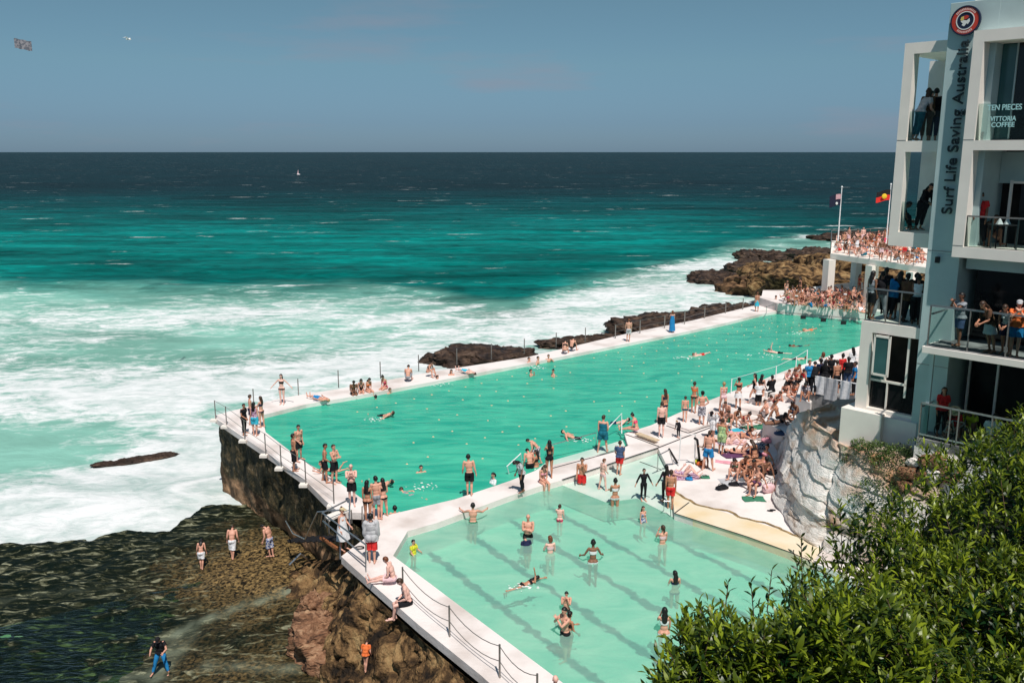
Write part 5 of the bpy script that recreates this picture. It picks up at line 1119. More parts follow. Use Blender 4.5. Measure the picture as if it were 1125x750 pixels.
def person(loc, yaw, kind, pose, wear, skin, hair, label, scale=1.0, group=None, pk=None, tilt=None):
    """yaw: 0 faces the camera, 90 faces right, 180 faces away, 270 faces left"""
    pd = POSES[pose] if isinstance(pose, str) else pose; pk = pk or (pose if isinstance(pose, str) else id(pose))
    me, P, N, off = body_mesh(kind, pk, pd)
    o = bpy.data.objects.new('person', me); C.objects.link(o); o.location = loc; o.rotation_euler = (0, 0, R(yaw)); o.scale = (scale,)*3
    o.material_slots[0].link = 'OBJECT'; o.material_slots[0].material = SK[skin]; o.material_slots[1].link = 'OBJECT'; o.material_slots[1].material = EYE
    tag(o, label, 'person', group); NP[0] += 1
    def child(name, me_, m):
        if len(me_.materials) == 0: me_.materials.append(None)
        c = bpy.data.objects.new(name, me_); C.objects.link(c); c.parent = o; c.material_slots[0].link = 'OBJECT'; c.material_slots[0].material = m; return c
    for g, c in wear:
        if g == 'skirt': child('skirt', skirt_mesh(kind, pk, pd, 1.0, .62, .07), CL[c])
        elif g == 'wraptowel': child('towel', skirt_mesh(kind, pk, pd, 1.0, .50, .05), CL[c])
        elif g == 'dress': child('dress', skirt_mesh(kind, pk, pd, 1.36, .14, .10), CL[c])
        elif g == 'robe': child('robe', skirt_mesh(kind, pk, pd, 1.42, .45, .12), CL[c])
        elif g in ('cap', 'hat'): child(g, hair_mesh(kind, pk, pd, g), CL[c])
        else: child(GN[g], wear_mesh(kind, pk, pd, g), CL[c])
    if hair: 
        s_, c_ = hair; child('hair', wear_mesh(kind, pk, pd, 'hairshort') if s_ == 'short' else hair_mesh(kind, pk, pd, s_), HR[c_])
    return o
bpy.context.view_layer.update(); _dg = bpy.context.evaluated_depsgraph_get()
def hit(px, py):   # the ground point seen at a pixel of the photograph
    d = (atd(px, py, 10)-Vector((0, 0, CAMZ))).normalized(); ok, loc, *_ = scene.ray_cast(_dg, Vector((0, 0, CAMZ)), d); return loc
def Pg(px, py, *a, **k): p = hit(px, py); person((p.x, p.y, p.z-.03), a[0], a[1], a[2], a[3], a[4], a[5], a[6], k.get('sc', 1))
S_ = ('short', 'k'); SN = ('short', 'n'); SR = ('short', 'r'); SY = ('short', 'y'); LK = ('long', 'k'); LN = ('long', 'n'); LY = ('long', 'y'); BK = ('bun', 'k'); BN = ('bun', 'n'); PK = ('pony', 'k'); PN = ('pony', 'n'); BB = ('bob', 'n'); BR = ('bob', 'r')
def bik(c, d=None): return [('top', c), ('bottoms', d or c)]
def P(px, py, yaw, kind, pose, wear, skin, hair, label, z=0.0, sc=1.0, g=None, dx=0, dy=0):
    p = at(px, py, z); return person((p.x+dx, p.y+dy, z), yaw, kind, pose, wear, skin, hair, label, sc, g)
def Wd(px, py, depth, yaw, kind, pose, wear, skin, hair, label, lvl=None, sc=1.0):   # wading: px,py where the water cuts the body
    lvl = WK if lvl is None else lvl; p = at(px, py, lvl); return person((p.x, p.y, lvl-depth), yaw, kind, pose, wear, skin, hair, label, sc)
def Sw(px, py, yaw, kind, pose, wear, skin, hair, label, lvl=None, dz=-.02, sc=1.0):
    lvl = WM if lvl is None else lvl; p = at(px, py, lvl); return person((p.x, p.y, lvl+dz), yaw, kind, pose, wear, skin, hair, label, sc)
sh = lambda c: [('shorts', c)]; bs = lambda c: [('boardshorts', c)]
# --- left walkway
P(270, 477, 80, 'm', 'stand3', [('tshirt', 'black'), ('trousers', 'black')], 't', S_, 'person in a black top and dark trousers standing near the far left pool corner', sc=.93)
P(281, 478, 175, 'w', 'stand', [('vest', 'floral'), ('shorts', 'turq')], 'l', LK, 'woman in a floral top and light blue shorts near the far left pool corner', sc=1.0)
P(277, 466, 110, 'm', 'stand2', sh('navy'), 'l', SN, 'shirtless man behind the person in black near the far left pool corner', sc=.93)
P(287, 469, 250, 'w', 'crossed', bik('navy'), 'l', LN, 'woman facing left behind the woman in light blue shorts at the pool corner', sc=.95)
P(310, 444, 0, 'w', 'armsout', bik('black'), 'p', LK, 'woman in a black bikini with arms held out on the far pool edge')
p = at(350, 439.5); person((p.x, p.y, 0), 276-45+5, 'm', 'lieback', sh('blue'), 'l', SY, 'man in blue shorts lying on the far pool edge left of the seated groups')
P(325, 517, 120, 'm', 'stand', bs('black'), 't', S_, 'tanned man with long black shorts standing by the railing, front one of a pair'); P(330, 506, 60, 'm', 'stand3', sh('black'), 'l', S_, 'man in black shorts standing behind another at the railed walkway')
P(359, 529, 110, 'm', 'stand3', sh('black'), 't', S_, 'slim man in black shorts, left one of the pair beside the bald man'); P(369, 531, 60, 'm', 'crossed', sh('black'), 'l', SN, 'man with arms folded in black shorts, right one of the pair beside the bald man')
P(352, 519, 280, 'm', 'lieprop', sh('black'), 'l', SN, 'person lying low behind the pair on the railed walkway', sc=.85)
P(387, 555, 10, 'm2', 'photo', sh('black'), 'p', None, 'bald heavy man in black shorts on the walkway with one hand raised')
P(405, 574, 170, 'w', 'stand', bik('black'), 't', LK, 'woman with long dark hair seen from behind at the junction of the two pools'); P(413, 569, 200, 'm', 'stand2', sh('grey'), 'l', S_, 'man behind the long haired woman at the junction of the two pools', sc=1.0); P(421, 568, 230, 'w', 'stand3', bik('black'), 'l', LK, 'woman in black shorts at the edge of the big pool, rightmost at the junction', sc=.93)
P(409, 617, 185, 'm', 'stand', [('hoodie', 'ltgrey'), ('boardshorts', 'red')], 'l', S_, 'person in a grey hooded top and red board shorts with his back to the camera', sc=1.04)
P(379, 604, 60, 'w', 'stand2', [('robe', 'white'), ('cap', 'straw')], 'l', BN, 'woman wrapped in a white towel at the top of the steel stairs', z=-.35, sc=.95)
P(425, 641, 265, 'm', 'sitlegs', sh('palepink'), 'p', SR, 'reddish haired man sitting behind another at the edge by the shallow pool', sc=.95)
p = at(441, 664, 0); person((p.x, p.y, 0.02), 285, 'm', 'sitedge', sh('black'), 'p', SN, 'man in black shorts sitting on the edge with his legs over the rock', 1.05)
P(609, 806, 190, 'm', 'stand', sh('navy'), 'p', None, 'bald head of a man rising at the bottom edge on the white walkway', sc=.93)
# --- swimmers in the big pool
Sw(420, 533, 235, 'm', 'floatback', sh('black'), 'l', S_, 'man floating on his back with raised head, near left corner of the big pool', dz=.0)
Sw(449, 540, 225, 'w', 'swim', bik('grey'), 'l', SN, 'swimmer gliding under the surface just below the floating man', dz=-.10)
def head(px, py, yaw, kind, hair, label, wear=(), lvl=None, d=1.42, sk='l', pose='wade', sc=1.0): return Wd(px, py, d, yaw, kind, pose, list(wear), sk, hair, label, WM if lvl is None else lvl, sc)
head(463, 519, 20, 'm', S_, 'dark haired man treading water right of the floating man', pose='armsout')
head(434, 565, 190, 'm', S_, 'dark haired man in the water at the near corner of the big pool', d=1.35)
Sw(423, 457, 240, 'm', 'floatback', sh('black'), 'l', SN, 'swimmer with one arm raised alone in the left half of the big pool')
head(413, 438, 180, 'm', S_, 'dark head in the water below the seated group on the far edge', d=1.5); head(429, 432, 60, 'm', SN, 'swimmer beside the far edge right of the dark head', d=1.42)
for x, y, yaw, k, po, wr, sk, hr, lb in ((389, 433, 20, 'm', 'sitedge', sh('black'), 'b', S_, 'dark man seated on the far edge, leftmost of the group of four'), (397, 431, 10, 'w', 'sitedge', [('swimsuit', 'black')], 'l', LK, 'woman in a black swimsuit, second from left of four seated on the far edge'),
    (406, 430, 40, 'w', 'sitedge', bik('orange'), 'l', LK, 'woman in an orange bikini seated third in the group of four on the far edge'), (421, 427, 330, 'w', 'sitedge', [('swimsuit', 'hotpink')], 'l', BK, 'woman in a coral swimsuit seated rightmost of the group of four on the far edge')):
    P(x, y, yaw, k, po, wr, sk, hr, lb, z=.03)
P(449, 418, 180, 'm', 'sitknees', sh('grey'), 'l', SN, 'broad man sitting alone with his back turned on the far edge'); P(475, 414, 60, 'w', 'sitknees', bik('black'), 'l', BN, 'person sitting on the far edge just left of two swimmers')
head(481, 420, 80, 'm', S_, 'dark haired swimmer at the far edge below the sitting person', d=1.3); head(496, 416, 10, 'w', LK, 'long haired woman standing in the water at the far edge', wear=bik('navy'), d=1.15)
p = at(512, 410); person((p.x, p.y, 0), 272-45, 'w', 'lieback', [('shorts', 'turq')], 'p', BN, 'person in light blue lying on the far edge in front of the low wet rock')
for x, y, lb in ((582, 401, 'swimmer by the far edge, leftmost of three in a row'), (592, 400, 'swimmer by the far edge, middle of three in a row'), (603, 398, 'swimmer by the far edge, rightmost of three in a row')): head(x, y, 20+x % 60, 'm', S_, lb, d=1.2, pose='armsout')
head(584, 413, 80, 'm', S_, 'swimmer beckoning below the row of three heads', pose='handface', d=1.3); head(607, 414, 300, 'w', BK, 'swimmer with tied dark hair below the row of three heads, on the right', d=1.25)
P(621, 388, 170, 'w', 'sitknees', bik('black'), 'l', BK, 'woman in a black bikini seated on the far edge, left of the close couple'); P(630, 385, 150, 'm', 'sitknees', sh('black'), 'l', S_, 'man seated on the far edge, right of the close couple')
P(690, 375, 175, 'm', 'stand2', sh('ltgrey'), 'l', SR, 'man in grey shorts looking at the dark rocks from the far edge'); P(738, 365, 185, 'w', 'handface', [('dress', 'blue')], 'l', BR, 'woman in a long blue dress taking a photo from the far edge')
P(831, 342, 180, 'w', 'stand', [('wraptowel', 'turq')], 't', SR, 'person wrapped in turquoise at the far pool corner'); P(852, 345, 90, 'm', 'stand', sh('black'), 't', S_, 'person climbing the ladder in the far pool corner', z=-.7)
Sw(765, 390, 300, 'm', 'swim', sh('red'), 'p', SR, 'swimmer with reddish skin alone in mid pool right of the blue dress'); Sw(848, 387, 250, 'm', 'swimup', sh('black'), 'p', S_, 'swimmer with one arm lifted high in the right half of the big pool'); Sw(872, 380, 280, 'm', 'swim', sh('navy'), 'b', S_, 'dark swimmer low in the water right of the one with a lifted arm', dz=-.07); Sw(885, 363, 300, 'm', 'swim', sh('orange'), 'l', SY, 'swimmer farthest away near the end wall of the big pool'); Sw(880, 395, 90, 'm', 'swim', sh('black'), 'p', SR, 'swimmer near the crowded terrace in the big pool')
Sw(630, 481, 72, 'm', 'floatback', sh('black'), 'l', S_, 'swimmer lying back behind the steps of the big pool'); Sw(679, 465, 250, 'm', 'floatback', sh('navy'), 'p', S_, 'swimmer stretched out beside the woman in the pink bikini')
head(541, 531, 300, 'w', PK, 'dark haired swimmer in white at the near edge beside the man in black shorts', wear=[('tshirt', 'white')], d=1.25)
# --- strip between the pools
P(516, 543, 178, 'm', 'pullrail', sh('black'), 'l', S_, 'man in black shorts alone on the strip between the pools with his back turned', sc=1.02)
P(573, 541, 300, 'w', 'lookdown', [('tshirt', 'ltgrey'), ('trousers', 'black')], 'b', LK, 'girl in a grey shirt and black leggings leaning forward on the strip', sc=.93)
p = at(598, 531); person((p.x, p.y, .02), 25, 'w', 'sitedge', bik('pink'), 'l', ('cap', 'n') and LN, 'woman in a pink bikini sitting on the strip with her feet in the shallow pool', 1.0)
P(603, 524, 190, 'w', 'handface', [('swimsuit', 'black')], 't', LK, 'woman in a black swimsuit with long dark hair standing on the strip', sc=.98)
P(593, 510, 260, 'm', 'bendstep', [('boardshorts', 'patterned')], 'l', S_, 'boy in black and white shorts climbing the big pool steps', z=-.21, sc=.85)
Wd(582, 514, .75, 200, 'm', 'lookdown', sh('black'), 'l', S_, 'man bending in the water left of the boy in striped shorts', WM); Wd(588, 512, .95, 250, 'w', 'wade', bik('black'), 't', LK, 'dark haired girl crouching in the water between the two at the steps', WM)
P(662, 496, 170, 'm', 'stand3', [('towel', 'teal'), ('shorts', 'black')], 'l', SN, 'man with a dark teal towel on his back on the pool steps', z=-.21, sc=1.06)
P(694, 474, 240, 'w', {**POSES['sitlegs'], 'uar': (-60, -30, 0), 'far': (-10, 0, 0)}, bik('hotpink', 'pink'), 'l', BK, 'woman in a pink bikini sitting and holding the white rail')
P(680, 521, 160, 'm', 'stand2', [('tshirt', 'jean'), ('shorts', 'red')], 'l', SN, 'man in a blue grey shirt and red shorts standing in the shallow steps', z=-.25, sc=.92)
P(663, 538, 130, 'm', 'stand3', [('trunks', 'palepink')], 'p', SR, 'slim red haired child standing in the shallow water', z=-.25, sc=.82)
Wd(675, 555, .55, 190, 'w', 'crossed', bik('white'), 't', BK, 'woman in a white bikini with a bun standing thigh deep in the shallow pool')
Wd(639, 533, .5, 350, 'm', 'handface', sh('red'), 't', ('short', 'k'), 'man in red shorts and a red cap standing in the shallow pool')
p = at(639, 536, WK)
P(707, 550, 10, 'm', 'holdhand', [('wetsuit', 'black')], 'l', S_, 'boy in a short black wetsuit holding hands in the shallow steps', z=-.25, sc=.80)
P(730, 551, 200, 'w', 'holdhand', [('wetsuit', 'black')], 't', LK, 'woman in black holding hands with the boy in the wetsuit', z=-.25, sc=.93); P(736, 558, 170, 'm', 'stand', sh('red'), 't', SN, 'man in red shorts at the right end of the shallow steps', z=-.25, sc=.95)
# --- raised deck
P(726, 478, 182, 'm2', 'stand', sh('black'), 'p', SN, 'stout man in black shorts with his back turned on the raised platform', z=.1, sc=1.0); P(729, 463, 200, 'w', 'stand', bik('navy'), 't', LN, 'person with long dark hair behind the stout man in black shorts', z=.0, sc=1.03)
P(752, 463, 175, 'm', 'stand', [('trunks', 'teal')], 'l', SN, 'small boy in dark trunks at the edge of the big pool', z=.1, sc=.80); P(762, 453, 160, 'w', 'handface', [('bottoms', 'black'), ('top', 'orange')], 't', SN, 'tanned person in black bottoms standing behind the man with a dark cap', z=.1); P(770, 466, 190, 'm', 'hips', [('boardshorts', 'patterned'), ('cap', 'black')], 'l', SN, 'man in patterned shorts and a dark cap on the raised deck', z=.1, sc=1.03)
P(793, 453, 180, 'w', 'walk', [('swimsuit', 'palepink')], 'l', SY, 'blond woman in a pale pink swimsuit walking on the raised deck', z=.1); P(810, 448, 190, 'w', 'handface', [('top', 'black'), ('skirt', 'white')], 't', S_, 'woman in a white skirt standing on the raised deck', z=.1)
P(826, 443, 250, 'w', 'walk', [('swimsuit', 'black')], 'l', LK, 'woman in black stepping left in the group on the raised deck', z=.1); P(832, 449, 180, 'm', 'stand2', [('tshirt', 'white'), ('boardshorts', 'black')], 't', S_, 'boy in a white shirt and dark shorts in the group on the raised deck', z=.1, sc=.92); P(836, 444, 140, 'w', 'handface', bik('black'), 'l', LK, 'woman with dark hair raised behind the boy in a white shirt', z=.1)
P(846, 445, 200, 'm', 'crossed', [('longshirt', 'black'), ('boardshorts', 'black')], 't', S_, 'man dressed all in black at the right of the group on the raised deck', z=.1)
P(778, 516, 150, 'm', 'stand3', sh('blue'), 'l', SN, 'tall man in bright blue shorts standing among the sunbathers', sc=1.07); P(774, 514, 230, 'w', 'wade', bik('black'), 'b', BK, 'dark woman close behind the tall man in bright blue shorts', sc=.9)
P(792, 498, 150, 'm', 'stand2', [('towel', 'limegreen'), ('boardshorts', 'patterned')], 't', SN, 'person draped in a light green patterned towel and black patterned shorts'); P(783, 481, 330, 'm', 'lookdown', [('longshirt', 'white'), ('cap', 'black'), ('boardshorts', 'white')], 'l', S_, 'man in a white shirt and dark cap behind the one with the green towel', sc=.93)
P(745, 481, 200, 'm', 'lookdown', [('wetsuit', 'black')], 'l', SY, 'tiny child in black standing by the white frame rail', sc=.55)
# --- sunbathers on the white deck
for x, y, yaw, k, po, wr, sk, hr, lb in (
    (800, 471, 330, 'm', 'sitknees', sh('green'), 'l', ('cap', 'k') and SN, 'man in dark green shorts sitting with knees up near the raised deck'),
    (811, 468, 20, 'w', 'sitknees', bik('black'), 't', BK, 'tanned woman sitting upright beside the man in dark green shorts'),
    (812, 480, 60, 'w', 'lieback', bik('pink'), 'l', BN, 'woman lying with her legs towards the pool behind the purple towel'),
    (802, 487, 70, 'w', 'lieknee', bik('palepink'), 'p', BR, 'pale woman lying on her back left of the bench block'),
    (815, 498, 80, 'w', 'lieknee', bik('black'), 'l', SN, 'woman in a black bikini lying on the purple towel with knees raised'),
    (826, 507, 200, 'w', 'sitcross', bik('black'), 't', LN, 'woman with long brown hair sitting with her back turned below the purple towel'),
    (834, 466, 300, 'w', 'lieprop', bik('black'), 'p', LK, 'woman in black propped up on a green towel next to the bench block'),
    (838, 459, 60, 'm', 'sitback', sh('black'), 'l', SN, 'man leaning back on his arms behind the woman on the green towel'),
    (843, 512, 290, 'w', 'sitback', bik('pink'), 't', BK, 'woman in pink sitting by the pink bags near the rock'),
    (806, 527, 330, 'w', 'sitknees', bik('green'), 'l', LK, 'woman with very long black hair hugging her knees, leftmost of the close group'),
    (817, 524, 30, 'w', 'sitcross', bik('black'), 't', SN, 'tanned woman sitting in the middle of the close group'),
    (829, 529, 300, 'm', 'sitcross', sh('black'), 't', S_, 'tanned man sitting on the right of the close group'),
    (822, 536, 40, 'm', 'sitknees', sh('grey'), 't', SN, 'man in grey shorts with knees up in front of the close group'),
    (832, 543, 300, 'w', 'sitside', [('shorts', 'purple')], 'l', LK, 'woman in purple sitting by the pink bag nearest the camera'),
    (752, 523, 70, 'w', 'lieknee', [('swimsuit', 'floral')], 'p', BN, 'woman in a floral swimsuit lying under the white frame rail'),
    (797, 461, 320, 'm', 'sitcross', sh('navy'), 'l', SN, 'man in navy shorts cross legged just below the raised deck edge'),
    (822, 473, 40, 'w', 'sitknees', bik('red'), 'l', BK, 'woman in a red bikini sitting left of the bright green towel'),
    (826, 482, 75, 'w', 'lieprop', bik('navy'), 't', LN, 'tanned woman in navy propped on her elbows below the green towel'),
    (846, 453, 330, 'w', 'sitknees', bik('white'), 'p', LN, 'woman in a white bikini sitting behind the bench block near the steps'),
    (852, 456, 20, 'm', 'sitback', sh('grey'), 't', S_, 'man in grey shorts leaning back beside the woman in a white bikini'),
    (791, 478, 250, 'w', 'sitside', bik('purple'), 't', BR, 'woman in a purple bikini sitting behind the green draped towel'),
    (842, 527, 200, 'm', 'sitback', sh('black'), 'b', S_, 'dark man in black shorts sitting at the foot of the pale rock'),
    (836, 521, 320, 'w', 'lieknee', bik('red'), 'l', LK, 'woman in a red bikini lying between the close group and the rock'),
    (820, 512, 120, 'w', 'lieback', bik('orange'), 't', SN, 'tanned person lying between the long haired women on the deck')):
    P(x, y, yaw, k, po, wr, sk, hr, lb)
for x, y, z, yaw, k, po, wr, sk, hr, lb in (
    (849, 462, .92, 60, 'm', 'sitback', sh('black'), 't', S_, 'tanned man leaning back on the left end of the bench block'),
    (863, 467, .92, 80, 'w', 'lieprop', bik('black'), 'b', LK, 'dark woman lying on the bench block by the rock'),
    (870, 462, .92, 300, 'm', 'sitknees', sh('navy'), 'b', S_, 'dark man sitting at the right end of the bench block'),
    (856, 449, .3, 20, 'm', 'sitknees', sh('red'), 'l', SN, 'man in red shorts sitting behind the bench block'),
    (862, 440, .5, 340, 'w', 'sitknees', bik('black'), 'l', LK, 'long haired woman sitting on the step behind the bench block'),
    (868, 433, .7, 20, 'm', 'sitknees', [('tshirt', 'black'), ('shorts', 'black')], 'l', S_, 'man in a black shirt seated on the stepped benches'),
    (873, 424, .9, 330, 'w', 'sitknees', bik('red'), 'l', SN, 'woman in red seated high on the stepped benches'),
    (879, 432, 1.0, 30, 'm', 'sitknees', [('tshirt', 'black')], 't', S_, 'man in black crouched by the grey terrace wall'),
    (872, 440, .8, 350, 'w', 'sitcross', bik('orange'), 'l', BK, 'woman in orange cross legged on the stepped benches'),
    (877, 418, .9, 20, 'm', 'sitknees', sh('white'), 't', SN, 'man in white shorts seated at the pool end of the stepped benches'),
    (866, 424, .5, 10, 'w', 'sitknees', bik('pink'), 'p', SR, 'pale woman in pink seated at the railing of the stepped benches'),
    (882, 425, 1.2, 340, 'w', 'sitcross', [('vest', 'red')], 'l', BK, 'woman in a red top seated against the grey terrace'),
    (884, 441, 1.7, 340, 'w', 'sitknees', [('tshirt', 'patterned')], 't', LK, 'woman in a patterned shirt on the tall pale block')):
    P(x, y, yaw, k, po, wr, sk, hr, lb, z=z)
# stepped benches they sit on
for i, (px, py, z) in enumerate(((858, 447, .3), (866, 437, .6), (874, 428, .9))):
    c = at(px, py, z); mb = MB(); mb.box(-1.5, 2.4, -.9, 1.6, -z, 0, Matrix.Rotation(R(46), 4, 'Z')); o = mb.build('bench_step', M['deck'] if i < 2 else M['whitewall'], None, .02); o.location = (c.x, c.y, z-.002*i-.003); tag(o, ['low white bench step behind the block, nearest the sunbathers', 'middle white bench step by the pool railing', 'highest white bench step under the grey terrace'][i], 'bench')
# shaded crowd on the grey terrace
onl = [(888, 425, 20, 'm', 'stand', [('tshirt', 'blue'), ('trousers', 'black')], 'l', SR, 'red haired person in blue at the left corner of the grey terrace'), (893, 426, 160, 'm', 'lean', [('tshirt', 'black'), ('trousers', 'black')], 't', S_, 'man in black bent over the rail, second from left on the grey terrace'),
  (899, 422, 200, 'm', 'stand', [('tshirt', 'navy'), ('trousers', 'black')], 'd', S_, 'dark man in navy standing third from left on the grey terrace'), (905, 424, 150, 'w', 'crossed', [('longshirt', 'black'), ('trousers', 'navy')], 't', LK, 'woman in black with folded arms on the grey terrace behind the towels'),
  (911, 417, 180, 'm', 'photo', [('tshirt', 'black'), ('trousers', 'black')], 'b', S_, 'man photographing from the rear row of the grey terrace'), (917, 424, 210, 'm', 'stand3', sh('black'), 't', SN, 'shirtless man with his back turned above the hanging towels'),
  (923, 416, 190, 'w', 'stand', [('tshirt', 'red'), ('trousers', 'black')], 'l', BK, 'woman in a dark red shirt in the rear row of the grey terrace'), (929, 420, 180, 'm', 'stand2', [('tshirt', 'black'), ('trousers', 'jean')], 'd', S_, 'dark man near the right end of the grey terrace'),
  (936, 426, 250, 'm', 'stand', [('tshirt', 'blue'), ('trousers', 'black')], 't', S_, 'man in a light blue shirt at the right end of the grey terrace'), (934, 408, 200, 'w', 'stand', [('tshirt', 'white')], 'b', LK, 'tall backmost woman in white on the grey terrace'), (902, 414, 170, 'w', 'handface', [('vest', 'white'), ('trousers', 'black')], 'l', BR, 'woman in white touching her face in the rear row of the grey terrace')]
for x, y, yaw, k, po, wr, sk, hr, lb in onl: P(x, y+8, yaw, k, po, wr, sk, hr, lb, z=2.0)
# --- shallow pool
Wd(520, 570, .95, 180, 'm', 'edgehold', sh('green'), 'l', S_, 'man waist deep holding the near side of the strip between the pools'); Wd(455, 608, .72, 60, 'm', 'wade', [('tshirt', 'yellow')], 'l', S_, 'child in a yellow shirt in the left corner of the shallow pool', sc=.72)
Wd(580, 590, .85, 355, 'm2', 'crossed', sh('black'), 'l', None, 'bald man with folded arms standing waist deep in the shallow pool'); Wd(579, 599, .98, 200, 'm', 'lookdown', [('tshirt', 'navy')], 'l', S_, 'dark haired child snorkelling in front of the bald man', sc=.78)
Wd(615, 573, .55, 170, 'm', 'handface', [('trunks', 'hotpink')], 'p', SN, 'small child in bright pink trunks in the shallow pool', sc=.74); Wd(604, 606, 1.02, 195, 'w', 'wade', bik('palepink'), 'p', BR, 'pale woman in water to her waist right of the bald man', sc=.95)
Wd(651, 617, .88, 185, 'w', 'wadeback', bik('white'), 'b', BK, 'brown skinned woman in a white bikini with arms apart in mid pool'); Sw(586, 640, 120, 'w', 'swimup', bik('black'), 't', LK, 'dark haired girl swimming in the shallow pool', WK, sc=.8)
Wd(622, 670, .62, 350, 'm', 'handsface', [('trunks', 'black')], 'l', S_, 'child with hands at the face behind the couple in the shallow pool', sc=.72); Wd(619, 696, .92, 300, 'm', 'photo', sh('black'), 'l', S_, 'broad shouldered man holding someone in the front of the shallow pool', sc=1.02); Wd(627, 690, 1.0, 120, 'w', 'wade', bik('black'), 't', BK, 'dark haired girl held by the man in the front of the shallow pool', sc=.9)
Wd(727, 596, 1.0, 200, 'w', 'handface', bik('palepink'), 'l', PN, 'woman with a ponytail chest deep near the yellow apron', sc=.98); Wd(707, 574, .62, 30, 'w', 'stand', [('swimsuit', 'pattblue')], 'l', LN, 'girl in a pale blue swimsuit beside the shallow steps', sc=.74); Wd(741, 640, 1.15, 185, 'w', 'wade', bik('navy'), 'l', LK, 'woman with long black hair up to her chest, right of mid pool', sc=.92); Wd(729, 695, .88, 178, 'w', 'handface', bik('white'), 'l', LK, 'long haired woman in a white bikini nearest the leafy shrub')
# --- on the rock platform
P(222, 624, 190, 'w', {**POSES['lookdown'], 'thr': (-20, -8, 0)}, [('skirt', 'white')], 'l', LK, 'girl in white shorts walking on the algae platform below the sea wall', z=-3.75, sc=.92) if False else Pg(222, 624, 190, 'w', 'lookdown', [('shorts', 'white')], 'l', LK, 'girl in white shorts walking on the algae platform below the sea wall', z=-3.72, sc=.82)
Pg(256, 613, 185, 'm', 'lookdown', [('boardshorts', 'white')], 'l', SN, 'broad man in pale shorts walking on the algae platform', z=-3.6, sc=.93); Pg(297, 611, 250, 'm', 'lookdown', [('boardshorts', 'pattblue')], 'l', S_, 'man in blue patterned shorts at the foot of the dark seaweed wall', z=-3.45, sc=.95)
Pg(176, 741, 5, 'm', 'wide', [('tshirt', 'black'), ('trousers', 'blue'), ('cap', 'black')], 'l', S_, 'man in a black shirt and bright blue trousers standing knee deep on the rocks', z=-3.98, sc=.86)
Pg(402, 736, 170, 'm', 'lookdown', [('tshirt', 'orange')], 'l', SN, 'person in an orange top beside the reddish boulder', z=-3.3, sc=.62)
# --- people in the building
def B(s, z, q, yaw, kind, pose, wear, skin, hair, label, sc=1.0):   # yaw relative to the facade: 0 looks out of the building
    s = sm(s, 0, q)[0]; p = W(s, q, z); person(tuple(p), yaw-46.4, kind, pose, wear, skin, hair, label, sc)
z2 = sm(0, 14.36, -.6)[1]; z1 = sm(0, 11.33, -.6)[1]; zb = sm(0, 8.12, -.3)[1]
B(-.98, z2, -.9, 150, 'm', 'lean', [('tshirt', 'ltgrey'), ('trousers', 'teal')], 'l', S_, 'man in a pale shirt at the open top floor corner of the building')
B(-.70, z2, -1.3, 200, 'w', 'stand', [('longshirt', 'brown'), ('trousers', 'brown')], 't', LN, 'woman in brown beside the man in a pale shirt on the top floor'); B(-.45, z2, -1.6, 200, 'm', 'stand', [('longshirt', 'black'), ('trousers', 'navy')], 't', S_, 'tall person in black half hidden by the lettered wall on the top floor')
B(-1.05, z1, -1.5, 120, 'm', 'sitknees', [('tshirt', 'black'), ('trousers', 'black')], 'b', S_, 'person in black seated in the loggia below the top floor', 1); B(-.6, z1, -1.8, 60, 'w', 'lean', [('longshirt', 'black'), ('trousers', 'black')], 't', LK, 'woman in black leaning on the loggia rail below the top floor')
bal = [(-2.0, -.7, 160, 'w', 'stand', [('vest', 'grey'), ('shorts', 'black')], 'b', LK, 'woman in grey at the left corner of the crowded balcony'), (-1.7, -.9, 200, 'm', 'stand3', [('tshirt', 'black'), ('trousers', 'grey')], 'b', S_, 'man in a black shirt second from left on the crowded balcony'), (-1.35, -1.1, 170, 'm', 'lean', [('longshirt', 'blue'), ('trousers', 'black')], 't', S_, 'man in a light blue shirt leaning forward on the crowded balcony'),
 (-1.05, -1.4, 190, 'w', 'stand', [('longshirt', 'black'), ('skirt', 'black')], 'b', LK, 'woman in black behind the light blue shirt on the crowded balcony'), (-.8, -1.0, 150, 'm', 'stand2', [('longshirt', 'brown'), ('trousers', 'black')], 'd', S_, 'dark man in brown near the right end of the crowded balcony'), (-.5, -1.3, 180, 'm', 'stand', [('hoodie', 'black'), ('trousers', 'black')], 'd', S_, 'tall man in black at the wall end of the crowded balcony'),
 (-.45, -.8, 200, 'w', 'crossed', [('vest', 'white'), ('trousers', 'black')], 'b', BK, 'woman with a white top by the wall on the crowded balcony'), (-1.55, -2.0, 180, 'm', 'stand', [('tshirt', 'black'), ('trousers', 'black')], 'd', S_, 'man in black in the back row of the crowded balcony')]
for s, q_, yaw, k, po, wr, sk, hr, lb in bal: B(s, zb+.02, q_, yaw, k, po, wr, sk, hr, lb)
B(.95, zf, .75, 320, 'm', 'photo', [('tshirt', 'grey'), ('shorts', 'jean')], 'b', S_, 'man with a camera at the left end of the long balcony'); B(2.0, zf, 1.0, 330, 'w', 'lean', [('tshirt', 'brown'), ('skirt', 'white')], 't', LN, 'woman in a white skirt leaning on the long balcony rail'); B(2.72, zf, 1.05, 20, 'm', 'photo', [('tshirt', 'orange'), ('shorts', 'blue'), ('cap', 'ltgrey')], 'l', S_, 'man in an orange shirt and pale cap on the long balcony'); B(2.45, zf, .8, 0, 'w', 'lean', [('vest', 'white'), ('shorts', 'navy')], 't', LN, 'woman in white between the skirt and the orange shirt on the long balcony', .97)
B(3.35, zf, .2, 0, 'm', 'stand', [('tshirt', 'red'), ('trousers', 'black')], 'b', S_, 'shaded man in dark red at the right edge of the long balcony')
zr = sm(0, 10.98, .3)[1]
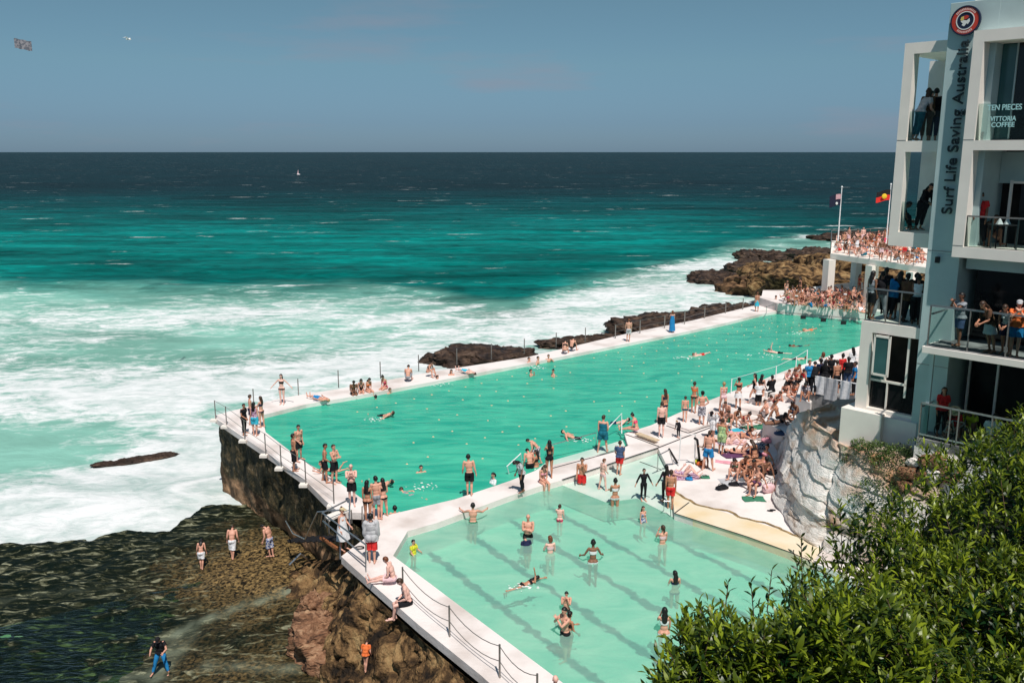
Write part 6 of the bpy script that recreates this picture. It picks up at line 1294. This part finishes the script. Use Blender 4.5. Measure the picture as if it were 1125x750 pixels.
B(1.25, zr, -.2, 10, 'm', 'stand3', [('tshirt', 'red'), ('trousers', 'black')], 'b', S_, 'dark capped person behind the middle floor balustrade, on the left'); B(1.75, zr, -.5, 40, 'w', 'sitknees', [('tshirt', 'brown')], 't', LN, 'seated person in brown behind the middle floor balustrade')
B(.75, zl, .2, 30, 'w', 'stand', [('tshirt', 'red'), ('trousers', 'black')], 't', LN, 'person in dark red standing in the corner of the lowest terrace', .95); B(1.15, zl, .1, 10, 'w', 'sitknees', [('tshirt', 'red'), ('hat', 'straw')], 'l', BN, 'person in a straw hat and red on the lowest terrace'); B(2.4, zl, .2, 190, 'm', 'sitknees', [('tshirt', 'white')], 't', S_, 'man in a white shirt with backpack straps on the lowest terrace', 1.1); B(1.6, zl, -.1, 0, 'm', 'sitknees', [('tshirt', 'yellow')], 'b', S_, 'person in dull yellow seated in the shade of the lowest terrace')

# --- the packed far deck and the column terrace: a few prototypes copied
def copy_person(src, loc, yaw, sc, skin, col, label, group):
    o = src.copy(); C.objects.link(o); o.location = loc; o.rotation_euler = (0, 0, R(yaw)); o.scale = (sc,)*3
    o.material_slots[0].link = 'OBJECT'; o.material_slots[0].material = SK[skin]; o['label'] = label; o['group'] = group
    for ch in src.children:
        c = ch.copy(); C.objects.link(c); c.parent = o; c.material_slots[0].link = 'OBJECT'
        c.material_slots[0].material = ch.material_slots[0].material if ch.name.startswith('hair') else CL[col]
    return o
rnd = random.Random(5); GF = 'sunbathers packed on the far deck'; LF = 'sunbather in the packed crowd on the white deck beyond the far pool end'
GT = 'people packed on the column terrace'; LT = 'person in the packed crowd on top of the white column terrace'
ORD = 'first second third fourth fifth sixth seventh eighth ninth tenth eleventh twelfth thirteenth fourteenth fifteenth sixteenth seventeenth eighteenth nineteenth twentieth twenty-first twenty-second twenty-third twenty-fourth'.split()
def rowlabels(objs, rows, where, nm):
    def px_(o): v = o.location; dpt = v.y*math.cos(PITCH)+(CAMZ-v.z)*math.sin(PITCH); return v.x/dpt
    def py_(o): v = o.location; return (CAMZ-v.z)/v.y
    objs = sorted(objs, key=lambda o: -py_(o)); n = len(objs); k = math.ceil(n/len(rows))
    for r_ in range(len(rows)):
        for i, o in enumerate(sorted(objs[r_*k:(r_+1)*k], key=px_)):
            cc = [c for c in o.children if not c.name.startswith('hair')]; col_ = cc[0].material_slots[0].material.name.split('_')[1] if cc else ''
            col_ = {'hotpink': 'bright pink', 'palepink': 'pale pink', 'ltgrey': 'pale grey'}.get(col_, col_)
            o['label'] = f"{nm} in {col_}, {ORD[i]} from left in the {rows[r_]} row of {where}"
protos = []; cols = ['black', 'red', 'white', 'navy', 'blue', 'pink', 'orange', 'teal', 'grey', 'black', 'hotpink', 'palepink', 'white']
specs = [('w', 'sitknees', bik('black'), 'l', LN), ('m', 'sitknees', sh('blue'), 't', S_), ('w', 'sitback', bik('red'), 'l', BK), ('m', 'sitback', sh('black'), 'l', SN), ('w', 'lieprop', bik('pink'), 'l', LN), ('m', 'sitcross', sh('navy'), 'l', SY), ('w', 'sitside', bik('white'), 't', LK), ('m', 'lieknee', sh('red'), 'l', SN), ('m', 'stand', sh('black'), 'l', S_), ('w', 'stand3', bik('black'), 't', LK)]
spots = []
for i in range(76):
    for tr in range(60):
        px = rnd.uniform(864, 947); f = (px-864)/83; z_ = .72; py = rnd.uniform(324+5*f, 334.5+10*f); 
        if py < 329+3*f: z_ = 1.25
        p = at(px, py, z_)
        if all((p.x-q.x)**2+(p.y-q.y)**2 > .55**2 for q in spots): break
    spots.append(p); k = rnd.choice([0, 0, 1, 1, 2, 3, 3, 4, 5, 6, 7, 0, 2]) if i > 7 else rnd.choice([8, 9])
    yaw = rnd.gauss(-40, 60)
    if len(protos) < 10:
        kd, po, wr, sk, hr = specs[len(protos)]; o = person((p.x, p.y, z_), yaw, kd, po, wr, sk, hr, LF, 1.05, GF); protos.append(o)
    else: copy_person(protos[k], (p.x, p.y, z_), yaw, rnd.uniform(.98, 1.15), rnd.choice('pppllllttb'), rnd.choice(cols), LF, GF)
cnt = 0; sp2 = []
def inside(x, y): 
    n = len(tpoly); c = False
    for a in range(n):
        p, q = tpoly[a], tpoly[(a+1) % n]
        if (p.y > y) != (q.y > y) and x < (q.x-p.x)*(y-p.y)/(q.y-p.y)+p.x: c = not c
    return c
while cnt < 88:
    px = rnd.uniform(918, 1012); py = rnd.uniform(264, 296); p = at(px, py, 4.97)
    if not inside(p.x, p.y) or any((p.x-q.x)**2+(p.y-q.y)**2 < .62**2 for q in sp2): 
        cnt += 0; 
        if rnd.random() < .002: break
        continue
    sp2.append(p); k = rnd.choice([0, 1, 2, 3, 5, 6, 0, 2, 1, 9, 8]); copy_person(protos[k], (p.x, p.y, 4.95), rnd.gauss(0, 70), rnd.uniform(.98, 1.1), rnd.choice('pppplllttb'), rnd.choice(cols), LT, GT); cnt += 1
allp = [o for o in C.objects if o.get('group') == GF]; rowlabels(allp, ['front', 'second', 'third', 'fourth', 'back'], 'the far deck crowd', 'sunbather')
allp = [o for o in C.objects if o.get('group') == GT]; rowlabels(allp, ['front', 'second', 'third', 'back'], 'the column terrace crowd', 'person')
P(941, 279, 20, 'w', 'photo', [('top', 'black'), ('wraptowel', 'white')], 'l', BN, 'tall woman in black and white standing up on the terrace under the left flagpole', z=4.95, sc=1.25)
for (px, py, lb) in ((952, 322, 'person standing at the railing under the terrace columns, left of two'), (958, 323, 'person standing at the railing under the terrace columns, right of two')): P(px-8, py, 30, 'w', 'stand2', bik('red'), 't', LN, lb, z=1.25)
# ------------------------------------------------------------ towels, bags and small things
def towel(px, py, rz, c, label, l=1.7, w_=.85, z=.0, cat='towel'):
    p = at(px, py, z); n, m_ = 12, 6; mb = MB(); V = []; F = []
    for i in range(n+1):
        for j in range(m_+1):
            x, y = -l/2+l*i/n, -w_/2+w_*j/m_; V.append((x+.03*math.sin(y*7+px), y+.03*math.sin(x*6+py), .02+.012*math.sin(x*9+px)+.01*math.cos(y*11)))
    for i in range(n):
        for j in range(m_): a = i*(m_+1)+j; F.append((a, a+m_+1, a+m_+2, a+1))
    k = len(V); V2 = [(v[0], v[1], v[2]-.016) for v in V]; mb.add(V+V2, F+[tuple(q+k for q in f)[::-1] for f in F]); o = mb.build('towel', CL[c]); o.location = p; o.rotation_euler = (0, 0, R(rz)); tag(o, label, cat)
towel(815, 499, 10, 'purple', 'purple towel under the woman in a black bikini', 2.0, .9); towel(833, 469, 20, 'green', 'bright green towel beside the bench block', 1.7, .8); towel(748, 524, 10, 'floral', 'floral towel under the woman by the white frame rail', 1.6, .8)
towel(800, 508, -20, 'pink', 'pink towel left of the woman with long black hair', 1.2, .4); towel(803, 486, 0, 'palepink', 'pale pink towel under the pale woman left of the bench block', 1.6, .8); towel(810, 529, 10, 'ltgrey', 'grey towel under the woman with very long black hair', 1.5, .9); towel(828, 548, 0, 'green', 'dark green cloth in front of the pink bag', .9, .6); towel(835, 505, 20, 'straw', 'sand coloured towel near the rock', 1.3, .6)
towel(800, 474, 10, 'turq', 'turquoise towel under the man in dark green shorts', 1.6, .8); towel(843, 514, 20, 'black', 'black towel at the foot of the rock', 1.1, .5)
def bag(px, py, z, c, s, label, cat='bag', rz=0):
    p = at(px, py, z); mb = MB(); u, v_ = 12, 8; V = []; F = []
    for j in range(v_+1):
        th = math.pi*j/v_
        for i in range(u):
            ph = 2*math.pi*i/u; sq = lambda a: math.copysign(abs(a)**.55, a)
            V.append((s[0]*sq(math.cos(ph))*math.sin(th)**.5*(1+.08*math.sin(3*ph+j)), s[1]*sq(math.sin(ph))*math.sin(th)**.5, s[2]*(1-math.cos(th))/2*1.0+.02*math.sin(ph*2)))
    for j in range(v_):
        for i in range(u): F.append((j*u+i, (j+1)*u+i, (j+1)*u+(i+1) % u, j*u+(i+1) % u))
    root = empty('bag', tuple(p), R(rz)); tag(root, label, cat)
    mb.add(V, F).build('body', CL[c], root, smooth=True)
    for sy in (-1, 1): MB().tube([(-s[0]*.5, sy*s[1]*.4, s[2]*.9), (-s[0]*.3, sy*s[1]*.5, s[2]*1.35), (s[0]*.3, sy*s[1]*.5, s[2]*1.35), (s[0]*.5, sy*s[1]*.4, s[2]*.9)], .014, 5).build('strap', CL['black'], root)
bag(844, 541, 0, 'palepink', (.30, .14, .42), 'pale pink square bag beside the nearest seated woman', rz=20); bag(793, 537, 0, 'black', (.30, .18, .16), 'black bag lying open on the bare white deck, left one', rz=30); bag(806, 533, 0, 'black', (.22, .16, .14), 'black bag next to the grey towel, right of the open one'); bag(835, 493, 0, 'patterned', (.3, .2, .3), 'black and white patterned bag against the bench block')
bag(842, 486, 0, 'pink', (.26, .2, .24), 'pink bag against the bench block behind the patterned one'); bag(757, 527, 0, 'blue', (.16, .14, .14), 'round blue bag at the edge of the deck below the floral towel'); bag(770, 511, 0, 'orange', (.2, .16, .2), 'orange bag at the foot of the man in blue shorts'); bag(766, 509, 0, 'yellow', (.16, .14, .2), 'yellow green bag next to the orange bag'); bag(774, 525, 0, 'green', (.24, .12, .1), 'green bundle on the deck near the blue bag')
bag(851, 521, 0, 'black', (.32, .22, .2), 'black rucksack in the shadow of the rock'); bag(795, 447, .1, 'patterned', (.18, .14, .14), 'small patterned bag on the raised deck behind the walking woman'); bag(856, 478, .92, 'jean', (.25, .15, .2), 'blue denim bag on the bench block')
for k, (px, py) in enumerate(((846, 561.5), (849, 560.5))):
    p = at(px, py, 0); mb = MB(); mb.ball((0, 0, .02), (.05, .13, .022), 12, 6); sp_ = mb.build('sandal', CL['black']); sp_.location = (p.x, p.y, .015); sp_.rotation_euler = (0, 0, R(70+8*k)); tag(sp_, ['black sandal left on the rock shelf, the one nearer the pool', 'black sandal left on the rock shelf, the one nearer the rocks'][k], 'sandal')
p = at(395, 602, 0); mb = MB(); pts = [(.16*math.cos(t*math.pi/8), .10*math.sin(t*math.pi/8), .03) for t in range(17)]; mb.tube(pts, .022, 5); o = mb.build('goggles', CL['black']); o.location = p; tag(o, 'black strap lying by the top of the steel stairs', 'goggles')
# hanging towels on the terrace rail
for k, (s, c, w_, h_, lb) in enumerate(((.75, 'white', .5, .9, 'white towel hanging low on the grey terrace rail, left one'), (1.35, 'ltgrey', .75, 1.1, 'wide grey white towel hanging on the terrace rail, middle one'), (2.1, 'white', .55, 1.3, 'long white towel hanging on the terrace rail, right one'))):
    mb = MB(); V = []; F = []; n, m_ = 8, 10
    for i in range(n+1):
        for j in range(m_+1):
            x = s+w_*(i/n-.5)*(1-.12*j/m_); V.append(tp+E2*x+N2*(.05+.04*math.sin(x*16+j*.25))+Vector((0, 0, 1.03-h_*j/m_)))
    for i in range(n):
        for j in range(m_): a = i*(m_+1)+j; F.append((a, a+m_+1, a+m_+2, a+1))
    kk = len(V); mb.add(V+[v+N2*.02 for v in V], F+[tuple(q+kk for q in f)[::-1] for f in F]); tag(mb.build('towel', CL[c]), lb, 'towel')
# outdoor furniture on the middle floor
tb = empty('table', tuple(W(1.95, -.1, zr))); tag(tb, 'small dark table with folded white napkins behind the middle floor balustrade', 'table')
MB().box(-.35, .35, -.3, .3, .72, .76).build('tabletop', M['black'], tb)
for sx in (-.3, .3):
    for sy in (-.25, .25): MB().tube([(sx, sy, 0), (sx, sy, .72)], .02, 6).build('leg', M['black'], tb)
for k, x in enumerate((-.12, .12)):
    mb = MB(); mb.add([(-.09, -.07, 0), (.09, -.07, 0), (.09, .07, 0), (-.09, .07, 0), (0, 0, .22)], [(0, 1, 4), (1, 2, 4), (2, 3, 4), (3, 0, 4), (0, 3, 2, 1)]); o = mb.build('napkin', CL['white']); q_ = W(1.95, -.1, zr); o.location = (q_.x+x, q_.y, q_.z+.761); tag(o, ['folded white napkin on the dark table, left one', 'folded white napkin on the dark table, right one'][k], 'napkin')
# bicycle on the lowest terrace
bk = empty('bicycle', tuple(W(1.45, .72, zl)), R(-46.4)); tag(bk, 'dark bicycle leaning behind the rail of the lowest terrace', 'bicycle')
for x in (-.35, .35):
    MB().tube([(x+.3*math.cos(t*math.pi/10), 0, .32+.3*math.sin(t*math.pi/10)) for t in range(21)], .018, 6).build('wheel', M['black'], bk)
MB().tube([(-.35, 0, .32), (-.1, 0, .75), (.28, 0, .75), (.35, 0, .32)], .02, 6).tube([(-.1, 0, .75), (0, 0, .32), (.28, 0, .75)], .02, 6).tube([(-.35, 0, .32), (0, 0, .32)], .018, 6).build('frame', M['steel'], bk)
MB().tube([(.28, 0, .75), (.26, 0, .95), (.26, -.2, .98)], .015, 6).tube([(.26, 0, .95), (.26, .2, .98)], .015, 6).build('handlebar', M['black'], bk); MB().ball((-.12, 0, .86), (.12, .06, .03)).build('saddle', M['black'], bk)
# splashes where swimmers kick and stroke
fw = mat('splash_foam', (.85, .88, .86), .6, .05, 5)
for i, (px, py, lv, s) in enumerate(((463, 535, WM, .5), (411, 461, WM, .4), (838, 391, WM, .9), (754, 393, WM, .7), (575, 645, WK, .35), (876, 366, WM, .6), (640, 484, WM, .4), (484, 423, WM, .5), (590, 404, WM, .5), (600, 516, WM, .4))):
    p = at(px, py, lv); mb = MB()
    for k in range(26):
        a_, r_ = rng.uniform(0, 6.28), s*rng.uniform(0, 1)**.7; q = rng.uniform(.012, .05)*(.6+s*.6); mb.ball((r_*math.cos(a_)*1.5, r_*math.sin(a_), rng.uniform(-.005, .05)), (q*1.6, q, q*.5), 6, 4)
    o = mb.build('splash', fw, smooth=True); o.location = p; tag(o, kind='stuff')
# bird, banner and boat
bw_ = mat('feather_white', (.8, .8, .8), .8); p = atd(141, 43.5, 62); mb = MB(); mb.ball((0, 0, 0), (.20, .055, .05), 10, 6); bd = mb.build('seagull', bw_, smooth=True); bd.location = p
for s in (1, -1): wm = MB(); wm.add([(.06, 0, .02), (-.08, 0, .02), (-.10, s*.3, .12), (.04, s*.3, .13), (-.12, s*.62, .03), (-.04, s*.62, .04)], [(0, 1, 2, 3), (3, 2, 4, 5)]); wm.add([(.06, 0, .01), (-.08, 0, .01), (-.10, s*.3, .11), (.04, s*.3, .12), (-.12, s*.62, .02), (-.04, s*.62, .03)], [(3, 2, 1, 0), (5, 4, 2, 3)]); wm.build('wing', bw_, bd)
tag(bd, 'small white seagull gliding high over the sea', 'bird')
p = atd(25, 47, 420); n = 16; mb = MB(); V = []; F = []
for i in range(n+1):
    for j in range(4): V.append((8.2*i/n, .35*math.sin(i*.7), 2.0-1.45*j-.10*i+.12*math.sin(i*.9)))
for i in range(n):
    for j in range(3): F.append((i*4+j, (i+1)*4+j, (i+1)*4+j+1, i*4+j+1))
k = len(V); mb.add(V+[(v[0], v[1]+.05, v[2]) for v in V], F+[tuple(q+k for q in f)[::-1] for f in F]); bn_ = mb.build('banner', mat('banner_cloth', (.34, .32, .34), .8, 0, .9, col2=(.15, .16, .19), ramp=(.45, .55))); bn_.location = p-Vector((4, 0, 0)); tag(bn_, 'grey striped banner hanging in the sky at the upper left', 'banner')
p = at(328, 192, SEA); bt = empty('sailboat', tuple(p)); tag(bt, 'tiny sailboat with a reddish sail far out on the sea', 'sailboat'); MB().ball((0, 0, .2), (1.4, .6, .5), 12, 6).build('hull', CL['white'], bt); MB().add([(0, 0, .5), (-1.1, 0, .6), (-.1, 0, 4.2), (.03, .05, .5), (-1.1, .05, .6), (-.07, .05, 4.2)], [(0, 1, 2), (5, 4, 3), (0, 2, 5, 3), (1, 0, 3, 4), (2, 1, 4, 5)]).build('sail', CL['palepink'], bt)

# ------------------------------------------------------------ plants on the rock
def leafmat(name, c1, c2, trans=.35, rough=.38, gloss=.45):
    m = bpy.data.materials.new(name); t, b, l = nodes(m); N = t.nodes.new
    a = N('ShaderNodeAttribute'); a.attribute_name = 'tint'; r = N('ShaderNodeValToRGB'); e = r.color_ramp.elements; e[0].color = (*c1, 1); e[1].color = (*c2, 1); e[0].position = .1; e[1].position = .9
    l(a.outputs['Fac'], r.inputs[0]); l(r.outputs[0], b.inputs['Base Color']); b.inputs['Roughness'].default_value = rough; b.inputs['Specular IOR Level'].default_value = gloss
    tl = N('ShaderNodeBsdfTranslucent'); hs = N('ShaderNodeHueSaturation'); hs.inputs['Value'].default_value = 1.6; l(r.outputs[0], hs.inputs['Color']); l(hs.outputs[0], tl.inputs[0])
    mx = N('ShaderNodeMixShader'); mx.inputs[0].default_value = trans; o = next(n for n in t.nodes if n.type == 'OUTPUT_MATERIAL'); l(b.outputs[0], mx.inputs[1]); l(tl.outputs[0], mx.inputs[2]); l(mx.outputs[0], o.inputs[0]); return m
M['leaf'] = leafmat('shrub_leaf', (.005, .030, .004), (.29, .36, .018), .26)  # yellow-green end paints sunlit leaves, near-black end the shaded gaps
M['leaf2'] = leafmat('succulent_leaf', (.03, .07, .015), (.16, .22, .05), .2)
M['twig'] = mat('twig_bark', (.10, .06, .035), .8, .4, 20)
def leaves(base, dirs, sizes, tints, width=.3, curl=.25, rg=rng):
    """base (n,3), dirs (n,3) unit, builds n curved pointed leaves of 4 quads"""
    n = len(base); up = np.array([0, 0, 1.0]); s = np.cross(dirs, up+rg.normal(0, .35, (n, 3))); s /= np.linalg.norm(s, axis=1, keepdims=True)+1e-9; nn = np.cross(s, dirs)
    prof = [(0, .12), (.28, .8), (.55, 1.0), (.8, .62), (1.0, .04)]; V = np.zeros((n, 10, 3))
    for i, (t, w_) in enumerate(prof):
        c = base+dirs*(sizes*t)[:, None]-nn*(sizes*curl*t*t)[:, None]; hw = (sizes*width*.5*w_)[:, None]
        V[:, 2*i] = c-s*hw+nn*hw*.35; V[:, 2*i+1] = c+s*hw+nn*hw*.35
    f = np.array([[2*i, 2*i+1, 2*i+3, 2*i+2] for i in range(4)]); F = (np.arange(n)[:, None, None]*10+f[None]).reshape(-1, 4)
    return V.reshape(-1, 3), F, np.repeat(tints, 10)
def foliage(name, parts, m, parent):
    Vs, Fs, Ts = [], [], []; k = 0
    for V, F, T in parts: Vs.append(V); Fs.append(F+k); Ts.append(T); k += len(V)
    me = mesh_np(name, np.vstack(Vs), np.vstack(Fs), True); a = me.attributes.new('tint', 'FLOAT', 'POINT'); a.data.foreach_set('value', np.concatenate(Ts).astype(np.float32)); return link(name, me, m, parent)
def gz(x, y, z):
    ok, loc, *_ = scene.ray_cast(_dg, Vector((x, y, z+.45)), Vector((0, 0, -1)), distance=2.5)
    return loc.z if ok else z-.5
def low_plant(px, py, z, r, h, n, label, ls=.09, cat='plant', m=None):
    p = hit(px, py); z = p.z
    root = empty('ground_shrub', (p.x, p.y, z)); tag(root, label, cat, 'low shrubs on the rock')
    a = rng.uniform(0, 2*np.pi, n); rr = r*np.sqrt(rng.uniform(0, 1, n))*(1+.25*np.sin(3*a+px)); B_ = np.stack([rr*np.cos(a), rr*np.sin(a), h*(1-(rr/r)**2).clip(0)*rng.uniform(.2, 1, n)], -1)
    B_[:, 2] += np.array([rockz(p.x+b[0], p.y+b[1]) for b in B_])*0+.0
    g = np.array([gz(p.x+b[0], p.y+b[1], z)-z for b in B_[::6]]).repeat(6)[:n]; B_[:, 2] += g
    d = np.stack([np.cos(a)*.6, np.sin(a)*.6, np.full(n, .9)], -1)+rng.normal(0, .45, (n, 3)); d /= np.linalg.norm(d, axis=1, keepdims=True)
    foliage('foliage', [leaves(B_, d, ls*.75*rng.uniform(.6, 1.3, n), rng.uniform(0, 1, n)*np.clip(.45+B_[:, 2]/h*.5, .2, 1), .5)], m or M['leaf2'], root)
    MB().tube([(0, 0, g.mean()-.1), (.02, .01, g.mean()+h*.5)], .03, 6, .5).build('stem', M['twig'], root)
for a in ((962, 496, 4.0, .6, .35, 1400, 'green shrub at the foot of the white building base'), (945, 489, 4.1, .35, .25, 600, 'small green shrub left of the building base'), (985, 502, 3.9, .6, .4, 1400, 'dark shrub in the shade between the building base and the terrace'), (975, 522, 3.6, .7, .4, 1400, 'bright green shrub spreading in the rock cleft'),
          (955, 545, 3.0, .42, .3, 700, 'narrow green shrub hanging down the rock crack'), (990, 538, 3.4, .6, .35, 900, 'shrub with yellowish leaves beside the grey stones'), (928, 506, 3.6, .13, .1, 120, 'tiny green tuft on the orange rock'), (1015, 500, 3.9, .7, .35, 900, 'sparse shrub below the lowest terrace'), (941, 558, 2.6, .22, .22, 260, 'little shrub low in the rock crack')): low_plant(*a)
# loose stones below the lowest terrace
for i in range(9):
    px, py = 1005+13*(i % 4)-5*(i//4), 508+13*(i//4); p = hit(px, py); z_ = p.z
    s = .22+.2*((i*7) % 5)/4
    rock('stone', (p.x, p.y, z_+.05), (s*1.1, s*.8, s*.75), i*.8, M['boulder'] if i % 3 else M['whiterock'], ['pale', 'reddish', 'grey', 'flat', 'angular', 'small', 'broad', 'cracked', 'rough'][i]+' loose stone below the lowest terrace, '+['leftmost at the back', 'second at the back', 'third at the back', 'rightmost at the back', 'leftmost in the middle row', 'second in the middle row', 'third in the middle row', 'right in the middle row', 'front of the pile'][i], 60+i, res=24, flat=.8, group='loose stones below the lowest terrace', cat='stone')

# ------------------------------------------------------------ hillside and the big foreground shrub
def hillside():
    x = np.arange(-1, 22, .22); y = np.arange(-4, 30, .22); X, Y = np.meshgrid(x, y, indexing='ij')
    ridge = 3.2+1.05*X                       # plan line of the shrub's edge
    d = Y-ridge; h = 10.95-np.clip(d-.2, 0, None)*3+.2*fbm(X*.7, Y*.7, 2, 4); h = np.maximum(h, -2+0*X); h = np.where((X > 10) & (Y > 20), np.minimum(h, 1.5), h)
    V = np.stack([X, Y, h], -1).reshape(-1, 3); nr, nc = X.shape; idx = np.arange(nr*nc).reshape(nr, nc); F = np.stack([idx[:-1, :-1], idx[1:, :-1], idx[1:, 1:], idx[:-1, 1:]], -1).reshape(-1, 4); F = F[(h.reshape(-1)[F] > -1.5).all(1)]
    tag(link('hillside', mesh_np('hillside', V, F, True), M['plantsoil']), kind='structure')
hillside()
edge = [((712, 775), 4.05), ((728, 745), 4.2), ((760, 705), 4.5), ((800, 664), 4.9), ((850, 628), 5.4), ((900, 590), 6.0), ((950, 556), 6.5), ((1000, 522), 7.0), ((1050, 492), 7.6), ((1090, 466), 8.1), ((1125, 442), 8.6), ((1175, 398), 9.2), ((1230, 360), 9.8)]
EP = np.array([atd(a[0], a[1], d)[:] for a, d in edge])
def bush():
    root = empty('coastal_shrub', (3.2, 4.2, 10.0)); tag(root, 'big glossy green coastal shrub filling the lower right foreground', 'shrub'); o = np.array([3.2, 4.2, 10.0])
    def surf(n, lo, hi):
        t = rng.uniform(0, len(EP)-1, n); i = np.minimum(t.astype(int), len(EP)-2); f = (t-i)[:, None]; e = EP[i]*(1-f)+EP[i+1]*f
        k = rng.uniform(0, 1, n)**.8
        inn = np.stack([np.full(n, .35), np.full(n, -1.0), np.zeros(n)], -1); inn /= np.linalg.norm(inn[0])
        p = e+inn*(k*(1.2+e[:, 1:2].ravel()*.62))[:, None]
        p[:, 2] += -.08+.16*ss(0, .25, k)+.34*fbm(p[:, 0]*1.3, p[:, 1]*1.3, 3, 4)+.24*fbm(p[:, 0]*3.5, p[:, 1]*3.5, 1, 3)
        p[:, 2] -= rng.uniform(lo, hi, n); return p, k
    parts = []; st = MB()
    # shoots: a twig tip with a whorl of leaves
    def shoots(n, lo, hi, ls, spread, tlo, thi, keepstem):
        p, k = surf(n, lo, hi); ax = np.stack([rng.normal(-.18, .42, n), rng.normal(-.05, .42, n), np.full(n, 1.0)], -1); ax /= np.linalg.norm(ax, axis=1, keepdims=True)
        clump = fbm(p[:, 0]*2.2, p[:, 1]*2.2, 8, 3)
        for q in range(11):
            s = q/10; b = p+ax*(s*.17-.05)[..., None] if False else p+ax*(s*.17-.05); an = q*2.4+rng.uniform(0, 6.28, n); o1 = np.cross(ax, [0, 1, 0.2]); o1 /= np.linalg.norm(o1, axis=1, keepdims=True); o2 = np.cross(ax, o1)
            out = o1*np.cos(an)[:, None]+o2*np.sin(an)[:, None]; d = ax*(.35+.75*s)+out*(spread*(1.05-.55*s)); d += rng.normal(0, .12, (n, 3)); d /= np.linalg.norm(d, axis=1, keepdims=True)
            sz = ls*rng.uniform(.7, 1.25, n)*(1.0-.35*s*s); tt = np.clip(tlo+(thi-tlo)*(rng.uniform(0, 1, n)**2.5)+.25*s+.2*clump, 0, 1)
            parts.append(leaves(b, d, sz, tt, .27, .22))
        for i in range(0, n, keepstem): st.tube([Vector(p[i]-ax[i]*.3-o), Vector(p[i]+ax[i]*.10-o)], .0035, 4, .6)
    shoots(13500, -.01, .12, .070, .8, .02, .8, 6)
    shoots(6500, .10, .42, .10, .9, .0, .35, 8)  # deeper layer held to dark tints, painting the shade between shoots
    # loose sprigs reaching out over the pool at the left
    for (px, py, d, ln, dx) in ((752, 682, 4.45, .34, -.35), (770, 668, 4.6, .35, -.1), (735, 722, 4.25, .30, -.5), (880, 590, 5.9, .45, -.05), (872, 606, 5.85, .40, -.25), (800, 640, 4.95, .25, .1), (722, 728, 4.1, .22, -.6), (848, 626, 5.4, .25, .1), (935, 575, 6.4, .25, 0), (785, 672, 4.7, .3, .1), (745, 700, 4.4, .3, -.3), (980, 540, 6.9, .2, 0), (1060, 490, 7.7, .2, 0), (915, 585, 6.1, .25, -.2), (825, 640, 5.2, .25, -.1)):
        tip = np.array(atd(px, py, d)[:]); ax = np.array([dx, .15, 1.0]); ax /= np.linalg.norm(ax); base = tip-ax*ln; base2 = base-np.array([-.15, .0, .35]); st.tube([Vector(base2-o), Vector(base-o), Vector(tip-o)], .006, 5, .4)
        n = int(ln*52); s = np.linspace(.05, 1, n); b = base+(tip-base)*s[:, None]; an = np.arange(n)*2.4; o1 = np.cross(ax, [0, 1, .2]); o1 /= np.linalg.norm(o1); o2 = np.cross(ax, o1)
        dd = ax*(.6+.4*s)[:, None]+(o1*np.cos(an)[:, None]+o2*np.sin(an)[:, None])*.75; dd += rng.normal(0, .1, (n, 3)); dd /= np.linalg.norm(dd, axis=1, keepdims=True)
        parts.append(leaves(b, dd, .078*rng.uniform(.7, 1.2, n)*(1.05-.4*s), rng.uniform(0, .35, n), .30, .2))
    for i in range(len(parts)): V, F, T = parts[i]; parts[i] = (V-o, F, T)
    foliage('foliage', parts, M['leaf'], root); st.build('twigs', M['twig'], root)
    for k in range(7):
        e = EP[1+k]; b = Vector((e[0]+.6, e[1]-1.2, 10.0))-Vector(o); MB().tube([b, b+Vector((.05, -.05, .5)), b+Vector((-.1+.05*k, .1, 1.1))], .035, 7, .4).build('stem', M['twig'], root)
bush()
